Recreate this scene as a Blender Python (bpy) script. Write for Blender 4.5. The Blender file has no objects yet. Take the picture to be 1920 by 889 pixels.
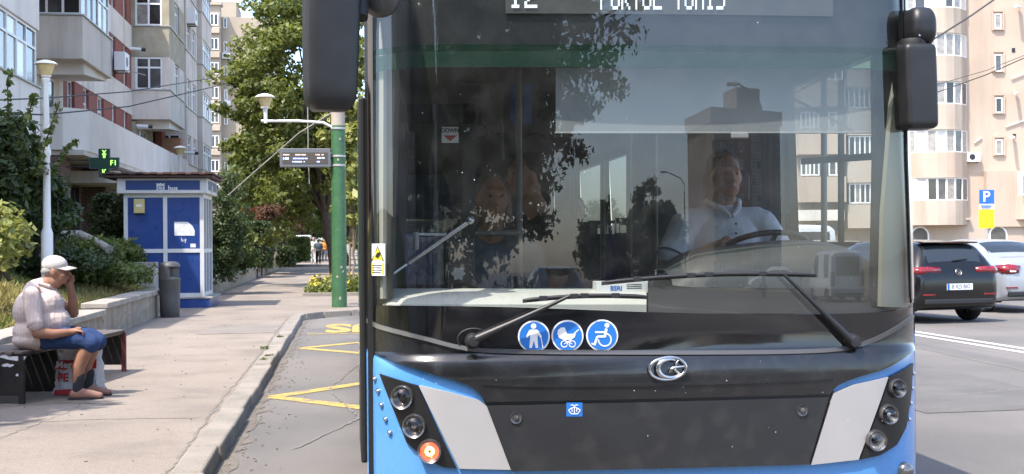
import bpy, bmesh, math, random
import numpy as np
from mathutils import Vector, Matrix
random.seed(7)
rng = np.random.default_rng(11)
sc = bpy.context.scene
col = sc.collection
R = math.radians

# ------------------------------------------------------------------ camera
IW, IH, FPX = 1920.0, 889.0, 2400.0
YAW, PIT, ROLL = R(7.36), math.atan(8.0 / FPX), R(0.45)
CAM = Vector((0, 0, 1.5))
fw = Vector((math.sin(YAW) * math.cos(PIT), math.cos(YAW) * math.cos(PIT), math.sin(PIT)))
rt0 = Vector((math.cos(YAW), -math.sin(YAW), 0))
up0 = rt0.cross(fw)
rt = rt0 * math.cos(ROLL) - up0 * math.sin(ROLL)
up = up0 * math.cos(ROLL) + rt0 * math.sin(ROLL)
cd = bpy.data.cameras.new('camera')
cam = bpy.data.objects.new('camera', cd)
col.objects.link(cam)
cam.matrix_world = Matrix(((rt.x, up.x, -fw.x, CAM.x), (rt.y, up.y, -fw.y, CAM.y), (rt.z, up.z, -fw.z, CAM.z), (0, 0, 0, 1)))
cd.sensor_width = 36.0
cd.lens = FPX / IW * 36.0
cd.clip_start = 0.05
cd.clip_end = 6000
sc.camera = cam

# ------------------------------------------------------------------ sky and sun
SUN_EL = R(60)
sun_h = Vector((-0.75, -0.66, 0)).normalized()
sun_dir = Vector((sun_h.x * math.cos(SUN_EL), sun_h.y * math.cos(SUN_EL), math.sin(SUN_EL)))
wd = bpy.data.worlds.new('World')
sc.world = wd
wd.use_nodes = True
wn = wd.node_tree
wn.nodes.clear()
sky = wn.nodes.new('ShaderNodeTexSky')
sky.sky_type = 'NISHITA'
sky.sun_disc = False
sky.sun_elevation = SUN_EL
sky.sun_rotation = math.atan2(sun_h.x, sun_h.y)
sky.dust_density = 1.6
sky.air_density = 0.8
sky.ozone_density = 0.5
bg = wn.nodes.new('ShaderNodeBackground')
bg.inputs[1].default_value = 0.15
wo = wn.nodes.new('ShaderNodeOutputWorld')
wn.links.new(sky.outputs[0], bg.inputs[0])
wn.links.new(bg.outputs[0], wo.inputs[0])
sl = bpy.data.lights.new('sun', 'SUN')
sl.energy = 2.0
sl.angle = R(0.55)
sl.color = (1.0, 0.93, 0.84)
so = bpy.data.objects.new('sun', sl)
col.objects.link(so)
so.rotation_euler = sun_dir.to_track_quat('Z', 'Y').to_euler()
so.location = sun_dir * 60

sc.render.engine = 'CYCLES'
sc.cycles.use_denoising = True
try:
    sc.cycles.denoiser = 'OPENIMAGEDENOISE'
except Exception:
    pass
sc.cycles.max_bounces = 10
sc.cycles.transparent_max_bounces = 24
sc.cycles.diffuse_bounces = 4
sc.cycles.glossy_bounces = 4
sc.cycles.caustics_reflective = False
sc.cycles.caustics_refractive = False
sc.view_settings.view_transform = 'Standard'
sc.view_settings.look = 'None'
sc.view_settings.exposure = 1.95
sc.view_settings.gamma = 1.0
sc.view_settings.use_curve_mapping = False

# ------------------------------------------------------------------ pixel helpers: where a sight line meets a real plane
def ray(px, py):
    return fw + rt * ((px - IW / 2) / FPX) - up * ((py - IH / 2) / FPX)
def G(px, py, z=0.0):
    d = ray(px, py)
    return CAM + d * ((z - CAM.z) / d.z)
def AY(px, py, Y):
    d = ray(px, py)
    return CAM + d * (Y / d.y)
def AX(px, py, X):
    d = ray(px, py)
    return CAM + d * (X / d.x)
def proj(p):
    v = Vector(p) - CAM
    z = v.dot(fw)
    return (IW / 2 + FPX * v.dot(rt) / z, IH / 2 - FPX * v.dot(up) / z)

# ------------------------------------------------------------------ materials
MATS = {}
def lin(c):
    return tuple((x / 12.92 if x <= 0.04045 else ((x + 0.055) / 1.055) ** 2.4) for x in c)
def M(name, c, rough=0.6, metal=0.0, c2=None, scale=3.0, detail=5.0, lo=0.35, hi=0.65, bump=0.0, bscale=60.0, spec=0.5, coat=0.0,
      streak=None, sscale=2.0, samt=0.5, emis=None, estr=0.0, speck=None, speck_scale=200.0, speck_amt=0.3, rvar=0.0, obj=False, trans=0.0, subs=0.0):
    m = bpy.data.materials.new(name)
    m.use_nodes = True
    nt = m.node_tree
    N, L = nt.nodes, nt.links
    b = N['Principled BSDF']
    b.inputs['Base Color'].default_value = (*c, 1)
    b.inputs['Roughness'].default_value = rough
    b.inputs['Metallic'].default_value = metal
    b.inputs['Specular IOR Level'].default_value = spec
    b.inputs['Coat Weight'].default_value = coat
    b.inputs['Coat Roughness'].default_value = 0.05
    if emis:
        b.inputs['Emission Color'].default_value = (*emis, 1)
        b.inputs['Emission Strength'].default_value = estr
    src = None
    if obj:
        src = N.new('ShaderNodeTexCoord').outputs['Object']
    elif c2 or bump or streak or speck or rvar:
        src = N.new('ShaderNodeNewGeometry').outputs['Position']
    cur = None
    def noise(sc_, det=5.0, rgh=0.55, vec=None):
        n = N.new('ShaderNodeTexNoise')
        n.inputs['Scale'].default_value = sc_
        n.inputs['Detail'].default_value = det
        n.inputs['Roughness'].default_value = rgh
        L.new(vec or src, n.inputs['Vector'])
        return n.outputs['Fac']
    def ramp(fac, a, b_):
        r = N.new('ShaderNodeMapRange')
        r.inputs[1].default_value = a
        r.inputs[2].default_value = b_
        L.new(fac, r.inputs[0])
        return r.outputs[0]
    def mix(fac, A, B):
        x = N.new('ShaderNodeMix')
        x.data_type = 'RGBA'
        if isinstance(fac, float): x.inputs[0].default_value = fac
        else: L.new(fac, x.inputs[0])
        for s, v in ((6, A), (7, B)):
            if isinstance(v, tuple): x.inputs[s].default_value = (*v, 1)
            else: L.new(v, x.inputs[s])
        return x.outputs[2]
    def mul(a, k):
        x = N.new('ShaderNodeMath'); x.operation = 'MULTIPLY'
        L.new(a, x.inputs[0]); x.inputs[1].default_value = k
        return x.outputs[0]
    if c2:
        cur = mix(ramp(noise(scale, detail), lo, hi), c, c2)
    if streak:
        mp = N.new('ShaderNodeMapping')
        mp.inputs['Scale'].default_value = (1, 1, 0.12)
        L.new(src, mp.inputs[0])
        f = mul(ramp(noise(sscale, 6, 0.6, mp.outputs[0]), 0.5, 0.78), samt)
        cur = mix(f, cur or c, streak)
    if speck:
        f = mul(ramp(noise(speck_scale, 2, 0.5), 0.5, 0.7), speck_amt)
        cur = mix(f, cur or c, speck)
    if cur:
        L.new(cur, b.inputs['Base Color'])
    if rvar:
        r = N.new('ShaderNodeMapRange')
        r.inputs[1].default_value = 0.3; r.inputs[2].default_value = 0.7
        r.inputs[3].default_value = max(0.02, rough - rvar); r.inputs[4].default_value = min(1, rough + rvar)
        L.new(noise(scale * 2.3, 6), r.inputs[0])
        L.new(r.outputs[0], b.inputs['Roughness'])
    if bump:
        bp = N.new('ShaderNodeBump')
        bp.inputs['Strength'].default_value = bump
        bp.inputs['Distance'].default_value = 0.02
        L.new(noise(bscale, 6, 0.6), bp.inputs['Height'])
        L.new(bp.outputs[0], b.inputs['Normal'])
    MATS[name] = m
    return m

def leafmat(name, c, c2, trans=(0.25, 0.4, 0.05), tw=0.35, scale=1.4, rough=0.5):
    """two sided leaf: diffuse/gloss plus translucency, with slow colour drift through the crown"""
    m = bpy.data.materials.new(name)
    m.use_nodes = True
    nt = m.node_tree; N, L = nt.nodes, nt.links
    b = N['Principled BSDF']
    b.inputs['Roughness'].default_value = rough
    b.inputs['Specular IOR Level'].default_value = 0.35
    geo = N.new('ShaderNodeNewGeometry')
    nz = N.new('ShaderNodeTexNoise'); nz.inputs['Scale'].default_value = scale; nz.inputs['Detail'].default_value = 4
    L.new(geo.outputs['Position'], nz.inputs['Vector'])
    mr = N.new('ShaderNodeMapRange'); mr.inputs[1].default_value = 0.35; mr.inputs[2].default_value = 0.65
    L.new(nz.outputs['Fac'], mr.inputs[0])
    ad = N.new('ShaderNodeMath'); ad.operation = 'MULTIPLY_ADD'
    L.new(geo.outputs['Random Per Island'], ad.inputs[0]); ad.inputs[1].default_value = 0.7
    ml = N.new('ShaderNodeMath'); ml.operation = 'MULTIPLY'; ml.inputs[1].default_value = 0.5
    L.new(mr.outputs[0], ml.inputs[0]); L.new(ml.outputs[0], ad.inputs[2])
    mx = N.new('ShaderNodeMix'); mx.data_type = 'RGBA'
    mx.inputs[6].default_value = (*c, 1); mx.inputs[7].default_value = (*c2, 1)
    L.new(ad.outputs[0], mx.inputs[0])
    L.new(mx.outputs[2], b.inputs['Base Color'])
    tr = N.new('ShaderNodeBsdfTranslucent'); tr.inputs[0].default_value = (*trans, 1)
    ms = N.new('ShaderNodeMixShader'); ms.inputs[0].default_value = tw
    L.new(b.outputs[0], ms.inputs[1]); L.new(tr.outputs[0], ms.inputs[2])
    L.new(ms.outputs[0], N['Material Output'].inputs[0])
    MATS[name] = m
    return m

def glassmat(name, tint=(0.9, 0.95, 0.93), ior=1.6, rough=0.0, dirt=0.0, body=None, bodyw=0.0):
    """clear sheet: transparent with a Fresnel mirror on top (thin pane), optional film of dust or tinted body"""
    m = bpy.data.materials.new(name)
    m.use_nodes = True
    nt = m.node_tree; N, L = nt.nodes, nt.links
    N.remove(N['Principled BSDF'])
    t = N.new('ShaderNodeBsdfTransparent'); t.inputs[0].default_value = (*tint, 1)
    g = N.new('ShaderNodeBsdfGlossy'); g.inputs['Roughness'].default_value = rough; g.inputs[0].default_value = (1, 1, 1, 1)
    f0 = ((ior - 1) / (ior + 1)) ** 2
    lw = N.new('ShaderNodeLayerWeight'); lw.inputs[0].default_value = 0.5
    pw = N.new('ShaderNodeMath'); pw.operation = 'POWER'; pw.inputs[1].default_value = 5.0
    L.new(lw.outputs['Facing'], pw.inputs[0])
    fr = N.new('ShaderNodeMath'); fr.operation = 'MULTIPLY_ADD'; fr.inputs[1].default_value = 1 - f0; fr.inputs[2].default_value = f0
    L.new(pw.outputs[0], fr.inputs[0])
    ms = N.new('ShaderNodeMixShader')
    base = t.outputs[0]
    if body:
        d = N.new('ShaderNodeBsdfDiffuse'); d.inputs[0].default_value = (*body, 1)
        m2 = N.new('ShaderNodeMixShader'); m2.inputs[0].default_value = bodyw
        if dirt:
            geo = N.new('ShaderNodeNewGeometry')
            nz = N.new('ShaderNodeTexNoise'); nz.inputs['Scale'].default_value = 9; nz.inputs['Detail'].default_value = 8
            L.new(geo.outputs['Position'], nz.inputs['Vector'])
            mr = N.new('ShaderNodeMapRange'); mr.inputs[1].default_value = 0.4; mr.inputs[2].default_value = 0.75
            mr.inputs[3].default_value = bodyw; mr.inputs[4].default_value = bodyw + dirt
            L.new(nz.outputs['Fac'], mr.inputs[0]); L.new(mr.outputs[0], m2.inputs[0])
        L.new(base, m2.inputs[1]); L.new(d.outputs[0], m2.inputs[2])
        base = m2.outputs[0]
    L.new(fr.outputs[0], ms.inputs[0]); L.new(base, ms.inputs[1]); L.new(g.outputs[0], ms.inputs[2])
    L.new(ms.outputs[0], N['Material Output'].inputs[0])
    MATS[name] = m
    return m

# ------------------------------------------------------------------ mesh helpers
def wm(o):
    m = Matrix.Identity(4)
    while o is not None:
        m = o.matrix_basis @ m
        o = o.parent
    return m
def tag(o, label=None, cat=None, group=None, kind=None):
    if label: o['label'] = label
    if cat: o['category'] = cat
    if group: o['group'] = group
    if kind: o['kind'] = kind
    return o
def thing(name, loc=(0, 0, 0), label=None, cat=None, group=None, rz=0.0):
    o = bpy.data.objects.new(name, None)
    o.empty_display_size = 0.2
    col.objects.link(o)
    o.location = loc
    o.rotation_euler = (0, 0, rz)
    return tag(o, label, cat, group)
def copy_tree(o, parent=None):
    c = o.copy()
    col.objects.link(c)
    c.parent = parent
    for ch in list(o.children):
        copy_tree(ch, c)
    return c
class MB:
    def __init__(s):
        s.v = []; s.f = []
    def add(s, vs, fs):
        n = len(s.v)
        s.v.extend([tuple(v) for v in vs])
        s.f.extend([tuple(i + n for i in f) for f in fs])
        return s
    def box(s, x0, y0, z0, x1, y1, z1):
        if x0 > x1: x0, x1 = x1, x0
        if y0 > y1: y0, y1 = y1, y0
        if z0 > z1: z0, z1 = z1, z0
        return s.add([(x0,y0,z0),(x1,y0,z0),(x1,y1,z0),(x0,y1,z0),(x0,y0,z1),(x1,y0,z1),(x1,y1,z1),(x0,y1,z1)],
                     [(0,3,2,1),(4,5,6,7),(0,1,5,4),(1,2,6,5),(2,3,7,6),(3,0,4,7)])
    def obox(s, c, ax, ay, az):
        c, ax, ay, az = Vector(c), Vector(ax), Vector(ay), Vector(az)
        if ax.cross(ay).dot(az) < 0: ax = -ax
        vs = [c-ax-ay-az, c+ax-ay-az, c+ax+ay-az, c-ax+ay-az, c-ax-ay+az, c+ax-ay+az, c+ax+ay+az, c-ax+ay+az]
        return s.add(vs, [(0,3,2,1),(4,5,6,7),(0,1,5,4),(1,2,6,5),(2,3,7,6),(3,0,4,7)])
    def bar(s, p0, p1, w, h, upv=(0, 0, 1)):
        p0, p1 = Vector(p0), Vector(p1)
        d = p1 - p0; u = Vector(upv); a = d.normalized()
        sd = a.cross(u)
        if sd.length < 1e-5: sd = a.cross(Vector((1, 0, 0)))
        sd.normalize(); u = sd.cross(a)
        return s.obox((p0 + p1) / 2, d / 2, sd * (w / 2), u * (h / 2))
    def tube(s, pts, r, n=8, caps=True):
        pts = [Vector(p) for p in pts]
        k = len(pts)
        rs = [r] * k if isinstance(r, (int, float)) else list(r)
        vs = []; prev = None
        for i, p in enumerate(pts):
            a = (pts[min(i + 1, k - 1)] - pts[max(i - 1, 0)]).normalized()
            if prev is None:
                u = a.cross(Vector((0, 0, 1)))
                if u.length < 1e-3: u = a.cross(Vector((1, 0, 0)))
            else:
                u = prev - a * prev.dot(a)
            u.normalize(); prev = u
            w = a.cross(u)
            for j in range(n):
                t = 2 * math.pi * j / n
                vs.append(p + (u * math.cos(t) + w * math.sin(t)) * rs[i])
        fs = []
        for i in range(k - 1):
            for j in range(n):
                a, b = i * n + j, i * n + (j + 1) % n
                fs.append((a, b, b + n, a + n))
        if caps:
            fs.append(tuple(range(n))[::-1]); fs.append(tuple(range((k - 1) * n, k * n)))
        return s.add(vs, fs)
    def lathe(s, prof, c, n=16, axis=(0, 0, 1), caps=True):
        a = Vector(axis).normalized()
        u = a.orthogonal().normalized(); w = a.cross(u)
        c = Vector(c); vs = []
        for r, h in prof:
            for j in range(n):
                t = 2 * math.pi * j / n
                vs.append(c + a * h + (u * math.cos(t) + w * math.sin(t)) * r)
        fs = []
        for i in range(len(prof) - 1):
            for j in range(n):
                p, q = i * n + j, i * n + (j + 1) % n
                fs.append((p, q, q + n, p + n))
        if caps:
            fs.append(tuple(range(n))[::-1]); fs.append(tuple(range((len(prof) - 1) * n, len(prof) * n)))
        return s.add(vs, fs)
    def prism(s, poly, fn, t0, t1):
        """poly of (a,b); fn(a,b,t)->point; solid between t0 and t1"""
        n = len(poly)
        vs = [fn(a, b, t0) for a, b in poly] + [fn(a, b, t1) for a, b in poly]
        fs = [tuple(range(n))[::-1], tuple(range(n, 2 * n))] + [(i, (i + 1) % n, (i + 1) % n + n, i + n) for i in range(n)]
        return s.add(vs, fs)
    def ball(s, c, r, nu=16, nv=10, rot=None):
        if isinstance(r, (int, float)): r = (r, r, r)
        c = Vector(c); vs = []; fs = []
        for i in range(nv + 1):
            th = math.pi * i / nv
            for j in range(nu):
                ph = 2 * math.pi * j / nu
                q = Vector((r[0]*math.sin(th)*math.cos(ph), r[1]*math.sin(th)*math.sin(ph), r[2]*math.cos(th)))
                if rot: q = rot @ q
                vs.append(c + q)
        for i in range(nv):
            for j in range(nu):
                a, b = i * nu + j, i * nu + (j + 1) % nu
                fs.append((a, a + nu, b + nu, b))
        return s.add(vs, fs)
    def grid(s, pts):
        """pts[i][j] points -> quads"""
        n, m = len(pts), len(pts[0])
        return s.add([p for r_ in pts for p in r_], [(i*m+j, i*m+j+1, (i+1)*m+j+1, (i+1)*m+j) for i in range(n-1) for j in range(m-1)])
    def build(s, name, mat, parent=None, smooth=None, bevel=0.0, seg=2, world=True, fix=True, solid=0.0, subd=0):
        me = bpy.data.meshes.new(name)
        vs = s.v
        if parent is not None and world:
            inv = wm(parent).inverted()
            vs = [inv @ Vector(v) for v in vs]
        me.from_pydata([tuple(v) for v in vs], [], s.f)
        if fix:
            bm = bmesh.new(); bm.from_mesh(me)
            bmesh.ops.remove_doubles(bm, verts=bm.verts, dist=1e-6)
            bmesh.ops.recalc_face_normals(bm, faces=bm.faces)
            bm.to_mesh(me); bm.free()
        me.update()
        if mat is not None:
            me.materials.append(MATS[mat] if isinstance(mat, str) else mat)
        if smooth is not None:
            me.polygons.foreach_set('use_smooth', [True] * len(me.polygons))
            if smooth < 180: me.set_sharp_from_angle(angle=R(smooth))
        o = bpy.data.objects.new(name, me)
        col.objects.link(o)
        if parent is not None: o.parent = parent
        if solid:
            md = o.modifiers.new('solid', 'SOLIDIFY'); md.thickness = solid; md.offset = -1
        if bevel:
            md = o.modifiers.new('bevel', 'BEVEL'); md.width = bevel; md.segments = seg; md.limit_method = 'ANGLE'; md.angle_limit = R(40)
            md.harden_normals = False
        if subd:
            md = o.modifiers.new('subd', 'SUBSURF'); md.levels = subd; md.render_levels = subd
        return o
def arr_mesh(name, V, Fq, mat, parent=None, smooth=False):
    """fast numpy mesh: V (n,3), Fq (m,k) faces of equal size"""
    V = np.asarray(V, dtype=np.float32); Fq = np.asarray(Fq, dtype=np.int32)
    if parent is not None:
        inv = np.array(wm(parent).inverted())
        V = (V @ inv[:3, :3].T + inv[:3, 3]).astype(np.float32)
    me = bpy.data.meshes.new(name)
    m, k = Fq.shape
    me.vertices.add(len(V)); me.vertices.foreach_set('co', V.ravel())
    me.loops.add(m * k); me.loops.foreach_set('vertex_index', Fq.ravel())
    me.polygons.add(m); me.polygons.foreach_set('loop_start', np.arange(0, m * k, k, dtype=np.int32))
    try: me.polygons.foreach_set('loop_total', np.full(m, k, dtype=np.int32))
    except Exception: pass
    if smooth: me.polygons.foreach_set('use_smooth', np.ones(m, dtype=bool))
    me.update(calc_edges=True)
    me.materials.append(MATS[mat] if isinstance(mat, str) else mat)
    o = bpy.data.objects.new(name, me)
    col.objects.link(o)
    if parent is not None: o.parent = parent
    return o
def text_mesh(s, size, fn, name, mat, parent=None, thick=0.0, align='CENTER', bold=0.0, widthfac=1.0):
    """flat lettering turned into a mesh; fn maps (u, v, t) to a world point"""
    cu = bpy.data.curves.new('txt', 'FONT')
    cu.body = s; cu.size = size; cu.align_x = align; cu.align_y = 'CENTER'; cu.offset = bold; cu.resolution_u = 3
    to = bpy.data.objects.new('txt', cu)
    col.objects.link(to)
    dg = bpy.context.evaluated_depsgraph_get()
    me0 = to.evaluated_get(dg).to_mesh()
    vs = [v.co.copy() for v in me0.vertices]; fs = [tuple(p.vertices) for p in me0.polygons]
    to.evaluated_get(dg).to_mesh_clear()
    bpy.data.objects.remove(to, do_unlink=True)
    bpy.data.curves.remove(cu)
    mb = MB()
    mb.add([fn(v.x * widthfac, v.y, 0.0) for v in vs], fs)
    return mb.build(name, mat, parent, fix=False)
# ------------------------------------------------------------------ material library
PZ = 0.10      # height of the pavement above the road
M('pavement_asphalt', (0.226, 0.189, 0.154), 0.9, c2=(0.268, 0.225, 0.184), scale=0.7, bump=0.35, bscale=90, speck=(0.12, 0.105, 0.09), speck_scale=75, speck_amt=0.6, streak=(0.135, 0.115, 0.098), sscale=1.1, samt=0.8)
M('kerb_stone', (0.28, 0.245, 0.205), 0.9, c2=(0.19, 0.17, 0.145), scale=2.6, bump=0.5, bscale=70, speck=(0.5, 0.46, 0.4), speck_scale=120, speck_amt=0.3)
M('earth', (0.16, 0.13, 0.09), 0.95, c2=(0.22, 0.18, 0.12), scale=0.8, bump=0.4, bscale=20)
M('yellow_paint', (0.46, 0.325, 0.065), 0.85, c2=(0.22, 0.18, 0.10), scale=5, lo=0.44, hi=0.68, speck=(0.15, 0.14, 0.12), speck_scale=30, speck_amt=0.9, bump=0.3, bscale=90)
M('white_paint', (0.55, 0.53, 0.5), 0.8, c2=(0.5, 0.48, 0.45), scale=5, speck=(0.25, 0.24, 0.22), speck_scale=40, speck_amt=0.5)
M('stucco_wall', (0.36, 0.305, 0.235), 0.95, c2=(0.24, 0.205, 0.155), scale=3.0, bump=0.9, bscale=25, streak=(0.14, 0.12, 0.09), sscale=5, samt=0.6)
M('coping_stone', (0.36, 0.325, 0.275), 0.9, c2=(0.26, 0.235, 0.2), scale=3.5, bump=0.4, bscale=50)
M('concrete', (0.36, 0.34, 0.31), 0.9, c2=(0.27, 0.255, 0.23), scale=2.5, bump=0.4, bscale=40, streak=(0.16, 0.15, 0.13), samt=0.5)
M('dry_grass', (0.30, 0.24, 0.10), 0.95, c2=(0.09, 0.11, 0.03), scale=0.9, lo=0.42, hi=0.6, bump=0.6, bscale=30)
# the road has its own material: bleached asphalt with darker oily drift in the bus bay
def road_material():
    m = M('road_asphalt', (0.185, 0.175, 0.165), 0.85, bump=0.45, bscale=110)
    nt = m.node_tree; N, L = nt.nodes, nt.links
    geo = N.new('ShaderNodeNewGeometry')
    def noise(s, d, vec=None):
        n = N.new('ShaderNodeTexNoise'); n.inputs['Scale'].default_value = s; n.inputs['Detail'].default_value = d
        L.new(vec or geo.outputs['Position'], n.inputs['Vector']); return n.outputs['Fac']
    def mr(f, a, b, c=0.0, d=1.0):
        r = N.new('ShaderNodeMapRange'); r.inputs[1].default_value = a; r.inputs[2].default_value = b
        r.inputs[3].default_value = c; r.inputs[4].default_value = d
        r.interpolation_type = 'SMOOTHSTEP'
        L.new(f, r.inputs[0]); return r.outputs[0]
    def mix(f, A, B):
        x = N.new('ShaderNodeMix'); x.data_type = 'RGBA'; L.new(f, x.inputs[0])
        for s, v in ((6, A), (7, B)):
            if isinstance(v, tuple): x.inputs[s].default_value = (*v, 1)
            else: L.new(v, x.inputs[s])
        return x.outputs[2]
    base = mix(mr(noise(0.35, 5), 0.35, 0.65), (0.165, 0.149, 0.134), (0.115, 0.106, 0.097))
    mp = N.new('ShaderNodeMapping'); mp.inputs['Scale'].default_value = (1.6, 0.09, 1)
    L.new(geo.outputs['Position'], mp.inputs[0])
    base = mix(mr(noise(1.0, 4, mp.outputs[0]), 0.5, 0.75, 0, 0.6), base, (0.088, 0.084, 0.08))
    sp = N.new('ShaderNodeSeparateXYZ'); L.new(geo.outputs['Position'], sp.inputs[0])
    w = N.new('ShaderNodeMath'); w.operation = 'MULTIPLY_ADD'; w.inputs[1].default_value = 1.1
    L.new(noise(0.8, 3), w.inputs[0]); L.new(sp.outputs['X'], w.inputs[2])
    inn = mr(w.outputs[0], 0.35, 1.15)
    out = mr(w.outputs[0], 2.2, 3.4, 1, 0)
    ml = N.new('ShaderNodeMath'); ml.operation = 'MULTIPLY'; L.new(inn, ml.inputs[0]); L.new(out, ml.inputs[1])
    m2 = N.new('ShaderNodeMath'); m2.operation = 'MULTIPLY'; L.new(ml.outputs[0], m2.inputs[0]); m2.inputs[1].default_value = 0.75
    base = mix(m2.outputs[0], base, (0.052, 0.05, 0.048))
    base = mix(mr(noise(160, 2), 0.52, 0.7, 0, 0.5), base, (0.25, 0.235, 0.215))
    base = mix(mr(noise(95, 2), 0.58, 0.7, 0, 0.5), base, (0.045, 0.043, 0.041))
    L.new(base, N['Principled BSDF'].inputs['Base Color'])
road_material()

# ------------------------------------------------------------------ ground, road, pavement
def sheet(name, poly, z, mat, kind='structure', parent=None):
    mb = MB(); mb.add([(x, y, z) for x, y in poly], [tuple(range(len(poly)))])
    o = mb.build(name, mat, parent, fix=False)
    if kind: tag(o, kind=kind)
    return o
sheet('ground', [(-2500, -2500), (2500, -2500), (2500, 2500), (-2500, 2500)], -0.03, 'earth')
road = sheet('road', [(-0.85, -420), (22, -420), (22, 700), (2.75, 700), (2.75, 30), (0.5, 27), (-0.4, 25.9), (-0.85, 25.0)], 0.0, 'road_asphalt')

# kerb line of the bay: straight, then swings out to the carriageway
KX = -0.85
kpath = [(KX, y) for y in np.arange(2.0, 25.01, 1.0)] + [(-0.78, 25.7), (-0.45, 26.3), (0.1, 26.75), (0.8, 27.25), (1.6, 28.0), (2.4, 29.0), (2.75, 30.0)] + [(2.75, 30 + i) for i in range(1, 6)]
kerb = thing('kerb', (KX, 15, 0))
tag(kerb, kind='structure')
KW = 0.22
for i in range(len(kpath) - 1):
    a, b = Vector((*kpath[i], 0)), Vector((*kpath[i + 1], 0))
    d = (b - a).normalized(); nrm = Vector((-d.y, d.x, 0))      # towards the pavement
    j = random.uniform(-0.012, 0.012); tz = PZ + 0.012 + random.uniform(-0.012, 0.006)
    a2 = a + d * random.uniform(0.006, 0.016) + nrm * (j + random.uniform(-0.006, 0.006)); b2 = b - d * random.uniform(0.006, 0.016) + nrm * (j + random.uniform(-0.006, 0.006))
    mb = MB()
    mb.add([a2 + Vector((0, 0, -0.1)), b2 + Vector((0, 0, -0.1)), b2 + nrm * KW + Vector((0, 0, -0.1)), a2 + nrm * KW + Vector((0, 0, -0.1)),
            a2 + nrm * 0.025 + Vector((0, 0, tz)), b2 + nrm * 0.025 + Vector((0, 0, tz + random.uniform(-.008, .008))), b2 + nrm * KW + Vector((0, 0, tz)), a2 + nrm * KW + Vector((0, 0, tz))],
           [(0,3,2,1),(4,5,6,7),(0,1,5,4),(1,2,6,5),(2,3,7,6),(3,0,4,7)])
    mb.build('kerb_stone', 'kerb_stone', kerb, bevel=0.018)
# long runs of kerb out of view, one piece each
MB().box(KX - KW, -200, -0.1, KX, 2.0, PZ + 0.01).build('kerb_run', 'kerb_stone', kerb, bevel=0.02)
MB().box(2.75 - KW, 35, -0.1, 2.75, 260, PZ + 0.01).build('kerb_run', 'kerb_stone', kerb, bevel=0.02)
MB().box(22, -200, -0.1, 22 + KW, 300, PZ + 0.01).build('kerb_run', 'kerb_stone', kerb, bevel=0.02)

inner = []
for i in range(len(kpath)):
    a = Vector(kpath[max(i - 1, 0)]); b = Vector(kpath[min(i + 1, len(kpath) - 1)])
    d = (b - a).normalized(); inner.append((kpath[i][0] - d.y * (KW - 0.03), kpath[i][1] + d.x * (KW - 0.03)))
pv = [(-16, -200), (KX - KW + 0.03, -200)] + inner + [(2.75 - KW + 0.03, 260), (-16, 260)]
pavement = sheet('pavement', pv, PZ, 'pavement_asphalt')
sheet('far_pavement', [(22 + KW - 0.02, -200), (90, -200), (90, 300), (22 + KW - 0.02, 300)], PZ, 'pavement_asphalt')

# cracks and repairs in the asphalt of the pavement
M('crack_fill', (0.14, 0.125, 0.11), 0.95, c2=(0.22, 0.2, 0.17), scale=9)
M('asphalt_patch', (0.175, 0.155, 0.135), 0.92, c2=(0.215, 0.187, 0.16), scale=2.0, bump=0.4, bscale=80)
def crack(pts, w, z=None, par=None):
    z = PZ + 0.004 if z is None else z
    mb = MB(); P = [Vector((*p, 0)) for p in pts]; L_ = []
    fine = []
    for a, b in zip(P[:-1], P[1:]):
        n = max(2, int((b - a).length / 0.08))
        for k in range(n):
            fine.append(a.lerp(b, k / n) + Vector((random.gauss(0, 0.012), random.gauss(0, 0.012), 0)))
    fine.append(P[-1])
    vs = []; fs = []
    for i, p in enumerate(fine):
        d = (fine[min(i + 1, len(fine) - 1)] - fine[max(i - 1, 0)]).normalized(); n = Vector((-d.y, d.x, 0))
        ww = w * random.uniform(0.35, 1.0) * (0.15 if i in (0, len(fine) - 1) else 1)
        vs += [p - n * ww + Vector((0, 0, z)), p + n * ww + Vector((0, 0, z))]
        if i: fs.append((2 * i - 2, 2 * i - 1, 2 * i + 1, 2 * i))
    return mb.add(vs, fs).build('crack', 'crack_fill', par or pavement, fix=False)
crack([(-3.3, 16.4), (-2.4, 16.3), (-1.7, 16.5), (-1.1, 16.3)], 0.012)
crack([(-2.9, 10.4), (-2.0, 10.6), (-1.1, 10.5)], 0.012)
crack([(-1.1, 8.0), (-1.12, 12.0), (-1.09, 17), (-1.11, 24.6)], 0.014)
crack([(-2.6, 9.0), (-2.3, 11.2), (-2.45, 13.0)], 0.008)
crack([(-1.9, 18.9), (-1.5, 19.2), (-1.15, 19.0)], 0.012)
crack([(-3.55, 11.9), (-2.9, 11.6), (-2.45, 11.75), (-1.9, 11.5)], 0.02)
sheet('asphalt_patch', [(-2.3, 20.2), (-1.12, 20.3), (-1.11, 22.1), (-2.25, 21.9)], PZ + 0.0045, 'asphalt_patch', None, pavement)

M('road_patch', (0.095, 0.09, 0.084), 0.9, c2=(0.125, 0.118, 0.11), scale=2.0, bump=0.5, bscale=90, speck=(0.2, 0.19, 0.17), speck_scale=120, speck_amt=0.4)
M('crack_tar', (0.05, 0.047, 0.044), 0.8)
sheet('road_patch', [(4.9, 10.4), (6.7, 10.5), (6.75, 16.2), (4.95, 16.0)], 0.0046, 'road_patch', None, road)
crack([(3.6, 9.0), (4.4, 10.6), (4.6, 13.0), (5.4, 15.5), (6.4, 19.0)], 0.018, 0.0052, road)
crack([(7.6, 9.6), (7.5, 13.0), (7.8, 18.0), (7.7, 26.0)], 0.02, 0.0042, road)
crack([(5.8, 11.6), (7.2, 12.1), (8.4, 12.0)], 0.014, 0.0055, road)
crack([(-0.4, 9.4), (0.1, 11.0), (-0.2, 13.2), (0.15, 16.0)], 0.012, 0.0064, road)
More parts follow.
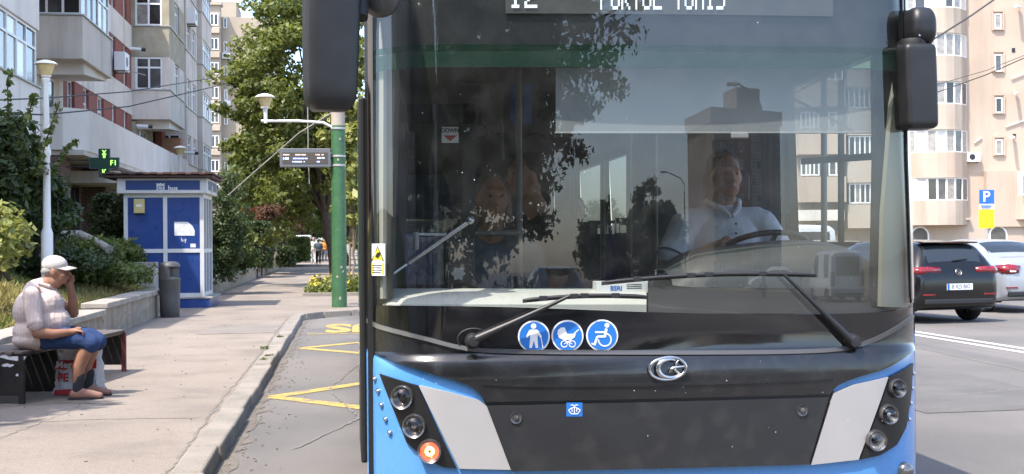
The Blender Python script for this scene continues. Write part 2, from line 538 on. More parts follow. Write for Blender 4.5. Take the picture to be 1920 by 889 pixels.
# grime and grit gathered in the gutter
def gutter(pts, w, z):
    vs = []; fs = []
    for i, (x, y) in enumerate(pts):
        a = Vector(pts[max(i - 1, 0)]); b = Vector(pts[min(i + 1, len(pts) - 1)]); d = (b - a).normalized(); n = Vector((d.y, -d.x))
        ww = w * (0.35 + 0.9 * abs(math.sin(i * 1.7) * math.sin(i * 0.53 + 1)) + random.uniform(0, 0.3))
        vs += [(x - n.x * 0.02, y - n.y * 0.02, z), (x + n.x * ww, y + n.y * ww, z)]
        if i: fs.append((2 * i - 2, 2 * i - 1, 2 * i + 1, 2 * i))
    MB().add(vs, fs).build('gutter_grime', 'gutter_grime', road, fix=False)
M('gutter_grime', (0.09, 0.078, 0.064), 0.95, c2=(0.15, 0.132, 0.112), scale=6, speck=(0.26, 0.22, 0.17), speck_scale=60, speck_amt=0.5)
gutter([(KX, 2 + 0.16 * i) for i in range(144)], 0.10, 0.0042)
mb = MB(); r9 = np.random.default_rng(3)
for k in range(230):
    x = KX + 0.03 + abs(r9.normal()) * 0.16; y = r9.uniform(6, 25); s_ = r9.uniform(0.003, 0.009); a = r9.uniform(0, 3.1)
    mb.obox((x, y, 0.006), (s_ * math.cos(a), s_ * math.sin(a), 0), (-s_ * 0.6 * math.sin(a), s_ * 0.6 * math.cos(a), 0), (0, 0, 0.003))
for k in range(70):
    x = r9.uniform(-3.5, -1.1); y = r9.uniform(7, 25); s_ = r9.uniform(0.004, 0.012); a = r9.uniform(0, 3.1)
    mb.obox((x, y, PZ + 0.003), (s_ * math.cos(a), s_ * math.sin(a), 0), (-s_ * 0.5 * math.sin(a), s_ * 0.5 * math.cos(a), 0), (0, 0, 0.003))
M('grit', (0.24, 0.2, 0.155), 0.95, c2=(0.12, 0.10, 0.075), scale=9)
o = mb.build('grit', 'grit', fix=False); tag(o, 'loose grit and leaf scraps along the kerb', None, None, 'stuff')
# ------------------------------------------------------------------ painted markings
def stripe(name, pts, w, mat, z=0.0045):
    mb = MB()
    for a, b in zip(pts[:-1], pts[1:]):
        a, b = Vector((*a, z)), Vector((*b, z)); d = (b - a).normalized(); n = Vector((-d.y, d.x, 0)) * (w / 2)
        mb.add([a - n, b - n, b + n, a + n], [(0, 1, 2, 3)])
    return mb.build(name, mat, road, fix=False)
zz = [(-0.72, 12.67), (1.75, 15.55), (-0.68, 18.45)]
for k, (a, b) in enumerate([((1.75, 9.8), (-0.72, 12.67)), ((-0.72, 12.67), (1.75, 15.57)), ((1.75, 15.57), (-0.66, 18.45)), ((-0.66, 18.45), (1.75, 20.9)), ((-0.72, 6.9), (1.75, 9.8)), ((1.75, 4.0), (-0.72, 6.9))]):
    stripe('yellow_marking', [a, b], 0.19, 'yellow_paint', 0.0045 + 0.0008 * (k % 2))
stripe('yellow_marking', [(-0.66, 21.25), (2.3, 21.25)], 0.13, 'yellow_paint')
text_mesh('BUS', 1.0, lambda u, v, t: (0.46 - u * 0.97, 22.75 - v * 3.0, 0.0055), 'bus_lettering', 'yellow_paint', road, bold=0.045)
stripe('white_line', [(8.72, -200), (8.72, 400)], 0.13, 'white_paint')
stripe('white_line', [(9.02, -200), (9.02, 400)], 0.13, 'white_paint')

# ------------------------------------------------------------------ low retaining wall, its coping slabs, the bank behind
WX = -3.62
def wall_run(y0, y1, top, label, n, th=0.30, x=WX):
    w = thing('retaining_wall', (x - th / 2, (y0 + y1) / 2, PZ), label, 'wall', 'low retaining walls along the pavement')
    k = max(2, int((y1 - y0) / 0.35)); mb = MB(); pts = []
    for i in range(k + 1):
        y = y0 + (y1 - y0) * i / k; r_ = []
        for j in range(6):
            z = PZ - 0.05 + (top - 0.085 - PZ + 0.05) * j / 5
            r_.append((x + random.uniform(-0.014, 0.014) * (0 < j < 5), y, z))
        pts.append(r_)
    mb.grid(pts)
    mb.add([(x, y0, PZ - .05), (x - th, y0, PZ - .05), (x - th, y0, top - .085), (x, y0, top - .085)], [(0, 1, 2, 3)])
    mb.add([(x, y1, PZ - .05), (x - th, y1, PZ - .05), (x - th, y1, top - .085), (x, y1, top - .085)], [(3, 2, 1, 0)])
    mb.box(x - th, y0, PZ - .05, x - th + 0.02, y1, top - 0.085)
    mb.build('wall_body', 'stucco_wall', w)
    L_ = (y1 - y0) / n
    for i in range(n):
        j = random.uniform(-0.012, 0.012)
        MB().box(x - th - 0.04 + j, y0 + i * L_ + 0.008, top - 0.085, x + 0.055 + j, y0 + (i + 1) * L_ - 0.008, top + random.uniform(-.006, .006)).build('coping_slab', 'coping_stone', w, bevel=0.012)
    return w
wall_run(5.0, 19.75, 0.53, 'low stucco wall with pale coping slabs behind the seated man', 10)
wall_run(19.8, 25.9, 0.62, 'higher stepped stretch of low stucco wall ending at the litter bin', 4)
wall_run(31.0, 52.6, 0.56, 'low stucco wall between the blue kiosk and the stair railing', 14)
wall_run(56.4, 98, 0.52, 'farthest low stucco wall leading towards the pedestrians', 22)
# return wall between the bank and the kiosk
w = thing('retaining_wall', (-5, 27.5, PZ), 'grey concrete wall holding the bank back left of the kiosk', 'wall')
MB().box(-7.5, 27.75, 0, -3.98, 28.0, 1.12).build('wall_body', 'concrete', w, bevel=0.01)
MB().box(-7.5, 27.45, 0, -3.98, 27.74, 0.82).build('wall_step', 'concrete', w, bevel=0.01)

def bank_z(x, y):
    t = max(0.0, (-3.9 - x))
    s = 0.44 + 0.31 * t + 0.10 * math.sin(y * 0.7 + x) * min(1, t) + 0.05 * math.sin(y * 2.1 + 1.3 * x) * min(1, t)
    s = min(s, 1.95 + 0.04 * math.sin(y))
    if y > 28: s = min(s, 0.42 + 0.16 * t)
    return s
mb = MB(); pts = []
ys = np.concatenate([np.arange(2, 27.7, 0.5), [27.74]])
for y in ys:
    pts.append([(x, y, bank_z(x, y)) for x in np.arange(-3.93, -9.6, -0.35)])
mb.grid(pts)
b1 = mb.build('bank', 'dry_grass', smooth=180); tag(b1, kind='structure')
mb = MB(); pts = []
for y in np.concatenate([np.arange(28.1, 52.5, 0.8), np.arange(56.5, 98.5, 0.8)]):
    pts.append([(x, y, bank_z(x, y)) for x in np.arange(-5.3 if y < 31.2 else -3.93, -16, -0.6)][:17])
mb.grid(pts)
b2 = mb.build('lawn', 'dry_grass', smooth=180); tag(b2, kind='structure')
# ------------------------------------------------------------------ building materials
M('stucco_grey', (0.68, 0.60, 0.515), 0.95, c2=(0.60, 0.53, 0.455), scale=0.8, bump=0.25, bscale=30, streak=(0.30, 0.27, 0.235), sscale=1.3, samt=0.7)
M('stucco_light', (0.78, 0.715, 0.64), 0.95, c2=(0.71, 0.65, 0.58), scale=0.9, bump=0.2, bscale=30, streak=(0.36, 0.34, 0.31), sscale=1.7, samt=0.4)
M('stucco_ochre', (0.33, 0.285, 0.195), 0.95, c2=(0.42, 0.37, 0.28), scale=1.6, bump=0.2, bscale=30, streak=(0.2, 0.18, 0.13), samt=0.5)
M('stucco_peach', (0.49, 0.39, 0.305), 0.95, c2=(0.43, 0.338, 0.262), scale=0.22, bump=0.15, bscale=15, streak=(0.29, 0.225, 0.17), sscale=0.45, samt=0.75)
M('stucco_cream', (0.48, 0.405, 0.325), 0.95, c2=(0.41, 0.345, 0.275), scale=0.3, streak=(0.24, 0.19, 0.145), sscale=0.6, samt=0.8)
M('stucco_orange', (0.55, 0.27, 0.14), 0.95, c2=(0.5, 0.25, 0.13), scale=0.6)
M('stucco_beige_far', (0.42, 0.36, 0.285), 0.95, c2=(0.365, 0.31, 0.24), scale=0.3, streak=(0.3, 0.25, 0.19), sscale=0.7, samt=0.5)
M('brick_red', (0.27, 0.085, 0.06), 0.9, c2=(0.22, 0.075, 0.055), scale=2)
M('brick_brown', (0.13, 0.075, 0.055), 0.9, c2=(0.09, 0.055, 0.042), scale=3)
M('brick_orange', (0.42, 0.22, 0.12), 0.9, c2=(0.36, 0.19, 0.11), scale=2)
M('pvc_white', (0.80, 0.80, 0.78), 0.4)
M('pane_dark', (0.02, 0.022, 0.024), 0.06, spec=0.8)
M('pane_mid', (0.10, 0.10, 0.10), 0.08, spec=0.8, c2=(0.05, 0.05, 0.05), scale=1.5)
M('pane_curtain', (0.34, 0.32, 0.285), 0.12, spec=0.8, c2=(0.22, 0.2, 0.18), scale=4)
M('pane_bright', (0.62, 0.61, 0.58), 0.12, spec=0.8, c2=(0.5, 0.49, 0.46), scale=2)
M('ac_white', (0.72, 0.72, 0.70), 0.5)
M('dark_plastic', (0.02, 0.02, 0.021), 0.45)
M('dark_metal', (0.035, 0.035, 0.037), 0.45, metal=0.3)
M('roof_tile', (0.24, 0.075, 0.045), 0.85, c2=(0.16, 0.055, 0.035), scale=5)
M('tin', (0.42, 0.41, 0.39), 0.5, metal=0.4)
def brickmat(name, c1, c2, mortar, w, h):
    m = bpy.data.materials.new(name); m.use_nodes = True
    nt = m.node_tree; N, L = nt.nodes, nt.links; b = N['Principled BSDF']; b.inputs['Roughness'].default_value = 0.9
    g = N.new('ShaderNodeNewGeometry'); sp = N.new('ShaderNodeSeparateXYZ'); L.new(g.outputs['Position'], sp.inputs[0])
    ad = N.new('ShaderNodeMath'); ad.operation = 'ADD'; L.new(sp.outputs[0], ad.inputs[0]); L.new(sp.outputs[1], ad.inputs[1])
    cb = N.new('ShaderNodeCombineXYZ'); L.new(ad.outputs[0], cb.inputs[0]); L.new(sp.outputs[2], cb.inputs[1])
    t = N.new('ShaderNodeTexBrick'); t.inputs['Scale'].default_value = 1.0
    t.inputs['Color1'].default_value = (*c1, 1); t.inputs['Color2'].default_value = (*c2, 1); t.inputs['Mortar'].default_value = (*mortar, 1)
    t.inputs['Brick Width'].default_value = w; t.inputs['Row Height'].default_value = h; t.inputs['Mortar Size'].default_value = 0.008
    L.new(cb.outputs[0], t.inputs[0]); L.new(t.outputs[0], b.inputs['Base Color'])
    MATS[name] = m
brickmat('brick_wall', (0.15, 0.075, 0.055), (0.10, 0.055, 0.042), (0.24, 0.21, 0.18), 0.25, 0.075)

PANES = ['pane_dark', 'pane_dark', 'pane_mid', 'pane_mid', 'pane_curtain']
def window(parent, o, u, w, h, cols=2, rows=(1.0,), n=None, fr=0.06, depth=0.07, panes=PANES, name='window', frame='pvc_white', sill=None, sub=True):
    """frame of bars with one pane per light; o lower-left corner (world), u along the wall, n outward"""
    o = Vector(o); u = Vector(u).normalized(); n = Vector(n).normalized(); zv = Vector((0, 0, 1))
    mb = MB()
    def bar(a0, a1, b0, b1, d0=0.0, d1=depth):
        c = o + u * ((a0 + a1) / 2) + zv * ((b0 + b1) / 2) + n * ((d0 + d1) / 2)
        mb.obox(c, u * ((a1 - a0) / 2), n * ((d1 - d0) / 2), zv * ((b1 - b0) / 2))
    bar(0, fr, 0, h); bar(w - fr, w, 0, h); bar(fr, w - fr, 0, fr); bar(fr, w - fr, h - fr, h)
    xs = [fr + (w - 2 * fr) * i / cols for i in range(cols + 1)]
    for x in xs[1:-1]: bar(x - fr * 0.55, x + fr * 0.55, fr, h - fr, 0, depth * 0.95)
    tot = sum(rows); zs = [fr]; acc = 0
    for r_ in rows:
        acc += r_; zs.append(fr + (h - 2 * fr) * acc / tot)
    for z in zs[1:-1]:
        for i in range(cols):
            bar(xs[i] + (fr * .55 if i else 0), xs[i + 1] - (fr * .55 if i < cols - 1 else 0), z - fr * 0.5, z + fr * 0.5, 0, depth * 0.9)
    wobj = mb.build(name, frame, parent)
    for i in range(cols):
        for j in range(len(rows)):
            a0, a1, b0, b1 = xs[i], xs[i + 1], zs[j], zs[j + 1]
            c = o + u * ((a0 + a1) / 2) + zv * ((b0 + b1) / 2) + n * (depth * 0.25)
            p = MB(); p.obox(c, u * ((a1 - a0) / 2 - 0.004), n * 0.012, zv * ((b1 - b0) / 2 - 0.004))
            p.build('pane', random.choice(panes), wobj if sub else parent)
    if sill:
        c = o + u * (w / 2) + n * (depth * .5 + 0.05) - zv * 0.025
        MB().obox(c, u * (w / 2 + 0.05), n * 0.09, zv * 0.02).build('sill', sill, wobj)
    return wobj
def ac_unit(parent, p, u, n, w=0.8, h=0.55, d=0.3):
    p = Vector(p); u = Vector(u); n = Vector(n); z = Vector((0, 0, 1))
    a = MB().obox(p + n * (d / 2 + 0.06), u * (w / 2), n * (d / 2), z * (h / 2)).build('air_conditioner', 'ac_white', parent, bevel=0.02)
    mb = MB(); mb.lathe([(0.2, 0), (0.2, 0.012), (0.17, 0.014)], p + n * (d + 0.06) - u * 0.1, 16, n); mb.build('fan_grille', 'dark_plastic', a)
    mb = MB()
    for s in (-1, 1): mb.obox(p + u * (s * w * 0.35) + n * (d / 2) - z * (h / 2 + 0.02), u * 0.02, n * (d / 2 + 0.03), z * 0.018)
    mb.build('bracket', 'dark_metal', a)
    return a
def camera_part(parent, p, d):
    p = Vector(p); d = Vector(d).normalized()
    c = MB().tube([p, p + d * 0.55], 0.075, 10).build('security_camera', 'ac_white', parent, smooth=40)
    MB().tube([p + d * 0.5, p + d * 0.68], 0.082, 10).build('lens_hood', 'dark_plastic', c, smooth=40)

# ------------------------------------------------------------------ apartment block along the left of the street
XS, XR = -7.8, -9.4
FL = [4.5, 7.35, 10.2, 13.05, 15.9]
Xp, Xn, Yn, Yp = Vector((1, 0, 0)), Vector((-1, 0, 0)), Vector((0, -1, 0)), Vector((0, 1, 0))
ab = thing('apartment_building', (-9, 50, 0), 'grey stuccoed apartment block with bay windows and red brick panels behind the kiosk', 'building')
for y0, y1, zt_ in ((18, 44.45, 10.2), (44.45, 58.55, 13.05), (58.55, 76, 15.9)):  # unseen nearer roofs are set low to keep the pavement sunlit
    MB().box(-24, y0, 0, XR - 0.35, y1, zt_).build('wall', 'stucco_grey', ab)
    MB().box(-24.3, y0 - 0.1, zt_, (XS if y0 != 44.45 else XR) + 0.35, y1 + 0.1, zt_ + 0.22).build('roof_slab', 'concrete', ab, bevel=0.02)
MB().box(-24, 70, 16.15, XS + 0.45, 76.3, 16.4).build('tile_edge', 'roof_tile', ab)
# recessed facade: spandrels per storey, brick panels and windows between
def recess(y0, y1, panels, x=XR, nf=4):
    for k, f in enumerate(FL[:nf]):
        lo = f - 0.12 if k else 4.2
        MB().box(x - 0.36, y0, (FL[k - 1] + 2.72) if k else 4.2, x, y1, f + 0.98).build('spandrel', 'stucco_grey' if k else 'stucco_light', ab)
        xx = y0
        ws = [(y0 + (y1 - y0) * a, y0 + (y1 - y0) * b) for a, b in panels]
        edges = [y0] + [e for w in ws for e in w] + [y1]
        for i in range(0, len(edges), 2):
            if edges[i + 1] - edges[i] > 0.05:
                MB().box(x - 0.36, edges[i], f + 0.98, x - 0.03, edges[i + 1], f + 2.72).build('brick_panel', 'brick_red', ab)
        for a, b in ws:
            window(ab, (x - 0.2, a, f + 0.98), Yp, b - a, 1.74, 2 if b - a > 1 else 1, (0.7, 0.3), Xp, sill='pvc_white')
    MB().box(x - 0.36, y0, FL[nf - 1] + 2.72, x, y1, FL[nf] - 0.003).build('spandrel', 'stucco_grey', ab)
recess(44.5, 58.5, [(0.06, 0.14), (0.25, 0.32), (0.44, 0.53), (0.66, 0.72), (0.86, 0.92)], nf=3)
recess(34.5, 39.6, [(0.15, 0.4), (0.6, 0.85)], nf=2)
recess(64.3, 76, [(0.1, 0.2), (0.35, 0.45), (0.62, 0.72), (0.85, 0.93)], XR + 0.5)
# projecting bays: parapet box + glazed storey, on every floor from first_floor up
def bay(y0, y1, first, front, side, mat='stucco_grey', x0=XR - 0.3, x1=XS, stainfloor=None, soff=True, h0=1.02, nf=4):
    for k in range(first, nf):
        f = FL[k]
        m = 'stucco_ochre' if stainfloor == k else mat
        zb = f - 0.28 if k == first else FL[k - 1] + 2.5
        MB().box(x0, y0, zb, x1, y1, f + h0).build('bay_parapet', m, ab, bevel=0.02)
        MB().box(x0, y0 - 0.05, f + h0, x1 + 0.05, y1 + 0.05, f + h0 + 0.04).build('parapet_cap', 'tin', ab)
        top = (FL[k] + 2.5)
        # dark room core, then glazing
        MB().box(x0, y0 + 0.16, f + h0 + 0.04, x1 - 0.16, y1 - 0.16, top).build('bay_core', 'stucco_grey', ab)
        h = top - f - h0 - 0.04
        if front == 'glass':
            window(ab, (x0 + 0.3, y0 + 0.13, f + h0 + 0.04), Xp, x1 - x0 - 0.36, h, 3, (0.68, 0.32), Yn)
        elif front == 'one':
            w = x1 - x0 - 0.36
            for a, b in ((x0, x0 + 0.42), (x1 - 0.32, x1)):
                MB().box(a, y0, f + h0 + 0.04, b, y0 + 0.3, top).build('pier', m, ab)
            window(ab, (x0 + 0.42, y0 + 0.1, f + h0 + 0.04), Xp, x1 - x0 - 0.74, h, 2, (0.7, 0.3), Yn, fr=0.075)
        if side == 'glass':
            window(ab, (x1 - 0.13, y0 + 0.12, f + h0 + 0.04), Yp, y1 - y0 - 0.24, h, max(3, int((y1 - y0) / 0.9)), (0.68, 0.32), Xp, panes=PANES + ['pane_curtain', 'pane_bright'])
        else:
            n = side; L_ = (y1 - y0); ww = 1.5
            cs = [y0 + L_ * (i + 0.5) / n for i in range(n)]
            ed = [y0] + [e for c in cs for e in (c - ww / 2, c + ww / 2)] + [y1]
            for i in range(0, len(ed), 2):
                MB().box(x1 - 0.3, ed[i] + (0.31 if i == 0 and front else 0), f + h0 + 0.04, x1, ed[i + 1], top).build('pier', m, ab)
            for c in cs:
                window(ab, (x1 - 0.14, c - ww / 2, f + h0 + 0.04), Yp, ww, h, 2, (0.7, 0.3), Xp, sill='tin')
    # top cornice of the bay
    MB().box(x0, y0 - 0.02, FL[nf - 1] + 2.5, x1 + 0.02, y1 + 0.02, FL[nf] - 0.02).build('bay_cornice', mat, ab)
bay(20, 34.2, 0, None, 'glass', 'stucco_light', nf=2)
bay(39.7, 44.4, 1, 'glass', 'glass', nf=2)
bay(58.7, 64.0, 1, 'one', 1, stainfloor=2)
bay(65.6, 70.2, 0, 'one', 2, x1=XS - 0.1)
bay(71.0, 76.0, 0, 'one', 'glass', x1=XS + 0.1)
for z0 in (5.0, 8.4, 11.2, 14.0):
    MB().box(XS - 1.3, 64.35, z0 - 0.3, XS - 0.25, 65.3, z0 + 1.7).build('brick_strip', 'brick_orange', ab)
# sloped soffit brackets below the lowest bays
for y0, y1 in ((39.7, 44.4), (58.7, 64.0)):
    MB().prism([(y0 + 0.9, 6.72), (y0 + 0.9, 7.07), (y1, 7.07), (y1, 6.98)], lambda a, b, t: (t, a, b), XR - 0.3, XS - 0.15).build('bay_soffit', 'stucco_light', ab)
# open first-floor balcony with solid white parapet, continuing as a band under the brick windows
mb = MB()
mb.box(XS - 0.14, 40.3, 4.35, XS, 58.6, 5.62); mb.box(XR, 39.7, 4.35, XS - 0.6, 39.84, 5.62)
mb.add([(XS - .6, 39.7, 4.35), (XS, 40.3, 4.35), (XS, 40.3, 5.62), (XS - .6, 39.7, 5.62), (XS - .6, 39.84, 4.35), (XS - .14, 40.3, 4.35), (XS - .14, 40.3, 5.62), (XS - .6, 39.84, 5.62)],
       [(0, 1, 2, 3), (7, 6, 5, 4), (3, 2, 6, 7), (0, 4, 5, 1)])
mb.build('balcony_parapet', 'stucco_light', ab)
MB().box(XR - .3, 39.85, 4.2, XS - 0.02, 58.6, 4.36).build('balcony_floor', 'stucco_grey', ab)
MB().box(XR - 0.3, 46, 4.36, XS - 0.14, 58.6, 5.6).build('wall_band', 'stucco_light', ab)
# recessed window wall and loggia door seen over the white parapet
window(ab, (XR + 0.02, 41.2, 4.9), Yp, 1.6, 1.9, 2, (1,), Xp)
MB().box(XR - 0.3, 39.75, 4.4, XR + 0.02, 44.4, 7.05).build('loggia_wall', 'stucco_light', ab)
# second white balcony further on
mb = MB(); mb.box(XS - 0.14, 59.2, 4.35, XS + 0.02, 65.2, 5.62); mb.box(XR, 58.65, 4.35, XS - 0.4, 58.8, 5.62)
mb.build('balcony_parapet', 'stucco_light', ab)
MB().box(XR - .3, 58.62, 4.2, XS - 0.02, 65.2, 4.36).build('balcony_floor', 'stucco_grey', ab)
MB().box(XR - .3, 58.8, 4.36, XR + 0.05, 65.0, 7.0).build('loggia_wall', 'stucco_ochre', ab)
window(ab, (XR + 0.06, 60.0, 4.95), Yp, 1.5, 1.8, 2, (1,), Xp)
# ground floor: brick, shop doors, columns
MB().box(-12, 18, 0.5, XR + 0.1, 76, 4.2).build('ground_floor_wall', 'brick_wall', ab)
MB().box(-12, 33.9, 0.5, XS - 0.5, 34.9, 4.34).build('brick_pier', 'brick_wall', ab)
MB().box(-12, 39.9, 0.5, XS - 0.7, 41.2, 4.2).build('brick_pier', 'brick_wall', ab)
MB().box(-12, 47.0, 0.5, XS - 0.7, 48.0, 4.2).build('brick_pier', 'brick_wall', ab)
for y in (36.0, 42.2, 44.6, 50, 53):
    window(ab, (XR + 0.12, y, 1.7), Yp, 1.5, 2.3, 2, (0.8, 0.2), Xp, name='shop_door', frame='dark_metal', panes=['pane_dark'])
MB().box(XR, 44, 3.55, XS + 0.25, 58, 3.95).build('shop_fascia', 'stucco_grey', ab)
# lettered green-and-white fascia panel of the pharmacy
M('sign_green', (0.03, 0.22, 0.07), 0.5); M('sign_pale', (0.55, 0.62, 0.55), 0.5, c2=(0.12, 0.35, 0.16), scale=9, lo=0.48, hi=0.52)
MB().box(XS + 0.26, 46, 3.6, XS + 0.3, 57.5, 3.9).build('fascia_sign', 'sign_pale', ab)
MB().box(XS - 0.2, 46.0, 2.3, XS - 0.15, 46.6, 3.5).build('yellow_poster', 'yellow_paint', ab)
ac_unit(ab, AX(215, 117, XR), Yp, Xp, 1.0, 0.75, 0.45)
ac_unit(ab, AX(349, 33, XS - 0.2), Yp, Xp, 1.0, 0.75, 0.45)
camera_part(ab, (XR + 0.0, 57.9, 10.1), (1, 0.1, -0.05))
camera_part(ab, (XR + 0.2, 58.4, 6.75), (1, 0.1, -0.05))
camera_part(ab, (XS - 0.1, 64.6, 6.0), (1, 0.1, -0.05))
MB().tube([AX(226, 128, XR), AX(272, 141, XS)], 0.02, 6).build('clothes_rail', 'tin', ab)
MB().tube([(XS - 0.02, 57.5, 4.4), (XS - 0.02, 57.5, 0.8)], 0.05, 8).build('downpipe', 'tin', ab, smooth=50)
# courtyard floor in front of the shops, reached by steps
yard = MB().box(-16, 28.2, 0.2, -8.3, 60, 0.9).build('shop_terrace', 'concrete'); tag(yard, kind='structure')

# ------------------------------------------------------------------ tall block at the end of the left row
fb = thing('apartment_building', (-14, 160, 0), 'distant beige tower block with stacked windows above the trees', 'building')
YB = 150.0
def FBx(px): return AY(px, 200, YB).x
def FBz(py): return AY(420, py, YB).z
MB().box(-45, YB, 0, FBx(500), YB + 16, FBz(32)).build('wall', 'stucco_beige_far', fb)
MB().box(-45, YB - 1.4, 0, FBx(416), YB, FBz(14)).build('stair_tower', 'stucco_beige_far', fb)
MB().box(-45, YB + 3, FBz(32), FBx(440), YB + 10, FBz(-6)).build('roof_house', 'stucco_beige_far', fb)
MB().box(-46, YB - 1.7, FBz(14), FBx(416) + 0.2, YB + 0.2, FBz(8)).build('cornice', 'stucco_cream', fb)
for i in range(8):
    yb_ = 52 + 45.2 * i
    window(fb, (FBx(397), YB - 1.42, FBz(yb_)), Xp, FBx(413) - FBx(397), FBz(yb_ - 22) - FBz(yb_), 2, (1,), Yn, fr=0.1, depth=0.1)
    window(fb, (FBx(420), YB - 0.02, FBz(yb_ + 1)), Xp, FBx(427) - FBx(420), FBz(yb_ - 20) - FBz(yb_), 1, (1,), Yn, fr=0.1, depth=0.1)
    MB().box(-45, YB - 1.75, FBz(yb_ + 15), FBx(415.5), YB - 1.41, FBz(yb_ + 4)).build('balcony_band', 'stucco_cream', fb, bevel=0.05)
for py in (100, 190): ac_unit(fb, (FBx(425), YB, FBz(py + 5)), Xp, Yn, 0.95, 0.7, 0.35)
fb2 = thing('apartment_building', (-6, 215, 0), 'farthest pale block half hidden by the linden crown', 'building')
MB().box(-34, 215, 0, AY(520, 100, 215).x, 232, AY(500, 42, 215).z).build('wall', 'stucco_cream', fb2)
for i in range(9):
    window(fb2, (AY(503, 100, 215).x, 214.97, AY(503, 70 + 34 * i, 215).z), Xp, 1.1, 1.4, 1, (1,), Yn, fr=0.1)

# ------------------------------------------------------------------ sunlit block on the right
fwh = Vector((fw.x, fw.y, 0)).normalized()
rb = thing('apartment_building', (41, 80, 0), 'sunlit peach apartment block with rounded balconies behind the parked cars', 'building')
DR = 86.0
def RP(px, py, off=0.0):
    """point on the right block's facade, 'off' metres towards the street"""
    p = CAM + ray(px, py) * DR
    return p - fwh * off
O_R = CAM + fwh * DR
def RU(px): return (RP(px, 400) - O_R).dot(rt0)
def RZ(py, px=1780): return RP(px, py).z
def rbox(px0, px1, z0, z1, d0, d1, name, mat, parent=rb, bevel=0.0):
    u0, u1 = RU(px0), RU(px1)
    c = Vector((O_R.x, O_R.y, 0)) + rt0 * ((u0 + u1) / 2) - fwh * ((d0 + d1) / 2) + Vector((0, 0, (z0 + z1) / 2))
    return MB().obox(c, rt0 * ((u1 - u0) / 2), fwh * ((d1 - d0) / 2), Vector((0, 0, (z1 - z0) / 2))).build(name, mat, parent, bevel=bevel)
def rwin(px0, px1, py0, py1, off, cols=1, rows=(1,), fr=0.09, **k):
    o = Vector((O_R.x, O_R.y, 0)) + rt0 * RU(px0) - fwh * off; o.z = RZ(py1, px0)
    return window(rb, o, rt0, RU(px1) - RU(px0), RZ(py0, px0) - RZ(py1, px0), cols, rows, -fwh, fr=fr, **k)
rbox(1655, 2240, 0, 32, -14, 0, 'wall', 'stucco_peach')
rbox(1490, 1655, 0, 28, -16, -1.0, 'wall', 'stucco_cream')
rbox(1768, 1800, 10.8, 32, 0.0, 0.12, 'pilaster', 'stucco_cream')
# corner with slot windows and stacked small windows
for py0, py1 in ((18, 75), (97, 155), (177, 233)):
    rwin(1767, 1772, py0, py1, 0.13, 1, (1, 1, 1), fr=0.05)
for py0, py1 in ((26, 55), (102, 134), (183, 212), (262, 290), (340, 366), (-52, -22)):
    rwin(1867, 1881, py0, py1, 0.0, 1, (1,), fr=0.08, sill='stucco_cream')
    # moulded surround with a shallow pointed hood
    u0, u1 = RU(1864), RU(1884); z0, z1 = RZ(py1 + 3), RZ(py0 - 3)
    base = Vector((O_R.x, O_R.y, 0))
    hood = [(u0, z1), (u0, z1 + 0.12), ((u0 + u1) / 2, z1 + 0.38), (u1, z1 + 0.12), (u1, z1)]
    MB().prism(hood, lambda a, b, t: base + rt0 * a - fwh * t + Vector((0, 0, b)), -0.02, 0.12).build('window_hood', 'stucco_peach', rb)
    for a in (u0, u1):
        MB().prism([(a - 0.06, z0), (a + 0.06, z0), (a + 0.06, z1 - 0.002), (a - 0.06, z1 - 0.002)], lambda q, b, t: base + rt0 * q - fwh * t + Vector((0, 0, b)), -0.02, 0.1).build('window_jamb', 'stucco_peach', rb)
# rounded balcony bay: parapet drum + ribbon glazing of many lights
def drum(px0, px1, zlo, zhi, bulge, name, mat, parent=rb, inset=0.0, segs=7):
    u0, u1 = RU(px0) + inset, RU(px1) - inset
    mb = MB(); ring = []
    for i in range(segs + 1):
        t = i / segs; u = u0 + (u1 - u0) * t; s = abs(2 * t - 1)
        d = bulge * (1 - s ** 2.6) + 0.25 - inset
        ring.append((u, d))
    ring = [(u0, -0.3)] + ring + [(u1, -0.3)]
    base = Vector((O_R.x, O_R.y, 0))
    mb.prism(ring, lambda a, b, t: base + rt0 * a - fwh * b + Vector((0, 0, t)), zlo, zhi)
    return mb.build(name, mat, parent), ring
storey = 89 * DR / FPX
zs0 = RZ(385)
for k in range(-0, 7):
    zb = RZ(377) + k * storey          # sill of the ribbon
    d_, ring = drum(1694, 1812, zb - 1.62, zb, 1.3, 'bay_parapet', 'stucco_cream' if k != 1 else 'stucco_peach')
    drum(1694, 1812, zb + 1.5, zb + 1.58, 1.35, 'bay_slab', 'stucco_cream')
    drum(1694, 1812, zb, zb + 1.5, 1.3, 'bay_core', 'stucco_cream', inset=0.25)
    pts = ring[1:-1]; base = Vector((O_R.x, O_R.y, 0))
    for i in range(len(pts) - 1):
        (ua, da), (ub, db) = pts[i], pts[i + 1]
        a = base + rt0 * ua - fwh * (da - 0.14); b = base + rt0 * ub - fwh * (db - 0.14)
        u = (b - a); L_ = u.length; u.normalize(); n = u.cross(Vector((0, 0, 1)))
        if n.dot(fwh) > 0: n = -n
        o = a.copy(); o.z = zb + 0.01
        window(rb, o, u, L_, 1.48, 1, (1,), n, fr=0.06, panes=['pane_mid', 'pane_curtain', 'pane_curtain', 'pane_dark', 'pane_bright'])
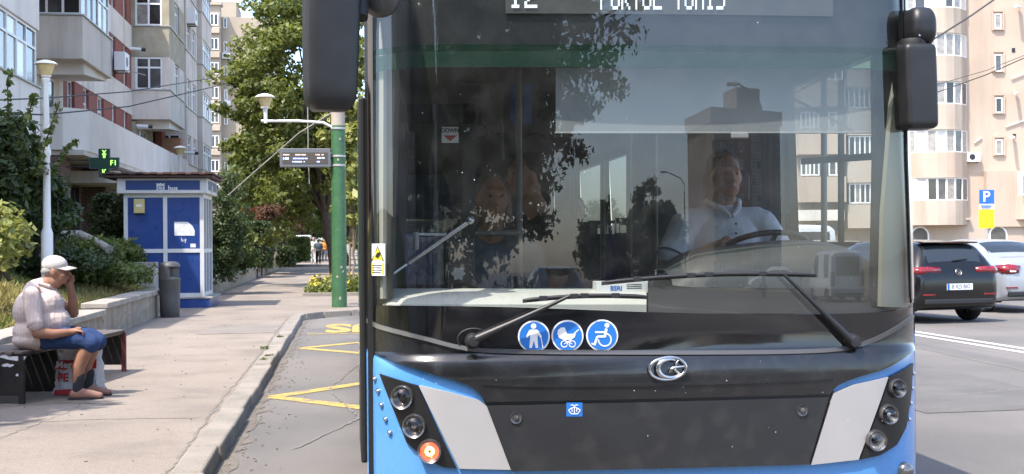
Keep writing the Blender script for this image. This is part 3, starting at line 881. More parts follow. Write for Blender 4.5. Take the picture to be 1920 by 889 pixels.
# ground floor with arches under the bays
rbox(1690, 2240, 0.0, RZ(412), 0.02, 0.25, 'ground_floor', 'stucco_cream')
M('stucco_yellow', (0.5, 0.42, 0.25), 0.95, c2=(0.6, 0.5, 0.3), scale=0.5)
def arch(pxc, w, zb, zt, name, mat, off):
    u = RU(pxc); base = Vector((O_R.x, O_R.y, 0)); r = w / 2
    poly = [(u - r, zb)] + [(u - r * math.cos(a), zt - r + r * math.sin(a)) for a in np.linspace(0, math.pi, 13)] + [(u + r, zb)]
    return MB().prism(poly, lambda a, b, t: base + rt0 * a - fwh * t + Vector((0, 0, b)), off - 0.1, off).build(name, mat, rb)
for pxc in (1722, 1868):
    arch(pxc, 1.25, 0.2, RZ(424), 'arch_surround', 'pvc_white', 0.3)
    arch(pxc, 1.0, 0.2, RZ(427), 'arch_window', 'pane_mid', 0.33)
rbox(1690, 1815, RZ(413), RZ(409), 0.26, 0.6, 'cornice', 'stucco_cream')
# second bay column at the right border and wall clutter
for k in range(0, 5):
    zb = RZ(368) + k * storey
    drum(1893, 2010, zb - 1.6, zb, 1.2, 'bay_parapet', 'stucco_peach')
    drum(1893, 2010, zb, zb + 1.5, 1.2, 'bay_core', 'pvc_white', inset=0.1) if k == 0 else None
    if k == 0:
        rwin(1902, 1922, 330, 366, 1.2, 2, (1,), fr=0.08)
        break
rbox(1845, 1925, RZ(426), RZ(322), 0.0, 0.5, 'annex_wall', 'stucco_peach')
ac_unit(rb, RP(1822, 295), rt0, -fwh, 0.9, 0.65, 0.35)
ac_unit(rb, RP(1632, 392, -1.0), rt0, -fwh, 0.8, 0.6, 0.35)
for a, b in (((1910, 14), (1895, 16)), ((1905, 175), (1893, 177)), ((1900, 258), (1886, 260))):
    MB().tube([RP(*a, 0.1), RP(*b, 0.9)], 0.11, 8).build('flue_pipe', 'ac_white', rb, smooth=40)
for a, b in (((1826, 268), (1840, 258)), ((1885, 238), (1925, 224)), ((1895, 148), (1925, 136))):
    MB().tube([RP(*a, 0.06), RP(*b, 0.06)], 0.05, 6).build('pipe_run', 'ac_white', rb)
for px, py in ((1903, 95), (1903, 256), (1795, 405)):
    rbox(px - 3, px + 3, RZ(py + 4), RZ(py - 4), 0.0, 0.03, 'vent', 'dark_plastic')
rwin(1730, 1746, 22, 62, 0.05, 2, (1,), panes=['pane_bright'])
# wing seen through the driver's window
rbox(1618, 1628, RZ(340), 28, -1.0, -0.85, 'orange_band', 'stucco_orange')
rbox(1628, 1652, RZ(342), RZ(312), -1.0, -0.9, 'orange_panel', 'stucco_orange')
for py0, py1 in ((285, 318), (208, 240), (120, 152), (30, 62)):
    rwin(1592, 1606, py0, py1, -0.98, 2)
    rwin(1630, 1652, py0 - 8, py1 - 5, -0.98, 2)
for k in range(4):
    zb = RZ(382) + k * storey
    rbox(1588, 1655, zb - 1.6, zb, -1.0, 0.3, 'balcony_parapet', 'stucco_cream')
    rbox(1588, 1655, zb + 1.45, zb + 1.6, -1.0, 0.35, 'balcony_slab', 'stucco_cream')
    o_ = 382 - k * 89
    rwin(1591, 1652, o_ - 38, o_, 0.1, 6, (1,), panes=['pane_mid', 'pane_curtain', 'pane_dark'])
for k in range(4):
    zb = RZ(330) + k * storey
    rbox(1495, 1583, zb - 1.7, zb, -1.0, 0.6, 'balcony_parapet', 'stucco_peach')
    o_ = 330 - k * 89
    rwin(1500, 1535, o_ - 30, o_, 0.3, 4, (1,)); rwin(1552, 1580, o_ - 30, o_, 0.3, 2, (1,))
rbox(1495, 1580, RZ(412), RZ(392), -1.0, 0.5, 'balcony_parapet', 'stucco_light')
rbox(1530, 1580, RZ(432), RZ(417), 0.0, 0.55, 'shop_sign', 'dark_plastic')
arch(1560, 1.6, 0.1, RZ(434), 'arch_window', 'stucco_yellow', -0.85)
# ------------------------------------------------------------------ vegetation
leafmat('leaf_linden', (0.05, 0.072, 0.015), (0.165, 0.178, 0.045), (0.28, 0.33, 0.05), 0.30, 0.9)
leafmat('leaf_dark', (0.024, 0.042, 0.016), (0.075, 0.10, 0.036), (0.10, 0.16, 0.03), 0.22, 1.2)
leafmat('leaf_mid', (0.04, 0.065, 0.016), (0.13, 0.155, 0.04), (0.18, 0.26, 0.04), 0.28, 1.0)
leafmat('leaf_light', (0.14, 0.17, 0.035), (0.30, 0.29, 0.09), (0.35, 0.38, 0.08), 0.3, 1.6)
leafmat('leaf_plum', (0.07, 0.05, 0.025), (0.16, 0.085, 0.05), (0.22, 0.09, 0.04), 0.25, 1.5)
leafmat('grass_green', (0.06, 0.085, 0.02), (0.14, 0.155, 0.04), (0.2, 0.26, 0.04), 0.25, 0.9)
leafmat('grass_dry', (0.34, 0.27, 0.11), (0.20, 0.18, 0.05), (0.3, 0.25, 0.08), 0.25, 0.7)
leafmat('flower_yellow', (0.62, 0.45, 0.02), (0.75, 0.6, 0.08), (0.6, 0.5, 0.05), 0.2, 2)
leafmat('flower_red', (0.5, 0.05, 0.03), (0.6, 0.12, 0.06), (0.5, 0.08, 0.04), 0.2, 2)
leafmat('leaf_shade', (0.03, 0.045, 0.014), (0.09, 0.11, 0.035), (0.12, 0.18, 0.03), 0.25, 1.0)
M('bark', (0.10, 0.075, 0.052), 0.95, c2=(0.055, 0.042, 0.03), scale=14, bump=0.8, bscale=40)
M('bark_pale', (0.26, 0.21, 0.15), 0.95, c2=(0.18, 0.145, 0.1), scale=14, bump=0.5, bscale=40)

def leaves(centers, spread, n_per, size, seed, flat=0.55, up_bias=0.5, fold=0.25, long=1.5):
    """kite-shaped folded leaves gathered in clumps -> arrays"""
    r = np.random.default_rng(seed)
    C_ = np.repeat(np.asarray(centers, dtype=np.float64), n_per, axis=0)
    n = len(C_)
    sp = np.repeat(np.asarray(spread, dtype=np.float64).reshape(-1, 1) if np.ndim(spread) else np.full((len(centers), 1), spread), n_per, axis=0)
    d = r.normal(size=(n, 3)); d /= np.linalg.norm(d, axis=1, keepdims=True) + 1e-9
    rad = r.random((n, 1)) ** 0.45
    p = C_ + d * rad * sp * np.array([1, 1, flat])
    nrm = d * 0.6 + r.normal(size=(n, 3)) * 0.55 + np.array([0, 0, up_bias]); nrm /= np.linalg.norm(nrm, axis=1, keepdims=True)
    t = r.normal(size=(n, 3)) + np.array([0, 0, -0.35]); t -= nrm * np.sum(t * nrm, axis=1, keepdims=True); t /= np.linalg.norm(t, axis=1, keepdims=True) + 1e-9
    b = np.cross(nrm, t)
    s = size * (0.4 + 1.15 * r.random((n, 1)))
    V = np.stack([p - t * s * 0.5 * long, p + b * s * 0.42 - nrm * s * fold * 0.3, p + t * s * 0.5 * long, p - b * s * 0.42 - nrm * s * fold * 0.3], axis=1).reshape(-1, 3)
    F_ = np.arange(n * 4).reshape(-1, 4)
    return V, F_
def crown_centers(c, rad, n, seed, shell=0.55, lumps=6, amp=0.28, zmin=None):
    r = np.random.default_rng(seed)
    d = r.normal(size=(n, 3)); d /= np.linalg.norm(d, axis=1, keepdims=True)
    L_ = r.normal(size=(lumps, 3)); L_ /= np.linalg.norm(L_, axis=1, keepdims=True)
    g = np.max(d @ L_.T, axis=1)
    k = 1 - amp + amp * 1.3 * np.clip(g, 0, 1) ** 2 + r.normal(size=n) * 0.05
    rr = (shell + (1 - shell) * r.random(n) ** 0.6) * k
    p = np.asarray(c) + d * rr[:, None] * np.asarray(rad)
    if zmin is not None: p = p[p[:, 2] > zmin]
    return p
def tree(name, base, c, rad, label, cat='tree', nclump=150, n_per=110, leaf=0.11, spread=0.55, mat='leaf_linden', trunk=0.14, seed=1, limbs=9, group=None, bark='bark', shell=0.5, amp=0.28, flat=0.6, fork=0.45, parts=('trunk', 'crown'), zmin=None, dropside=None):
    t = thing(name, base, label, cat, group)
    cc = crown_centers(c, rad, nclump, seed, shell, amp=amp, zmin=zmin)
    r = random.Random(seed)
    V, F_ = leaves(cc, spread * (0.7 + 0.6 * np.random.default_rng(seed).random(len(cc))), n_per, leaf, seed + 1, flat)
    arr_mesh(parts[1], V, F_, mat, t)
    b = Vector(base); cv = Vector(c); mb = MB()
    fk = b.lerp(cv, fork); fk.x += r.uniform(-.05, .05)
    n = 7; pts = []; rs = []
    for i in range(n + 1):
        q = b.lerp(fk, i / n); pts.append(q + Vector((0.04 * math.sin(2.1 * i + seed), 0.04 * math.cos(1.7 * i), 0))); rs.append(trunk * (1.25 - 0.55 * i / n) if i else trunk * 1.6)
    mb.tube(pts, rs, 10)
    idx = r.sample(range(len(cc)), min(limbs, len(cc)))
    for i in idx:
        e = Vector(cc[i]); m = fk.lerp(e, 0.5) + Vector((r.uniform(-.15, .15), r.uniform(-.15, .15), 0.12 * (e - fk).length))
        st = pts[-1].lerp(pts[-3], r.random())
        mb.tube([st, st.lerp(m, 0.5) + Vector((0, 0, 0.05)), m, m.lerp(e, 0.6), e], [trunk * 0.5, trunk * 0.4, trunk * 0.28, trunk * 0.17, trunk * 0.06], 6)
    mb.build(parts[0], bark, t, smooth=60)
    return t
def shrub(name, c, rad, label, cat='shrub', nclump=60, n_per=90, leaf=0.07, spread=0.3, mat='leaf_dark', seed=3, group=None, stems=6, z0=None, flat=0.8):
    z0 = c[2] - rad[2] if z0 is None else z0
    t = thing(name, (c[0], c[1], z0), label, cat, group)
    cc = crown_centers(c, rad, nclump, seed, 0.45, amp=0.3)
    cc[:, 2] = np.maximum(cc[:, 2], z0 + 0.05)
    V, F_ = leaves(cc, spread, n_per, leaf, seed + 5, flat)
    arr_mesh('foliage', V, F_, mat, t)
    mb = MB(); r = random.Random(seed)
    for k in range(stems):
        e = Vector(cc[r.randrange(len(cc))]); s = Vector((c[0] + r.uniform(-.2, .2), c[1] + r.uniform(-.2, .2), z0 - 0.05))
        mb.tube([s, s.lerp(e, 0.5) + Vector((r.uniform(-.1, .1), 0, 0.05)), e], [0.03, 0.02, 0.008], 6)
    mb.build('stems', 'bark', t)
    return t
def hedge(x0, x1, y0, y1, z0, z1, label, n, leaf=0.06, seed=5, mat='leaf_dark'):
    r = np.random.default_rng(seed)
    t = thing('hedge', ((x0 + x1) / 2, (y0 + y1) / 2, z0), label, 'hedge', 'clipped hedges on the lawn')
    p = np.stack([r.uniform(x0, x1, n), r.uniform(y0, y1, n), r.uniform(z0, z1, n)], axis=1)
    # pull points to the clipped faces
    k = r.integers(0, 5, n)
    p[k == 0, 0] = x0; p[k == 1, 0] = x1; p[k == 2, 1] = y0; p[k == 3, 2] = z1; p[k == 4, 2] = z1
    V, F_ = leaves(p + r.normal(size=p.shape) * 0.03, 0.10, 12, leaf, seed, 0.9)
    arr_mesh('foliage', V, F_, mat, t)
    MB().box(x0 + 0.12, y0 + 0.12, z0 - 0.05, x1 - 0.12, y1 - 0.12, z1 - 0.12).build('stems', 'bark', t)
    return t

# street lindens
c1 = AY(566, 150, 42.0)
tree('linden_tree', (-0.25, 41.5, PZ), (c1.x + 0.1, 42.2, 6.0), (2.75, 3.2, 4.6), 'tall linden tree whose light green crown rises behind the arrival display', nclump=300, n_per=150, leaf=0.105, spread=0.50, seed=21, trunk=0.17, limbs=16, shell=0.35, amp=0.32, fork=0.5, group='street trees along the pavement')
c2 = AY(505, 300, 60.0)
tree('linden_tree', (AY(500, 470, 60).x, 60, 0.5), (c2.x + 0.6, 60, 5.3), (2.1, 2.6, 2.4), 'linden with two dark trunks on the lawn beyond the kiosk', nclump=110, n_per=110, leaf=0.13, spread=0.55, mat='leaf_mid', seed=31, trunk=0.15, limbs=14, fork=0.52, group='street trees along the pavement')
tree('linden_tree', (AY(524, 470, 62).x, 62.5, 0.5), (AY(570, 300, 64).x, 64, 6.5), (3.4, 3.2, 3.4), 'second lawn linden, leaning right towards the footpath', nclump=170, n_per=110, leaf=0.13, spread=0.6, mat='leaf_linden', seed=33, trunk=0.14, limbs=12, fork=0.4, group='street trees along the pavement')
tree('linden_tree', (AY(652, 480, 78).x, 78, PZ), (AY(618, 380, 78).x, 78, 5.4), (4.2, 4, 3.9), 'dark linden arching over the distant pedestrians', nclump=190, n_per=100, leaf=0.17, spread=0.7, mat='leaf_mid', seed=35, trunk=0.16, limbs=10, fork=0.3, group='street trees along the pavement')
tree('linden_tree', (AY(560, 480, 104).x, 104, 0.4), (AY(566, 390, 104).x, 104, 5.2), (6.2, 4, 4.6), 'broad dark tree closing the view at the end of the footpath', nclump=200, n_per=90, leaf=0.22, spread=0.9, mat='leaf_dark', seed=37, trunk=0.2, limbs=10, fork=0.3, group='street trees along the pavement')
tree('linden_tree', (AY(470, 480, 98).x, 98, 0.4), (AY(505, 380, 98).x, 98, 6.0), (3.2, 4, 4.4), 'far tree in front of the beige tower block', nclump=170, n_per=90, leaf=0.2, spread=0.9, mat='leaf_mid', seed=39, trunk=0.2, limbs=10, fork=0.4, group='street trees along the pavement')
tree('linden_tree', (AY(640, 480, 135).x, 135, PZ), (AY(640, 390, 135).x, 135, 6.2), (8, 4, 6), 'farthest dark tree behind the green pole', nclump=160, n_per=80, leaf=0.3, spread=1.1, mat='leaf_dark', seed=41, trunk=0.2, limbs=8, fork=0.3, group='street trees along the pavement')
# young staked tree beside the pole
yt = AY(664, 520, 37.0)
ty = tree('young_tree', (yt.x, 37, PZ), (AY(668, 330, 37).x, 37, 3.6), (0.95, 1.0, 2.3), 'young staked tree with big pale leaves right of the green pole', nclump=60, n_per=40, leaf=0.17, spread=0.32, mat='leaf_light', seed=43, trunk=0.035, limbs=12, fork=0.4, bark='bark_pale', parts=('trunk', 'crown'))
for dx in (-0.14, 0.16):
    MB().tube([(yt.x + dx, 37.1, PZ), (yt.x + dx * 0.6, 37.1, 2.2)], 0.03, 7).build('stake', 'bark_pale', ty)
MB().tube([(yt.x - 0.2, 37.05, 2.0), (yt.x + 0.3, 37.05, 2.02)], 0.03, 7).build('cross_stake', 'bark_pale', ty)
# plum with reddish foliage
tree('plum_tree', (AY(513, 480, 56).x, 56, 0.5), (AY(528, 412, 56).x, 56, 2.75), (1.35, 1.3, 0.75), 'small plum tree with reddish leaves on the lawn', nclump=60, n_per=70, leaf=0.09, spread=0.35, mat='leaf_plum', seed=45, trunk=0.06, limbs=9, fork=0.55, bark='bark_pale')
# shrubs round the kiosk and hedges
q = AY(428, 400, 36.0)
shrub('evergreen_shrub', (q.x - 0.1, 36, 1.8), (0.68, 1.0, 1.6), 'dark evergreen shrub standing right behind the kiosk', nclump=120, n_per=120, leaf=0.055, spread=0.28, seed=51, mat='leaf_dark', z0=0.5, group='shrubs in the planted bank')
q = AY(440, 470, 45); shrub('evergreen_shrub', (q.x, 45, 1.2), (0.75, 1.0, 0.85), 'round mid-green bush beyond the dark shrub by the kiosk', nclump=80, n_per=90, leaf=0.07, spread=0.3, seed=52, mat='leaf_mid', z0=0.5, group='shrubs in the planted bank')
q0, q1 = AY(440, 470, 52), AY(503, 470, 52)
hedge(q0.x, q1.x, 52.2, 54.5, 0.55, 2.3, 'tall clipped dark hedge left of the plum tree', 900, 0.07, 61)
q0, q1 = AY(506, 480, 58), AY(548, 480, 58)
hedge(q0.x, q1.x, 58, 60, 0.5, 1.25, 'low clipped hedge under the plum tree', 500, 0.08, 62)
q0, q1 = AY(530, 480, 76), AY(622, 480, 76)
hedge(q0.x, min(q1.x, -2.4), 76, 84, 0.45, 1.75, 'long clipped hedge leading to the far blue cabin', 1100, 0.1, 63, 'leaf_mid')
# the bank left of the kiosk
def BKP(px, py, Y): 
    p = AY(px, py, Y); return p
q = BKP(14, 330, 22.6)
shrub('leafy_shrub', (q.x, 22.6, 2.7), (0.50, 0.8, 1.35), 'tall dark leafy shrub in front of the white lamp post', nclump=80, n_per=90, leaf=0.085, spread=0.27, seed=71, mat='leaf_dark', z0=1.2, group='shrubs in the planted bank')
q = BKP(70, 385, 23.5)
shrub('leafy_shrub', (q.x, 23.5, 2.1), (0.62, 0.8, 0.62), 'rounded dark shrub at the foot of the white lamp post', nclump=55, n_per=75, leaf=0.075, spread=0.26, seed=72, mat='leaf_dark', z0=1.0, group='shrubs in the planted bank')
q = BKP(8, 440, 17.0)
shrub('leafy_shrub', (q.x - 0.1, 17.0, 1.62), (0.42, 0.5, 0.34), 'yellow-green shrub at the left picture edge above the seated man', nclump=30, n_per=50, leaf=0.065, spread=0.22, seed=73, mat='leaf_light', z0=1.1, group='shrubs in the planted bank')
q = BKP(205, 400, 30.5)
shrub('leafy_shrub', (q.x, 30.5, 1.9), (0.45, 0.6, 0.75), 'upright dark shrub with pink buds beside the kiosk wall', nclump=70, n_per=100, leaf=0.07, spread=0.25, seed=74, mat='leaf_dark', z0=0.9, group='shrubs in the planted bank')
for i, (px, py, Y, rx, rz, mt, lab) in enumerate(((165, 470, 26.6, 0.7, 0.20, 'leaf_mid', 'low spreading shrub on the bank left of the kiosk'), (100, 490, 24, 0.9, 0.13, 'leaf_dark', 'low dark ground shrub below the lamp post'), (222, 478, 28.4, 0.5, 0.3, 'leaf_mid', 'low mid-green shrub touching the left kiosk wall'), (172, 515, 25.0, 1.1, 0.13, 'leaf_mid', 'dark creeping shrub above the stepped wall'), (225, 450, 31.5, 0.7, 0.4, 'leaf_mid', 'mid-green shrub half hidden behind the kiosk'))):
    q = BKP(px, py, Y)
    shrub('leafy_shrub', (q.x, Y, q.z), (rx, 1.0, rz), lab, nclump=70, n_per=90, leaf=0.06, spread=0.24, seed=75 + i, mat=mt, group='shrubs in the planted bank')
# long climbing shoots with leaves in pairs
def shoot(pts, Y, label, seed):
    t = thing('climbing_shoot', AY(*pts[0], Y), label, 'branch', 'climbing shoots over the lamp post')
    P_ = [AY(px, py, Y) for px, py in pts]; MB().tube(P_, 0.012, 6).build('stem', 'bark', t)
    cc = []
    for a, b in zip(P_[:-1], P_[1:]):
        for k in range(6): cc.append(a.lerp(b, k / 6))
    V, F_ = leaves([tuple(c) for c in cc], 0.07, 4, 0.085, seed, 0.9); arr_mesh('foliage', V, F_, 'leaf_mid', t)
shoot([(20, 300), (16, 220), (14, 160), (18, 130)], 22.2, 'upright leafy shoot at the top of the tall dark shrub', 81)
shoot([(25, 290), (45, 235), (60, 195), (66, 175)], 22.2, 'arching leafy shoot left of the white lamp post', 82)
shoot([(70, 330), (85, 270), (100, 225), (112, 190)], 22.3, 'leafy shoot climbing across the white lamp post', 83)
shoot([(80, 345), (110, 300), (128, 275), (148, 262)], 23.2, 'leafy shoot reaching right below the white balcony', 84)

# grass on the bank and lawn
def grass(name, n, xr, yr, mat, seed, h, label, cond=None):
    r = np.random.default_rng(seed)
    x = r.uniform(*xr, n); y = r.uniform(*yr, n)
    if cond is not None:
        k = cond(x, y, r); x, y = x[k], y[k]
    z = np.array([bank_z(a, b) for a, b in zip(x, y)])
    n = len(x); a = r.uniform(0, 6.28, n); hh = h * (0.5 + r.random(n)); w = 0.012 + 0.01 * r.random(n)
    lean = r.normal(size=(n, 2)) * 0.5 * hh[:, None]
    p = np.stack([x, y, z - 0.01], 1); d = np.stack([np.cos(a), np.sin(a), np.zeros(n)], 1) * w[:, None]
    V = np.stack([p - d, p + d, p + np.stack([lean[:, 0], lean[:, 1], hh], 1)], 1).reshape(-1, 3)
    o = arr_mesh(name, V, np.arange(n * 3).reshape(-1, 3), mat); tag(o, label, None, None, 'stuff')
patch = lambda x, y, r: (np.sin(y * 0.9 + 1.1 * x) + np.sin(y * 0.37 - x * 2.0) + r.normal(size=len(x)) * 0.5) > 0.1
npatch = lambda x, y, r: (np.sin(y * 0.9 + 1.1 * x) + np.sin(y * 0.37 - x * 2.0) + r.normal(size=len(x)) * 0.5) <= 0.3
grass('grass', 42000, (-8.0, -3.98), (9, 27.4), 'grass_green', 91, 0.10, 'green grass on the bank behind the low wall', patch)
grass('dry_grass', 42000, (-8.0, -3.98), (9, 27.4), 'grass_dry', 92, 0.09, 'straw-coloured dry grass on the bank behind the low wall', npatch)
grass('grass', 22000, (-9, -3.98), (31.5, 52), 'grass_green', 93, 0.10, 'grass on the lawn beyond the kiosk')
grass('grass', 12000, (-9, -3.98), (57, 80), 'grass_green', 94, 0.14, 'grass on the far lawn by the hedges')
# weeds in the kerb joint
for i, (px, py) in enumerate(((498, 655), (492, 677), (525, 633), (503, 670))):
    g0 = G(px, py, PZ)
    V, F_ = leaves([(g0.x, g0.y, PZ + 0.02)], 0.07, 18, 0.04, 95 + i, 0.3)
    t = arr_mesh('weed_tuft', V, F_, 'grass_green'); tag(t, ['largest weed tuft growing along the kerb joint', 'nearest small weed tuft by the kerb', 'farthest weed tuft at the kerb joint', 'small weed tuft between two others at the kerb'][i], 'weed', 'weeds along the kerb')
# planted bed by the pole
bed = thing('flower_bed', (0.3, 37, PZ), 'small planted bed with yellow flowers at the foot of the green pole', 'flower bed')
r_ = np.random.default_rng(5)
cc = np.stack([r_.uniform(-1.0, 1.8, 130), r_.uniform(34.2, 40.5, 130), r_.uniform(PZ + 0.05, PZ + 0.32, 130)], 1)
V, F_ = leaves(cc, 0.22, 45, 0.08, 6, 0.7); arr_mesh('foliage', V, F_, 'grass_green', bed)
V, F_ = leaves(cc[:45] + np.array([0, 0, 0.12]), 0.22, 9, 0.075, 7, 0.5); arr_mesh('flowers', V, F_, 'flower_yellow', bed)['kind'] = 'stuff'
MB().box(-1.15, 33.9, PZ - 0.02, 1.9, 34.02, PZ + 0.09).build('bed_edging', 'kerb_stone', bed, bevel=0.01)
MB().box(-1.1, 34.02, PZ, 1.9, 41, PZ + 0.03).build('bed_soil', 'earth', bed)
# red blossom far behind the lawn
q = AY(470, 395, 75); V, F_ = leaves([(q.x + a, 75, q.z + b) for a, b in ((0, 0), (0.6, 0.1), (-0.5, 0.05), (1.0, -0.1))], 0.45, 60, 0.1, 8, 0.4)
t = thing('flowering_shrub', (q.x, 75, 0.5), 'red-flowering shrub in front of the distant hedge', 'shrub'); arr_mesh('flowers', V, F_, 'flower_red', t)['kind'] = 'stuff'
V, F_ = leaves([(q.x + a, 75.2, q.z - 0.9 + b) for a, b in ((0, 0), (0.6, 0.2), (-0.5, 0.3), (0.9, -0.1), (0.2, 0.6))], 0.6, 90, 0.1, 9, 0.7); arr_mesh('foliage', V, F_, 'leaf_mid', t)
# ------------------------------------------------------------------ street furniture
M('kiosk_blue', (0.012, 0.042, 0.19), 0.35, c2=(0.020, 0.056, 0.205), scale=2.5, rvar=0.1, streak=(0.06, 0.08, 0.16), sscale=3, samt=0.4)
M('kiosk_sign_blue', (0.018, 0.045, 0.165), 0.35)
M('kiosk_white', (0.62, 0.62, 0.61), 0.45, c2=(0.54, 0.54, 0.52), scale=3, streak=(0.45, 0.44, 0.42), sscale=4, samt=0.3)
M('kiosk_brown', (0.075, 0.045, 0.035), 0.8)
M('roof_dark', (0.11, 0.05, 0.04), 0.85, c2=(0.07, 0.04, 0.034), scale=6)
M('meter_yellow', (0.48, 0.40, 0.18), 0.5)
M('paper', (0.72, 0.72, 0.70), 0.7, c2=(0.6, 0.6, 0.58), scale=12)
M('bin_grey', (0.06, 0.06, 0.06), 0.5, c2=(0.075, 0.075, 0.073), scale=6, bump=0.1, bscale=80)
M('bench_black', (0.014, 0.013, 0.013), 0.45, c2=(0.03, 0.024, 0.02), scale=6, rvar=0.1)
M('bench_rust', (0.15, 0.035, 0.03), 0.6)
M('bench_seat', (0.16, 0.13, 0.105), 0.6, c2=(0.10, 0.085, 0.07), scale=7)
M('pole_green', (0.035, 0.115, 0.042), 0.5, c2=(0.045, 0.13, 0.052), scale=3, speck=(0.12, 0.2, 0.11), speck_scale=16, speck_amt=0.35, rvar=0.1)
M('pole_concrete', (0.42, 0.36, 0.29), 0.9, c2=(0.36, 0.31, 0.25), scale=6, bump=0.3)
M('lamp_white', (0.74, 0.73, 0.70), 0.5)
M('lamp_shade', (0.62, 0.50, 0.26), 0.5, c2=(0.55, 0.42, 0.2), scale=12)
M('display_grey', (0.13, 0.135, 0.14), 0.45)
M('display_face', (0.09, 0.075, 0.06), 0.25)
M('led_blue', (0.4, 0.5, 0.9), 0.5, emis=(0.45, 0.6, 1.0), estr=0.55)
M('led_amber', (0.6, 0.4, 0.3), 0.5, emis=(0.8, 0.62, 0.5), estr=0.35)
M('led_green', (0.2, 0.8, 0.1), 0.5, emis=(0.35, 1.0, 0.12), estr=0.9)
M('cross_green', (0.012, 0.055, 0.03), 0.4)
M('cable', (0.05, 0.047, 0.045), 0.7)
M('cable_pale', (0.42, 0.40, 0.36), 0.7)
M('sign_blue', (0.015, 0.13, 0.55), 0.4)
M('sign_yellow', (0.85, 0.62, 0.01), 0.4)

# --- ticket kiosk
kx0, kx1, ky0, ky1 = -4.80, -3.10, 28.65, 30.45
kz0, kz1 = PZ + 0.2, 2.60
ki = thing('ticket_kiosk', ((kx0 + kx1) / 2, (ky0 + ky1) / 2, PZ), 'blue and white ticket kiosk with brown roof beside the low wall', 'kiosk')
MB().box(kx0 - 0.05, ky0 - 0.05, PZ - 0.02, kx1 + 0.12, ky1 + 0.1, kz0).build('plinth', 'kiosk_blue', ki, bevel=0.015)
MB().box(kx0 - 0.05, ky0 - 0.07, kz0, kx1 + 0.18, ky1 + 0.1, kz0 + 0.04).build('plinth_edge', 'concrete', ki, bevel=0.01)
mb = MB(); fr_ = 0.085
xm = AY(306, 430, ky0).x; zr = AY(320, 474, ky0).z
for x in (kx0, xm, kx1 - fr_): mb.box(x, ky0, kz0 + 0.04, x + fr_, ky0 + fr_, kz1)
for x in (kx0, kx1 - fr_): MB().box(x, ky1 - fr_, kz0 + 0.04, x + fr_, ky1, kz1).build('corner_post', 'kiosk_white', ki)
for a, b in ((kx0 + fr_, xm), (xm + fr_, kx1 - fr_)):
    for z in (kz0 + 0.04, zr, kz1 - fr_): mb.box(a, ky0 + 0.006, z, b, ky0 + fr_ - 0.006, z + fr_)
ysd = [ky0 + fr_ + (ky1 - fr_ * 2 - ky0) * i / 3 for i in range(4)]
for y in ysd[1:-1]: mb.box(kx1 - fr_ + 0.006, y - 0.03, kz0 + 0.04, kx1 - 0.006, y + 0.03, kz1)
for z in (kz0 + 0.042, zr - 0.006, kz1 - fr_ - 0.004): mb.box(kx1 - fr_ + 0.012, ky0 + fr_, z, kx1 - 0.010, ky1 - fr_, z + fr_)
mb.build('frame', 'kiosk_white', ki)
for a, b in ((kx0 + fr_, xm), (xm + fr_, kx1 - fr_)):
    for z0_, z1_ in ((kz0 + 0.125, zr), (zr + fr_, kz1 - fr_)):
        MB().box(a, ky0 + 0.03, z0_, b, ky0 + 0.05, z1_).build('panel', 'kiosk_blue', ki)
for i in range(3):
    MB().box(kx1 - 0.055, ysd[i] + 0.032, kz0 + 0.12, kx1 - 0.035, ysd[i + 1] - 0.032, zr).build('panel', 'kiosk_blue', ki)
    MB().box(kx1 - 0.055, ysd[i] + 0.032, zr + fr_, kx1 - 0.035, ysd[i + 1] - 0.032, kz1 - fr_).build('pane', 'pane_mid', ki)
MB().box(kx0 + 0.02, ky1 - 0.06, kz0, kx1 - fr_, ky1 - 0.02, kz1).build('back_wall', 'kiosk_white', ki)
MB().box(kx0 + 0.02, ky0 + fr_, kz0, kx0 + 0.05, ky1 - fr_, kz1).build('side_wall', 'kiosk_brown', ki)
MB().box(kx1 - 0.12, ky0 + 0.9, zr + 0.12, kx1 - 0.06, ky0 + 1.3, zr + 0.75).build('seller_board', 'bench_seat', ki)
# sign box
sz0, sz1 = 2.60, 2.93
sg = MB().box(kx0 - 0.12, ky0 - 0.14, sz0, kx1 + 0.10, ky1 + 0.1, sz1).build('sign_box', 'kiosk_white', ki, bevel=0.015)
MB().box(kx0 + 0.07, ky0 - 0.150, sz0 + 0.075, kx1 - 0.06, ky0 - 0.141, sz1 - 0.05).build('sign_face', 'kiosk_sign_blue', sg)
MB().box(kx1 + 0.101, ky0 + 0.05, sz0 + 0.075, kx1 + 0.108, ky1 - 0.05, sz1 - 0.05).build('sign_face', 'kiosk_sign_blue', sg)
s0 = AY(301, 353, ky0 - 0.155)
shield = [(-0.085, 0.11), (-0.03, 0.095), (0, 0.12), (0.03, 0.095), (0.085, 0.11), (0.085, -0.02), (0.055, -0.085), (0, -0.125), (-0.055, -0.085), (-0.085, -0.02)]
MB().prism(shield, lambda a, b, t: (s0.x + a, t, s0.z + b), ky0 - 0.156, ky0 - 0.151).build('shield', 'kiosk_white', sg)
text_mesh('CT', 0.105, lambda u, v, t: (s0.x + u, ky0 - 0.158, s0.z + v), 'lettering', 'kiosk_sign_blue', sg, bold=0.003)
text_mesh('bus', 0.15, lambda u, v, t: (s0.x + 0.26 + u, ky0 - 0.153, s0.z - 0.005 + v), 'lettering', 'kiosk_white', sg, bold=0.005)
MB().prism([(a * 0.8, b * 0.8) for a, b in shield], lambda a, b, t: (t, ky0 + 0.75 + a, s0.z + b), kx1 + 0.109, kx1 + 0.112).build('shield', 'kiosk_white', sg)
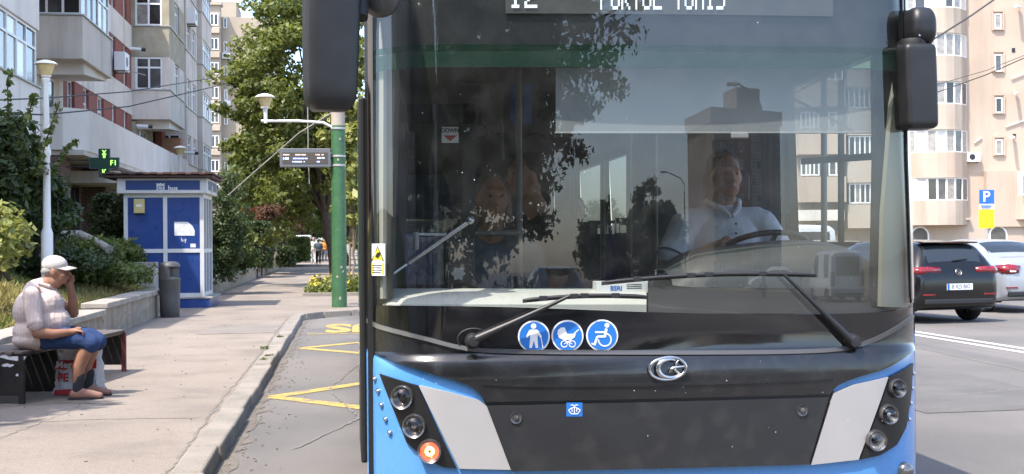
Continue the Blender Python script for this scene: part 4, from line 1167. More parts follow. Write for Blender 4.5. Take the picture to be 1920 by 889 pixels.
# roof: thin corrugated brown sheet with dark fascia
rf = MB().box(kx0 - 0.40, ky0 - 0.32, sz1 + 0.01, kx1 + 0.22, ky1 + 0.3, sz1 + 0.05).build('roof', 'kiosk_brown', ki)
mb = MB(); n = 16
for i in range(n):
    a = kx0 - 0.42 + (kx1 + 0.66 - kx0) * i / n; b = a + (kx1 + 0.66 - kx0) / n * 0.9
    mb.obox(((a + b) / 2, (ky0 + ky1) / 2 - 0.02, sz1 + 0.09 + 0.012 * (i % 2)), ((b - a) / 2, 0, 0), (0, (ky1 - ky0) / 2 + 0.36, 0.0), (0, 0, 0.02))
mb.build('roof_sheet', 'roof_dark', rf)
# meter box, notices and scrawl
q0, q1 = AY(251, 400, ky0 - 0.08), AY(271, 373, ky0 - 0.08)
mbx = MB().box(q0.x, ky0 - 0.12, q0.z, q1.x, ky0 - 0.002, q1.z).build('meter_box', 'meter_yellow', ki, bevel=0.012)
MB().box(q0.x + 0.05, ky0 - 0.124, q0.z + 0.14, q1.x - 0.05, ky0 - 0.121, q0.z + 0.19).build('meter_label', 'paper', mbx)
def kpt(px, py): 
    p = AY(px, py, ky0 + 0.027); return (p.x, p.z)
def notice(pts, name, mat='paper'):
    poly = [kpt(*p) for p in pts]
    MB().prism(poly, lambda a, b, t: (a, t, b), ky0 + 0.0295, ky0 + 0.0265).build(name, mat, ki)
notice([(327, 416), (352, 416), (361, 424), (365, 432), (365, 442), (327, 442)], 'notice')
notice([(357, 457), (367, 457), (367, 464), (357, 464)], 'small_notice')
for st in ([(340, 446), (341, 453)], [(341, 449), (344, 453)], [(345, 448), (346, 452), (349, 448)], [(349, 448), (347, 456)]):
    MB().tube([(kpt(*p)[0], ky0 + 0.028, kpt(*p)[1]) for p in st], 0.008, 5).build('scrawl', 'paper', ki)

# --- litter bin: tall rounded drum with side mouth under a hood
bc = Vector((-3.36, 25.1, PZ))
bn = thing('litter_bin', bc, 'dark grey rounded litter bin in front of the kiosk', 'litter bin')
mb = MB(); n = 28; rows = []
for (r, z) in ((0.165, 0.0), (0.180, 0.02), (0.190, 0.35), (0.198, 0.70), (0.204, 0.74), (0.205, 0.90), (0.198, 0.99), (0.175, 1.04), (0.11, 1.065), (0.0, 1.07)):
    row = []
    for j in range(n + 1):
        t = 2 * math.pi * j / n
        cut = 0.0
        dd = math.cos(t - R(-30)); zz = (z - 0.86) / 0.105
        if dd > 0.35 and abs(zz) < 1.0: cut = 0.10 * (1 - zz * zz) * min(1, (dd - 0.35) / 0.3)
        row.append((bc.x + (r - cut) * math.cos(t), bc.y + (r - cut) * math.sin(t), bc.z + z))
    rows.append(row)
zf = []
prof = [(0.165, 0.0), (0.180, 0.02), (0.190, 0.35), (0.198, 0.69), (0.206, 0.705), (0.206, 0.735), (0.199, 0.74)] + [(0.2, 0.75 + 0.02 * i) for i in range(11)] + [(0.198, 0.97), (0.19, 1.0), (0.17, 1.035), (0.11, 1.062), (0.0, 1.07)]
rows = []
n = 44
for (r, z) in prof:
    row = []
    for j in range(n + 1):
        t = 2 * math.pi * j / n
        dd = math.cos(t - R(-28)); zz = (z - 0.86) / 0.10; cut = 0.0
        if dd > 0.55 and abs(zz) < 1.0: cut = 0.12 * min(1, (1 - abs(zz)) * 4) * min(1, (dd - 0.55) / 0.07)
        row.append((bc.x + (r - cut) * math.cos(t), bc.y + (r - cut) * math.sin(t), bc.z + z))
    rows.append(row)
mb = MB(); mb.grid(rows); mb.build('drum', 'bin_grey', bn, smooth=50)
mb = MB(); mouth = [(bc.x + 0.088 * math.cos(t), bc.y + 0.088 * math.sin(t)) for t in np.linspace(R(-80), R(24), 10)]
mb.grid([[(x, y, bc.z + 0.77) for x, y in mouth], [(x, y, bc.z + 0.95) for x, y in mouth]]); mb.build('mouth', 'print_black' if 'print_black' in MATS else 'dark_plastic', bn)
MB().lathe([(0.15, -0.02), (0.16, 0.0), (0.15, 0.012)], bc, 20).build('foot', 'dark_plastic', bn)

# --- metal bench along the wall: end panels, legs, long slats, mesh front
B0, B1 = Vector((-2.83, 11.72, PZ)), Vector((-2.42, 14.55, PZ))
bd = (B1 - B0).normalized(); bs = Vector((-bd.y, bd.x, 0))      # towards the wall
be = thing('bench', (B0 + B1) / 2, 'long black metal bench with solid end panels, the man sits on it', 'bench')
sh = 0.45
for k in range(6):
    o = B0 + bs * (0.045 + 0.088 * k)
    MB().bar(o + Vector((0, 0, sh)), o + bd * (B1 - B0).length + Vector((0, 0, sh)), 0.075, 0.022).build('slat', 'bench_seat' if k < 6 else 'bench_black', be, bevel=0.004)
def endpanel(o, name, mat, torn):
    p = MB().obox(o + bs * 0.27 + Vector((0, 0, 0.25)), bs * 0.255, bd * 0.012, Vector((0, 0, 0.175))).build(name, mat, be)
    for s in (0.02, 0.52):
        MB().obox(o + bs * s + Vector((0, 0, 0.215)), bs * 0.022, bd * 0.022, Vector((0, 0, 0.215))).build('leg', 'bench_black' if s > 0.3 or torn else 'bench_rust', be)
    return p
e1 = endpanel(B0 + bd * 0.02, 'end_panel', 'bench_black', True)
e2 = endpanel(B1 - bd * 0.02, 'end_panel', 'bench_black', False)
MB().bar(B0 + bs * 0.5 + Vector((0, 0, 0.425)), B1 + bs * 0.5 + Vector((0, 0, 0.425)), 0.03, 0.02).build('rail', 'bench_black', be)
MB().bar(B0 + bs * 0.03 + Vector((0, 0, 0.425)), B1 + bs * 0.03 + Vector((0, 0, 0.425)), 0.03, 0.02).build('rail', 'bench_black', be)
for s in (0.34, 0.67):
    o = B0.lerp(B1, s)
    MB().obox(o + bs * 0.27 + Vector((0, 0, 0.2)), bs * 0.24, bd * 0.012, Vector((0, 0, 0.2))).build('support', 'bench_black', be)
# slanting mesh panels below the seat
for s0_, s1_ in ((0.03, 0.33), (0.68, 0.97)):
    o0, o1 = B0.lerp(B1, s0_) + bs * 0.50, B0.lerp(B1, s1_) + bs * 0.50
    mb = MB(); m_ = 16
    for i in range(m_ + 1):
        a = o0.lerp(o1, i / m_); mb.bar(a + Vector((0, 0, 0.12)), a + Vector((0, 0, 0.42)), 0.008, 0.006)
    for j in range(9):
        z = 0.12 + 0.3 * j / 8; mb.bar(o0 + Vector((0, 0, z)), o1 + Vector((0, 0, z)), 0.008, 0.006)
    mb.build('mesh_panel', 'bench_black', be)
# torn white poster remains on the near end
tp0 = B0 + bd * 0.02 - bd * 0.0145
for k, (px, py, sx_, sy_) in enumerate(((28, 672, 0.10, 0.022), (10, 686, 0.06, 0.018), (45, 690, 0.05, 0.012), (69, 666, 0.014, 0.014), (30, 704, 0.02, 0.014), (60, 712, 0.014, 0.008), (42, 716, 0.012, 0.008), (4, 670, 0.05, 0.02))):
    q = AY(px, py, 11.7); r9 = random.Random(k)
    cc_ = tp0 + bs * ((Vector((q.x, q.y, 0)) - Vector((tp0.x, tp0.y, 0))).dot(bs)) + Vector((0, 0, q.z - PZ))
    poly = [(math.cos(t) * sx_ * r9.uniform(0.6, 1.1), math.sin(t) * sy_ * r9.uniform(0.5, 1.2)) for t in np.linspace(0, 6.28, 12, endpoint=False)]
    if (cc_ - tp0).dot(bs) < 0.5 and (cc_ - tp0).dot(bs) > 0.03:
        MB().prism(poly, lambda a, b, t: cc_ + bs * a + Vector((0, 0, b)) - bd * t, 0, 0.001).build('torn_paper', 'paper', e1)

# --- green utility pole, its lamp arm, arrival display
pb = G(636.5, 576, PZ)
po = thing('utility_pole', pb, 'green painted round utility pole with a white lamp arm beside the bus', 'pole')
zt_ = AY(637, 236, pb.y).z
MB().lathe([(0.165, 0), (0.16, 1.5), (0.152, zt_ - PZ)], pb, 24).build('painted_shaft', 'pole_green', po, smooth=50)
MB().lathe([(0.148, zt_ - PZ), (0.14, 6.0), (0.125, 9.0)], pb, 24).build('concrete_shaft', 'pole_concrete', po, smooth=50)
for zc in (3.95, 3.35, 3.15): MB().lathe([(0.160, 0), (0.166, 0.005), (0.166, 0.04), (0.160, 0.045)], pb + Vector((0, 0, zc - PZ)), 20, caps=False).build('clamp', 'tin', po, smooth=40)
# scraps of peeled posters
for k, (px, py) in enumerate(((640, 260), (636, 300), (641, 500), (638, 560), (645, 508), (633, 520))):
    r9 = random.Random(50 + k); a0 = math.atan2(-1, (px - 636.5) / 13.0 * 0.9); q = AY(px, py, pb.y - 0.16)
    pts = [[(pb.x + 0.168 * math.cos(a0 + da), pb.y + 0.168 * math.sin(a0 + da), q.z + dz + r9.uniform(-.012, .012)) for da in (-0.12, 0, 0.12)] for dz in (-r9.uniform(.01, .04), r9.uniform(.01, .04))]
    MB().grid(pts).build('poster_scrap', 'pole_concrete', po)
def lamp_head(parent, p, s=1.0):
    """conical translucent shade under a flat white cap"""
    MB().lathe([(0.035 * s, -0.1 * s), (0.05 * s, 0.0), (0.09 * s, 0.02 * s), (0.10 * s, 0.05 * s)], p, 16).build('lamp_socket', 'lamp_white', parent, smooth=40)
    MB().lathe([(0.095 * s, 0.05 * s), (0.165 * s, 0.26 * s)], p, 20).build('lamp_shade', 'lamp_shade', parent, smooth=40)
    MB().lathe([(0.215 * s, 0.26 * s), (0.215 * s, 0.275 * s), (0.16 * s, 0.31 * s), (0.05 * s, 0.345 * s), (0.0, 0.35 * s)], p, 20).build('lamp_cap', 'lamp_white', parent, smooth=40)
A = lambda px, py: AY(px, py, pb.y - 0.05)
MB().tube([A(632, 292), A(629, 255), A(622, 238), A(606, 230), A(560, 227), A(497, 227), A(490, 227)], 0.03, 10).build('lamp_arm', 'lamp_white', po, smooth=60)
MB().tube([A(498, 231), A(498, 205)], 0.04, 10).build('lamp_stub', 'lamp_white', po, smooth=60)
lamp_head(po, A(497, 205), 0.98)
# arrival display
q0, q1 = A(525, 314), A(620, 279)
ad = thing('arrival_display', q0, 'grey electronic arrival board hanging beside the green pole', 'display')
Yd = pb.y - 0.1
MB().obox(((q0.x + q1.x) / 2, Yd, (q0.z + q1.z) / 2), ((q1.x - q0.x) / 2, 0, 0), (0, 0.07, 0), (0, 0, (q1.z - q0.z) / 2)).build('housing', 'display_grey', ad, bevel=0.012)
MB().obox(((q0.x + q1.x) / 2, Yd - 0.072, (q0.z + q1.z) / 2 - 0.01), ((q1.x - q0.x) / 2 - 0.06, 0, 0), (0, 0.004, 0), (0, 0, (q1.z - q0.z) / 2 - 0.08)).build('screen', 'display_face', ad)
def dots(px0, px1, py, n, mat, h=2.2):
    mb = MB(); r9 = random.Random(int(px0 * 7 + py))
    for i in range(n):
        a = A(px0 + (px1 - px0) * (i + r9.uniform(0, .3)) / n, py)
        if r9.random() < 0.8: mb.obox((a.x, Yd - 0.078, a.z), (0.010, 0, 0), (0, 0.001, 0), (0, 0, 0.012 * h / 2.2))
    o = mb.build('led_line', mat, ad); o['kind'] = 'stuff'
dots(532, 543, 291, 8, 'led_amber'); dots(553, 576, 291, 14, 'led_amber'); dots(589, 609, 291, 12, 'led_amber')
dots(532, 542, 298, 9, 'led_blue', 4); dots(549, 577, 298, 20, 'led_blue'); dots(594, 609, 297, 10, 'led_blue')
dots(549, 572, 304, 14, 'led_blue'); dots(595, 600, 304, 4, 'led_blue')
MB().tube([A(619, 287), A(632, 289)], 0.02, 8).build('mount', 'lamp_white', ad); MB().tube([A(619, 311), A(632, 310)], 0.02, 8).build('mount', 'lamp_white', ad)
# --- white lamp posts
def lamp_post(px, pytop, Y, z0, s, label):
    p = AY(px, pytop, Y); t = thing('lamp_post', (p.x, Y, z0), label, 'lamp post', 'white park lamp posts')
    hz = p.z - 0.30 * s
    MB().lathe([(0.11 * s, 0), (0.11 * s, 0.9), (0.075 * s, 1.0), (0.065 * s, 2.2), (0.085 * s, 2.24), (0.085 * s, 2.3), (0.06 * s, 2.36), (0.05 * s, hz - z0 - 0.12), (0.085 * s, hz - z0 - 0.02), (0.075 * s, hz - z0)], (p.x, Y, z0), 16).build('shaft', 'lamp_white', t, smooth=40)
    lamp_head(t, Vector((p.x, Y, hz)), s)
    return t
lamp_post(86, 117, 22.6, 0.8, 0.9, 'white lamp post rising from the shrubs at the left')
lamp_post(338, 276, 43.0, 0.6, 0.98, 'white lamp post behind the kiosk roof')
# second pole and lamp arm further along, hidden mostly by the green one
p2 = thing('utility_pole', (AY(640, 470, 62).x, 62, PZ), 'far concrete pole with a white lamp arm, mostly behind the green pole', 'pole')
MB().lathe([(0.16, 0), (0.12, 9)], (AY(640, 470, 62).x, 62, PZ), 16).build('shaft', 'pole_concrete', p2, smooth=50)
MB().tube([AY(640, 347, 61.8), AY(592, 347, 61.8)], 0.06, 8).build('lamp_arm', 'lamp_white', p2); lamp_head(p2, AY(596, 346, 61.8), 1.0)

# --- pharmacy cross on a bracket
cY = 39.4
cc = AY(196, 306, cY)
ph = thing('pharmacy_sign', cc, 'green illuminated pharmacy cross sticking out from the brick front', 'sign')
w_, a_ = 0.41, 0.148
cross = [(-a_, w_), (a_, w_), (a_, a_), (w_, a_), (w_, -a_), (a_, -a_), (a_, -w_), (-a_, -w_), (-a_, -a_), (-w_, -a_), (-w_, a_), (-a_, a_)]
big = [(x + 0.02 * (1 if x > 0 else -1), z + 0.02 * (1 if z > 0 else -1)) for x, z in cross]
MB().prism(big, lambda a, b, t: (cc.x + a, t, cc.z + b), cY - 0.05, cY + 0.05).build('housing', 'display_grey', ph)
MB().prism(cross, lambda a, b, t: (cc.x + a, t, cc.z + b), cY - 0.056, cY - 0.051).build('face', 'cross_green', ph)
def ldots(s, x, z, size, rot=0):
    ca, sa = math.cos(rot), math.sin(rot)
    text_mesh(s, size, lambda u, v, t: (cc.x + x + u * ca - v * sa, cY - 0.058, cc.z + z + u * sa + v * ca), 'led_digits', 'led_green', ph)
ldots('X', 0, 0.31, 0.19); ldots('8', 0, 0.20, 0.16); ldots('F1', 0.27, 0, 0.22); ldots('K', 0, -0.27, 0.22)
MB().bar((cc.x - 0.42, cY, cc.z + 0.08), (cc.x - 1.1, cY + 0.1, cc.z + 0.1), 0.04, 0.04).build('bracket', 'dark_metal', ph)
MB().bar((cc.x - 0.42, cY, cc.z - 0.1), (cc.x - 1.1, cY + 0.1, cc.z - 0.1), 0.04, 0.04).build('bracket', 'dark_metal', ph)
# --- steps, railing and scribbled wall beyond the kiosk
for k, (px, Y) in enumerate(((478, 52.8), (485, 53.4), (470, 52.9), (463, 54.5))):
    q = AY(px, 510, Y); 
st = thing('stair_railing', (-4.1, 54, PZ), 'black metal handrail beside the steps in the low wall', 'railing')
for x, y, z in ((-3.62, 53.0, 1.15), (-3.62, 55.9, 1.15), (-4.6, 53.0, 1.35), (-4.6, 55.9, 1.35)):
    MB().tube([(x, y, PZ), (x, y, z)], 0.03, 8).build('post', 'dark_metal', st)
for y in (53.0, 55.9): MB().tube([(-3.62, y, 1.13), (-4.6, y, 1.33)], 0.025, 8).build('handrail', 'dark_metal', st)
sp_ = thing('steps', (-4.4, 54.5, PZ), 'short flight of concrete steps through the low wall', 'steps')
for k in range(3): MB().box(-5.4, 52.95, PZ - 0.02, -3.7 - 0.35 * k, 56.1, PZ + 0.15 * (k + 1)).build('step', 'concrete', sp_, bevel=0.01)
gw = thing('garden_wall', (-5.5, 49, 0.4), 'pale plastered wall with green scribble on the lawn', 'wall')
q0, q1 = AY(428, 470, 48.5), AY(458, 470, 49.5)
zt1 = AY(440, 462, 48.5).z
MB().prism([(q0.x, 0.3), (q1.x, 0.3), (q1.x, zt1 - 0.5), (q0.x + 0.25, zt1), (q0.x, zt1)], lambda a, b, t: (a, t, b), 48.5, 48.75).build('wall_body', 'stucco_light', gw)
text_mesh('VIE', 0.42, lambda u, v, t: ((q0.x + q1.x) / 2 + u - 0.02, 48.495, zt1 - 0.45 + v - 0.35 * u), 'scribble', 'sign_green', gw)
# low concrete stair cheeks on the bank
sc1 = thing('stair_cheek', (-6.2, 27, 1.3), 'pale curved concrete stair side on the bank below the shops', 'steps')
mb = MB(); mb.tube([AY(88, 442, 27), AY(150, 440, 27), AY(175, 452, 26.5), AY(205, 468, 26)], 0.09, 8); mb.tube([AY(95, 450, 26.4), AY(120, 448, 26.4), AY(145, 465, 26)], 0.08, 8); mb.build('cheek', 'concrete', sc1, smooth=50)
# --- far blue cabin and parasol
q = AY(570, 470, 92)
fk_ = thing('blue_cabin', (q.x, 92, 0.4), 'small blue cabin with pale roof at the far end of the hedge', 'kiosk')
MB().box(AY(557, 470, 92).x, 92, 0.4, AY(582, 470, 92).x, 94, AY(570, 448, 92).z).build('wall', 'kiosk_blue', fk_)
MB().box(AY(555, 470, 92).x, 91.8, AY(570, 448, 92).z, AY(583, 470, 92).x, 94.2, AY(570, 441, 92).z).build('roof', 'kiosk_white', fk_, bevel=0.05)
# --- parking sign across the road
DS = 52.0
def RS(px, py, d=DS): return CAM + ray(px, py) * d
ps = thing('parking_sign', Vector((RS(1850, 440).x, RS(1850, 440).y, 0)), 'blue parking sign above a yellow plate by the parked cars', 'sign')
def plate(px0, px1, py0, py1, mat, name, off=0.0, parent=ps):
    a, b, c_, d_ = RS(px0, py1, DS - off), RS(px1, py1, DS - off), RS(px1, py0, DS - off), RS(px0, py0, DS - off)
    return MB().add([a, b, c_, d_], [(0, 1, 2, 3)]).build(name, mat, parent, solid=0.01)
pb_ = plate(1836, 1864, 356, 382, 'sign_blue', 'parking_plate'); plate(1836, 1864, 382.6, 392, 'sticker_white' if 'sticker_white' in MATS else 'paper', 'text_plate')
plate(1835, 1864, 393, 428, 'sign_yellow', 'yellow_plate')
c9 = RS(1849.5, 369.5, DS - 0.03)
text_mesh('P', 0.60, lambda u, v, t: c9 + rt0 * u + Vector((0, 0, v)), 'letter', 'paper', ps, bold=0.012)
for k in range(3):
    plate(1839 + k, 1860 - 2 * k, 384.5 + 2.4 * k, 385.6 + 2.4 * k, 'sign_blue', 'text_line', 0.03)
g9 = RS(1850, 450); MB().tube([(g9.x, g9.y, 0), RS(1850, 357, DS + 0.06)], 0.035, 8).build('post', 'tin', ps)
# --- overhead cables
def cable(pts, r, label, mat='cable'):
    """pts: (px, py, depth) with sag in between"""
    P_ = [CAM + ray(px, py) * d for px, py, d in pts]; out = []
    for a, b in zip(P_[:-1], P_[1:]):
        for k in range(8): out.append(a.lerp(b, k / 8))
    out.append(P_[-1])
    o = MB().tube(out, r, 6).build('overhead_cable', mat, smooth=60)
    tag(o, label, 'cable', 'overhead cables'); return o
cable([(-60, 190, 22), (85, 184, 26), (240, 172, 34), (400, 146, 45), (470, 135, 52)], 0.016, 'upper dark cable crossing the left apartment block')
cable([(-60, 213, 22), (85, 215, 26), (240, 200, 34), (400, 163, 45), (480, 142, 52)], 0.018, 'lower dark cable crossing the left apartment block')
cable([(632, 205, 28.2), (560, 250, 29), (480, 320, 30), (428, 366, 31)], 0.012, 'pale guy wire running down left from the green pole', 'cable_pale')
cable([(625, 212, 28.2), (540, 270, 34), (420, 345, 45)], 0.010, 'thin dark wire from the pole top towards the trees')
cable([(577, 200, 28.1), (578, 290, 28.1), (580, 345, 28.1)], 0.010, 'thin pale wire hanging straight down over the arrival display', 'cable_pale')
cable([(1700, 105, 40), (1760, 68, 42), (1820, 30, 44), (1880, -12, 46)], 0.03, 'thick cable rising right from behind the right mirror')
cable([(1700, 192, 60), (1760, 172, 60), (1850, 140, 60), (1940, 100, 60)], 0.03, 'lower of the paired cables crossing the peach block')
cable([(1700, 175, 60), (1760, 158, 60), (1850, 132, 60), (1940, 96, 60)], 0.018, 'upper thin cable crossing the peach block')
# ------------------------------------------------------------------ the bus
M('bus_blue', (0.085, 0.285, 0.62), 0.28, coat=0.6, c2=(0.09, 0.295, 0.63), scale=4, speck=(0.2, 0.36, 0.6), speck_scale=60, speck_amt=0.12, rvar=0.06)
M('bus_black', (0.012, 0.012, 0.013), 0.22, coat=0.35, rvar=0.1, scale=3, speck=(0.05, 0.048, 0.046), speck_scale=14, speck_amt=0.2)
M('bus_hatch', (0.020, 0.020, 0.0215), 0.40, rvar=0.08, scale=3, speck=(0.06, 0.058, 0.055), speck_scale=10, speck_amt=0.25)
M('bus_mask', (0.008, 0.008, 0.009), 0.08, coat=0.6, rvar=0.05, scale=4)
M('bus_silver', (0.40, 0.385, 0.375), 0.4, metal=0.15, c2=(0.43, 0.415, 0.405), scale=3)
M('bus_white', (0.72, 0.72, 0.70), 0.45)
M('pillar_beige', (0.34, 0.33, 0.27), 0.5)
M('pillar_white', (0.55, 0.54, 0.48), 0.5, c2=(0.6, 0.59, 0.54), scale=4)
M('rubber', (0.012, 0.012, 0.012), 0.6)
M('mirror_plastic', (0.013, 0.0135, 0.0145), 0.42, bump=0.1, bscale=500, c2=(0.020, 0.0205, 0.022), scale=6)
M('trim_grey', (0.09, 0.09, 0.092), 0.35, metal=0.4)
M('chrome', (0.58, 0.58, 0.59), 0.14, metal=1.0, rvar=0.06, scale=20)
M('steel_bar', (0.5, 0.5, 0.5), 0.3, metal=0.9)
M('pole_grey', (0.16, 0.16, 0.155), 0.4)
M('lamp_bowl', (0.20, 0.195, 0.19), 0.2, metal=0.8)
M('lamp_dim', (0.10, 0.10, 0.098), 0.12, metal=0.9)
M('lamp_bright', (0.6, 0.6, 0.6), 0.3, metal=0.7, bump=0.8, bscale=300)
M('lamp_black', (0.012, 0.012, 0.013), 0.3)
M('lamp_lit', (0.5, 0.08, 0.04), 0.3, emis=(1.0, 0.05, 0.02), estr=0.6)
M('lamp_hot', (1, 0.8, 0.5), 0.4, emis=(1.0, 0.42, 0.14), estr=2.2)
M('led_white', (0.8, 0.85, 0.9), 0.5, emis=(0.85, 0.93, 1.0), estr=0.38)
M('dash_white', (0.72, 0.705, 0.65), 0.6, c2=(0.68, 0.665, 0.61), scale=5)
M('dash_grey', (0.075, 0.078, 0.077), 0.5)
M('dash_dark', (0.03, 0.03, 0.03), 0.6)
M('interior_grey', (0.20, 0.20, 0.19), 0.7)
M('interior_dark', (0.10, 0.10, 0.10), 0.75)
M('floor_vinyl', (0.10, 0.10, 0.105), 0.6, speck=(0.2, 0.2, 0.2), speck_scale=80)
M('seat_blue', (0.04, 0.07, 0.2), 0.8)
M('sticker_blue', (0.02, 0.17, 0.55), 0.35)
M('sticker_white', (0.78, 0.78, 0.78), 0.4)
M('sticker_yellow', (0.80, 0.62, 0.03), 0.4)
M('sticker_red', (0.5, 0.03, 0.03), 0.4)
M('print_black', (0.01, 0.01, 0.01), 0.5)
M('poster_blue', (0.03, 0.10, 0.34), 0.6, c2=(0.05, 0.14, 0.4), scale=14)
glassmat('windscreen_glass', (0.70, 0.73, 0.715), 1.63, body=(0.45, 0.45, 0.43), bodyw=0.010, dirt=0.03)  # dust film, its even body raised to paint haze over the screen
glassmat('side_glass', (0.24, 0.25, 0.24), 1.6)
glassmat('cab_glass', (0.88, 0.9, 0.89), 1.4)
glassmat('door_glass', (0.75, 0.78, 0.76), 1.5)
glassmat('lamp_glass', (0.85, 0.85, 0.85), 1.55)
glassmat('green_tint', (0.14, 0.36, 0.26), 1.02, body=(0.03, 0.10, 0.065), bodyw=0.3)
glassmat('green_tint_faint', (0.30, 0.50, 0.42), 1.02, body=(0.06, 0.15, 0.11), bodyw=0.35)
glassmat('blind_film', (0.45, 0.47, 0.48), 1.02, body=(0.46, 0.47, 0.48), bodyw=0.7)  # pale blind cloth, its body raised to paint haze at upper right

BXC, BHW = 1.38, 1.29
def FS(x, z):
    """front face of the bus: shallow barrel in plan with rounded corners, screen leaning back, nose proud below the screen"""
    u = (x - BXC) / BHW
    y = 5.50 + 0.05 * u * u
    e = min(max(0.0, abs(x - BXC) - 0.96), 0.336)
    y += 0.34 - math.sqrt(0.34 ** 2 - e * e)
    if z > 1.2: y += 0.012 * (z - 1.2)
    t = min(1.0, max(0.0, (1.02 - z) / 0.05))
    y -= 0.028 * t * t * (3 - 2 * t)
    if z < 0.5: y += 0.35 * (0.5 - z) ** 2
    return y
def P(px, py, off=0.0):
    Y = 5.5
    for _ in range(14):
        p = AY(px, py, Y)
        x = min(max(p.x, BXC - BHW - 0.005), BXC + BHW + 0.005)
        Y = 0.4 * Y + 0.6 * (FS(x, p.z) + off)
    p = AY(px, py, Y)
    x = min(max(p.x, BXC - BHW - 0.005), BXC + BHW + 0.005)
    return Vector((x, FS(x, p.z) + off, p.z))
bus = thing('bus', (BXC, 11.6, 0), 'blue and black city bus stopped in the bay, facing the camera', 'bus')
def smoothpoly(pts, n=6, closed=False):
    """Catmull-Rom through pixel points"""
    out = []; k = len(pts)
    for i in range(k - 1):
        p0, p1, p2, p3 = pts[max(i - 1, 0)], pts[i], pts[i + 1], pts[min(i + 2, k - 1)]
        for j in range(n):
            t = j / n
            out.append(tuple(0.5 * ((2 * p1[c]) + (-p0[c] + p2[c]) * t + (2 * p0[c] - 5 * p1[c] + 4 * p2[c] - p3[c]) * t * t + (-p0[c] + 3 * p1[c] - 3 * p2[c] + p3[c]) * t ** 3) for c in (0, 1)))
    out.append(pts[-1])
    return out
def panel(poly, off, name, mat, parent=bus, thick=0.012, bevel=0.0, fine=True, surf=None):
    pts = [P(px, py, off) for px, py in poly]
    bm = bmesh.new()
    vs = []
    for p in pts:
        if not vs or (Vector((p.x, 0, p.z)) - vs[-1].co).length > 1e-4: vs.append(bm.verts.new((p.x, 0, p.z)))
    if (vs[0].co - vs[-1].co).length < 1e-4: bm.verts.remove(vs.pop())
    bm.faces.new(vs)
    if fine:
        x0, x1 = min(v.co.x for v in bm.verts), max(v.co.x for v in bm.verts)
        z0, z1 = min(v.co.z for v in bm.verts), max(v.co.z for v in bm.verts)
        xs = []; x = x0
        while x < x1:
            x += 0.02 if abs(x - BXC) > 0.93 else 0.06
            xs.append(x)
        for x in xs:
            if x < x1 - 1e-4: bmesh.ops.bisect_plane(bm, geom=bm.verts[:] + bm.edges[:] + bm.faces[:], plane_co=(x, 0, 0), plane_no=(1, 0, 0), dist=1e-6)
        zs_ = list(np.arange(math.floor(z0 / 0.1) * 0.1, z1, 0.1)) + [0.98, 0.99, 1.0, 1.01, 1.02]
        for z in zs_:
            if z0 + 1e-4 < z < z1 - 1e-4: bmesh.ops.bisect_plane(bm, geom=bm.verts[:] + bm.edges[:] + bm.faces[:], plane_co=(0, 0, z), plane_no=(0, 0, 1), dist=1e-6)
    inv = wm(parent).inverted()
    for v in bm.verts:
        v.co = inv @ Vector((v.co.x, FS(v.co.x, v.co.z) + off, v.co.z))
    bmesh.ops.recalc_face_normals(bm, faces=bm.faces)
    bm.normal_update()
    if sum(f.normal.y * f.calc_area() for f in bm.faces) > 0: bmesh.ops.reverse_faces(bm, faces=bm.faces)
    me = bpy.data.meshes.new(name); bm.to_mesh(me); bm.free()
    me.polygons.foreach_set('use_smooth', [True] * len(me.polygons))
    me.materials.append(MATS[mat])
    o = bpy.data.objects.new(name, me); col.objects.link(o); o.parent = parent
    if thick:
        md = o.modifiers.new('solid', 'SOLIDIFY'); md.thickness = thick; md.offset = -1; md.use_even_offset = False
        md2 = o.modifiers.new('sharp', 'EDGE_SPLIT'); md2.split_angle = R(40)
    return o
def circ(cx, cy, rx, ry=None, n=28):
    ry = ry or rx
    return [(cx + rx * math.cos(2 * math.pi * i / n), cy + ry * math.sin(2 * math.pi * i / n)) for i in range(n)]
def pxbar(a, b, w):
    ax, ay = a; bx, by = b; d = math.hypot(bx - ax, by - ay); nx, ny = -(by - ay) / d * w / 2, (bx - ax) / d * w / 2
    return [(ax + nx, ay + ny), (bx + nx, by + ny), (bx - nx, by - ny), (ax - nx, ay - ny)]
def decal(poly, off, name, mat, parent, thick=0):
    return panel(poly, off, name, mat, parent, thick=thick, fine=False)

# --- chassis shell: sides, roof, rear, floor
SL, SR = BXC - BHW, BXC + BHW
def shear(mb):
    """body sides lean in above the waist and the bus stands a little askew to the kerb"""
    out = []
    for x, y, z in mb.v:
        k = 0.055 * max(0.0, z - 1.15) / 1.4
        out.append((x + (k if x < BXC else -k) + 0.024 * max(0.0, y - 5.75), y, z))
    mb.v = out
    return mb
Y0S, Y1S = 5.82, 17.6
ZT = 3.10
def side(x0, x1, openings, name):
    """body side as one panelled skin with window openings"""
    mb = MB()
    zl, zh = 0.30, ZT - 0.12
    ops = sorted(openings)
    y = Y0S
    for (a, b, c, d) in ops:
        if a > y + 1e-4: mb.box(x0, y, zl, x1, a, zh)
        if c > zl + 1e-4: mb.box(x0, a, zl, x1, b, c)
        if d < zh - 1e-4: mb.box(x0, a, d, x1, b, zh)
        y = b
    mb.box(x0, y, zl, x1, Y1S, zh)
    return shear(mb).build(name, 'bus_mask', bus)
lops = [(6.0, 7.35, 0.36, 2.35), (7.6, 9.3, 1.15, 2.35), (9.4, 11.1, 1.15, 2.35), (11.25, 12.5, 0.36, 2.35), (12.7, 14.5, 1.15, 2.35), (14.6, 16.6, 1.25, 2.35)]
rops = [(5.9, 7.35, 1.12, 2.4), (7.6, 9.5, 1.15, 2.35), (9.6, 11.5, 1.15, 2.35), (11.6, 13.5, 1.15, 2.35), (13.6, 15.5, 1.15, 2.35)]
side(SL, SL + 0.05, lops, 'body_side')
side(SR - 0.05, SR, rops, 'body_side')
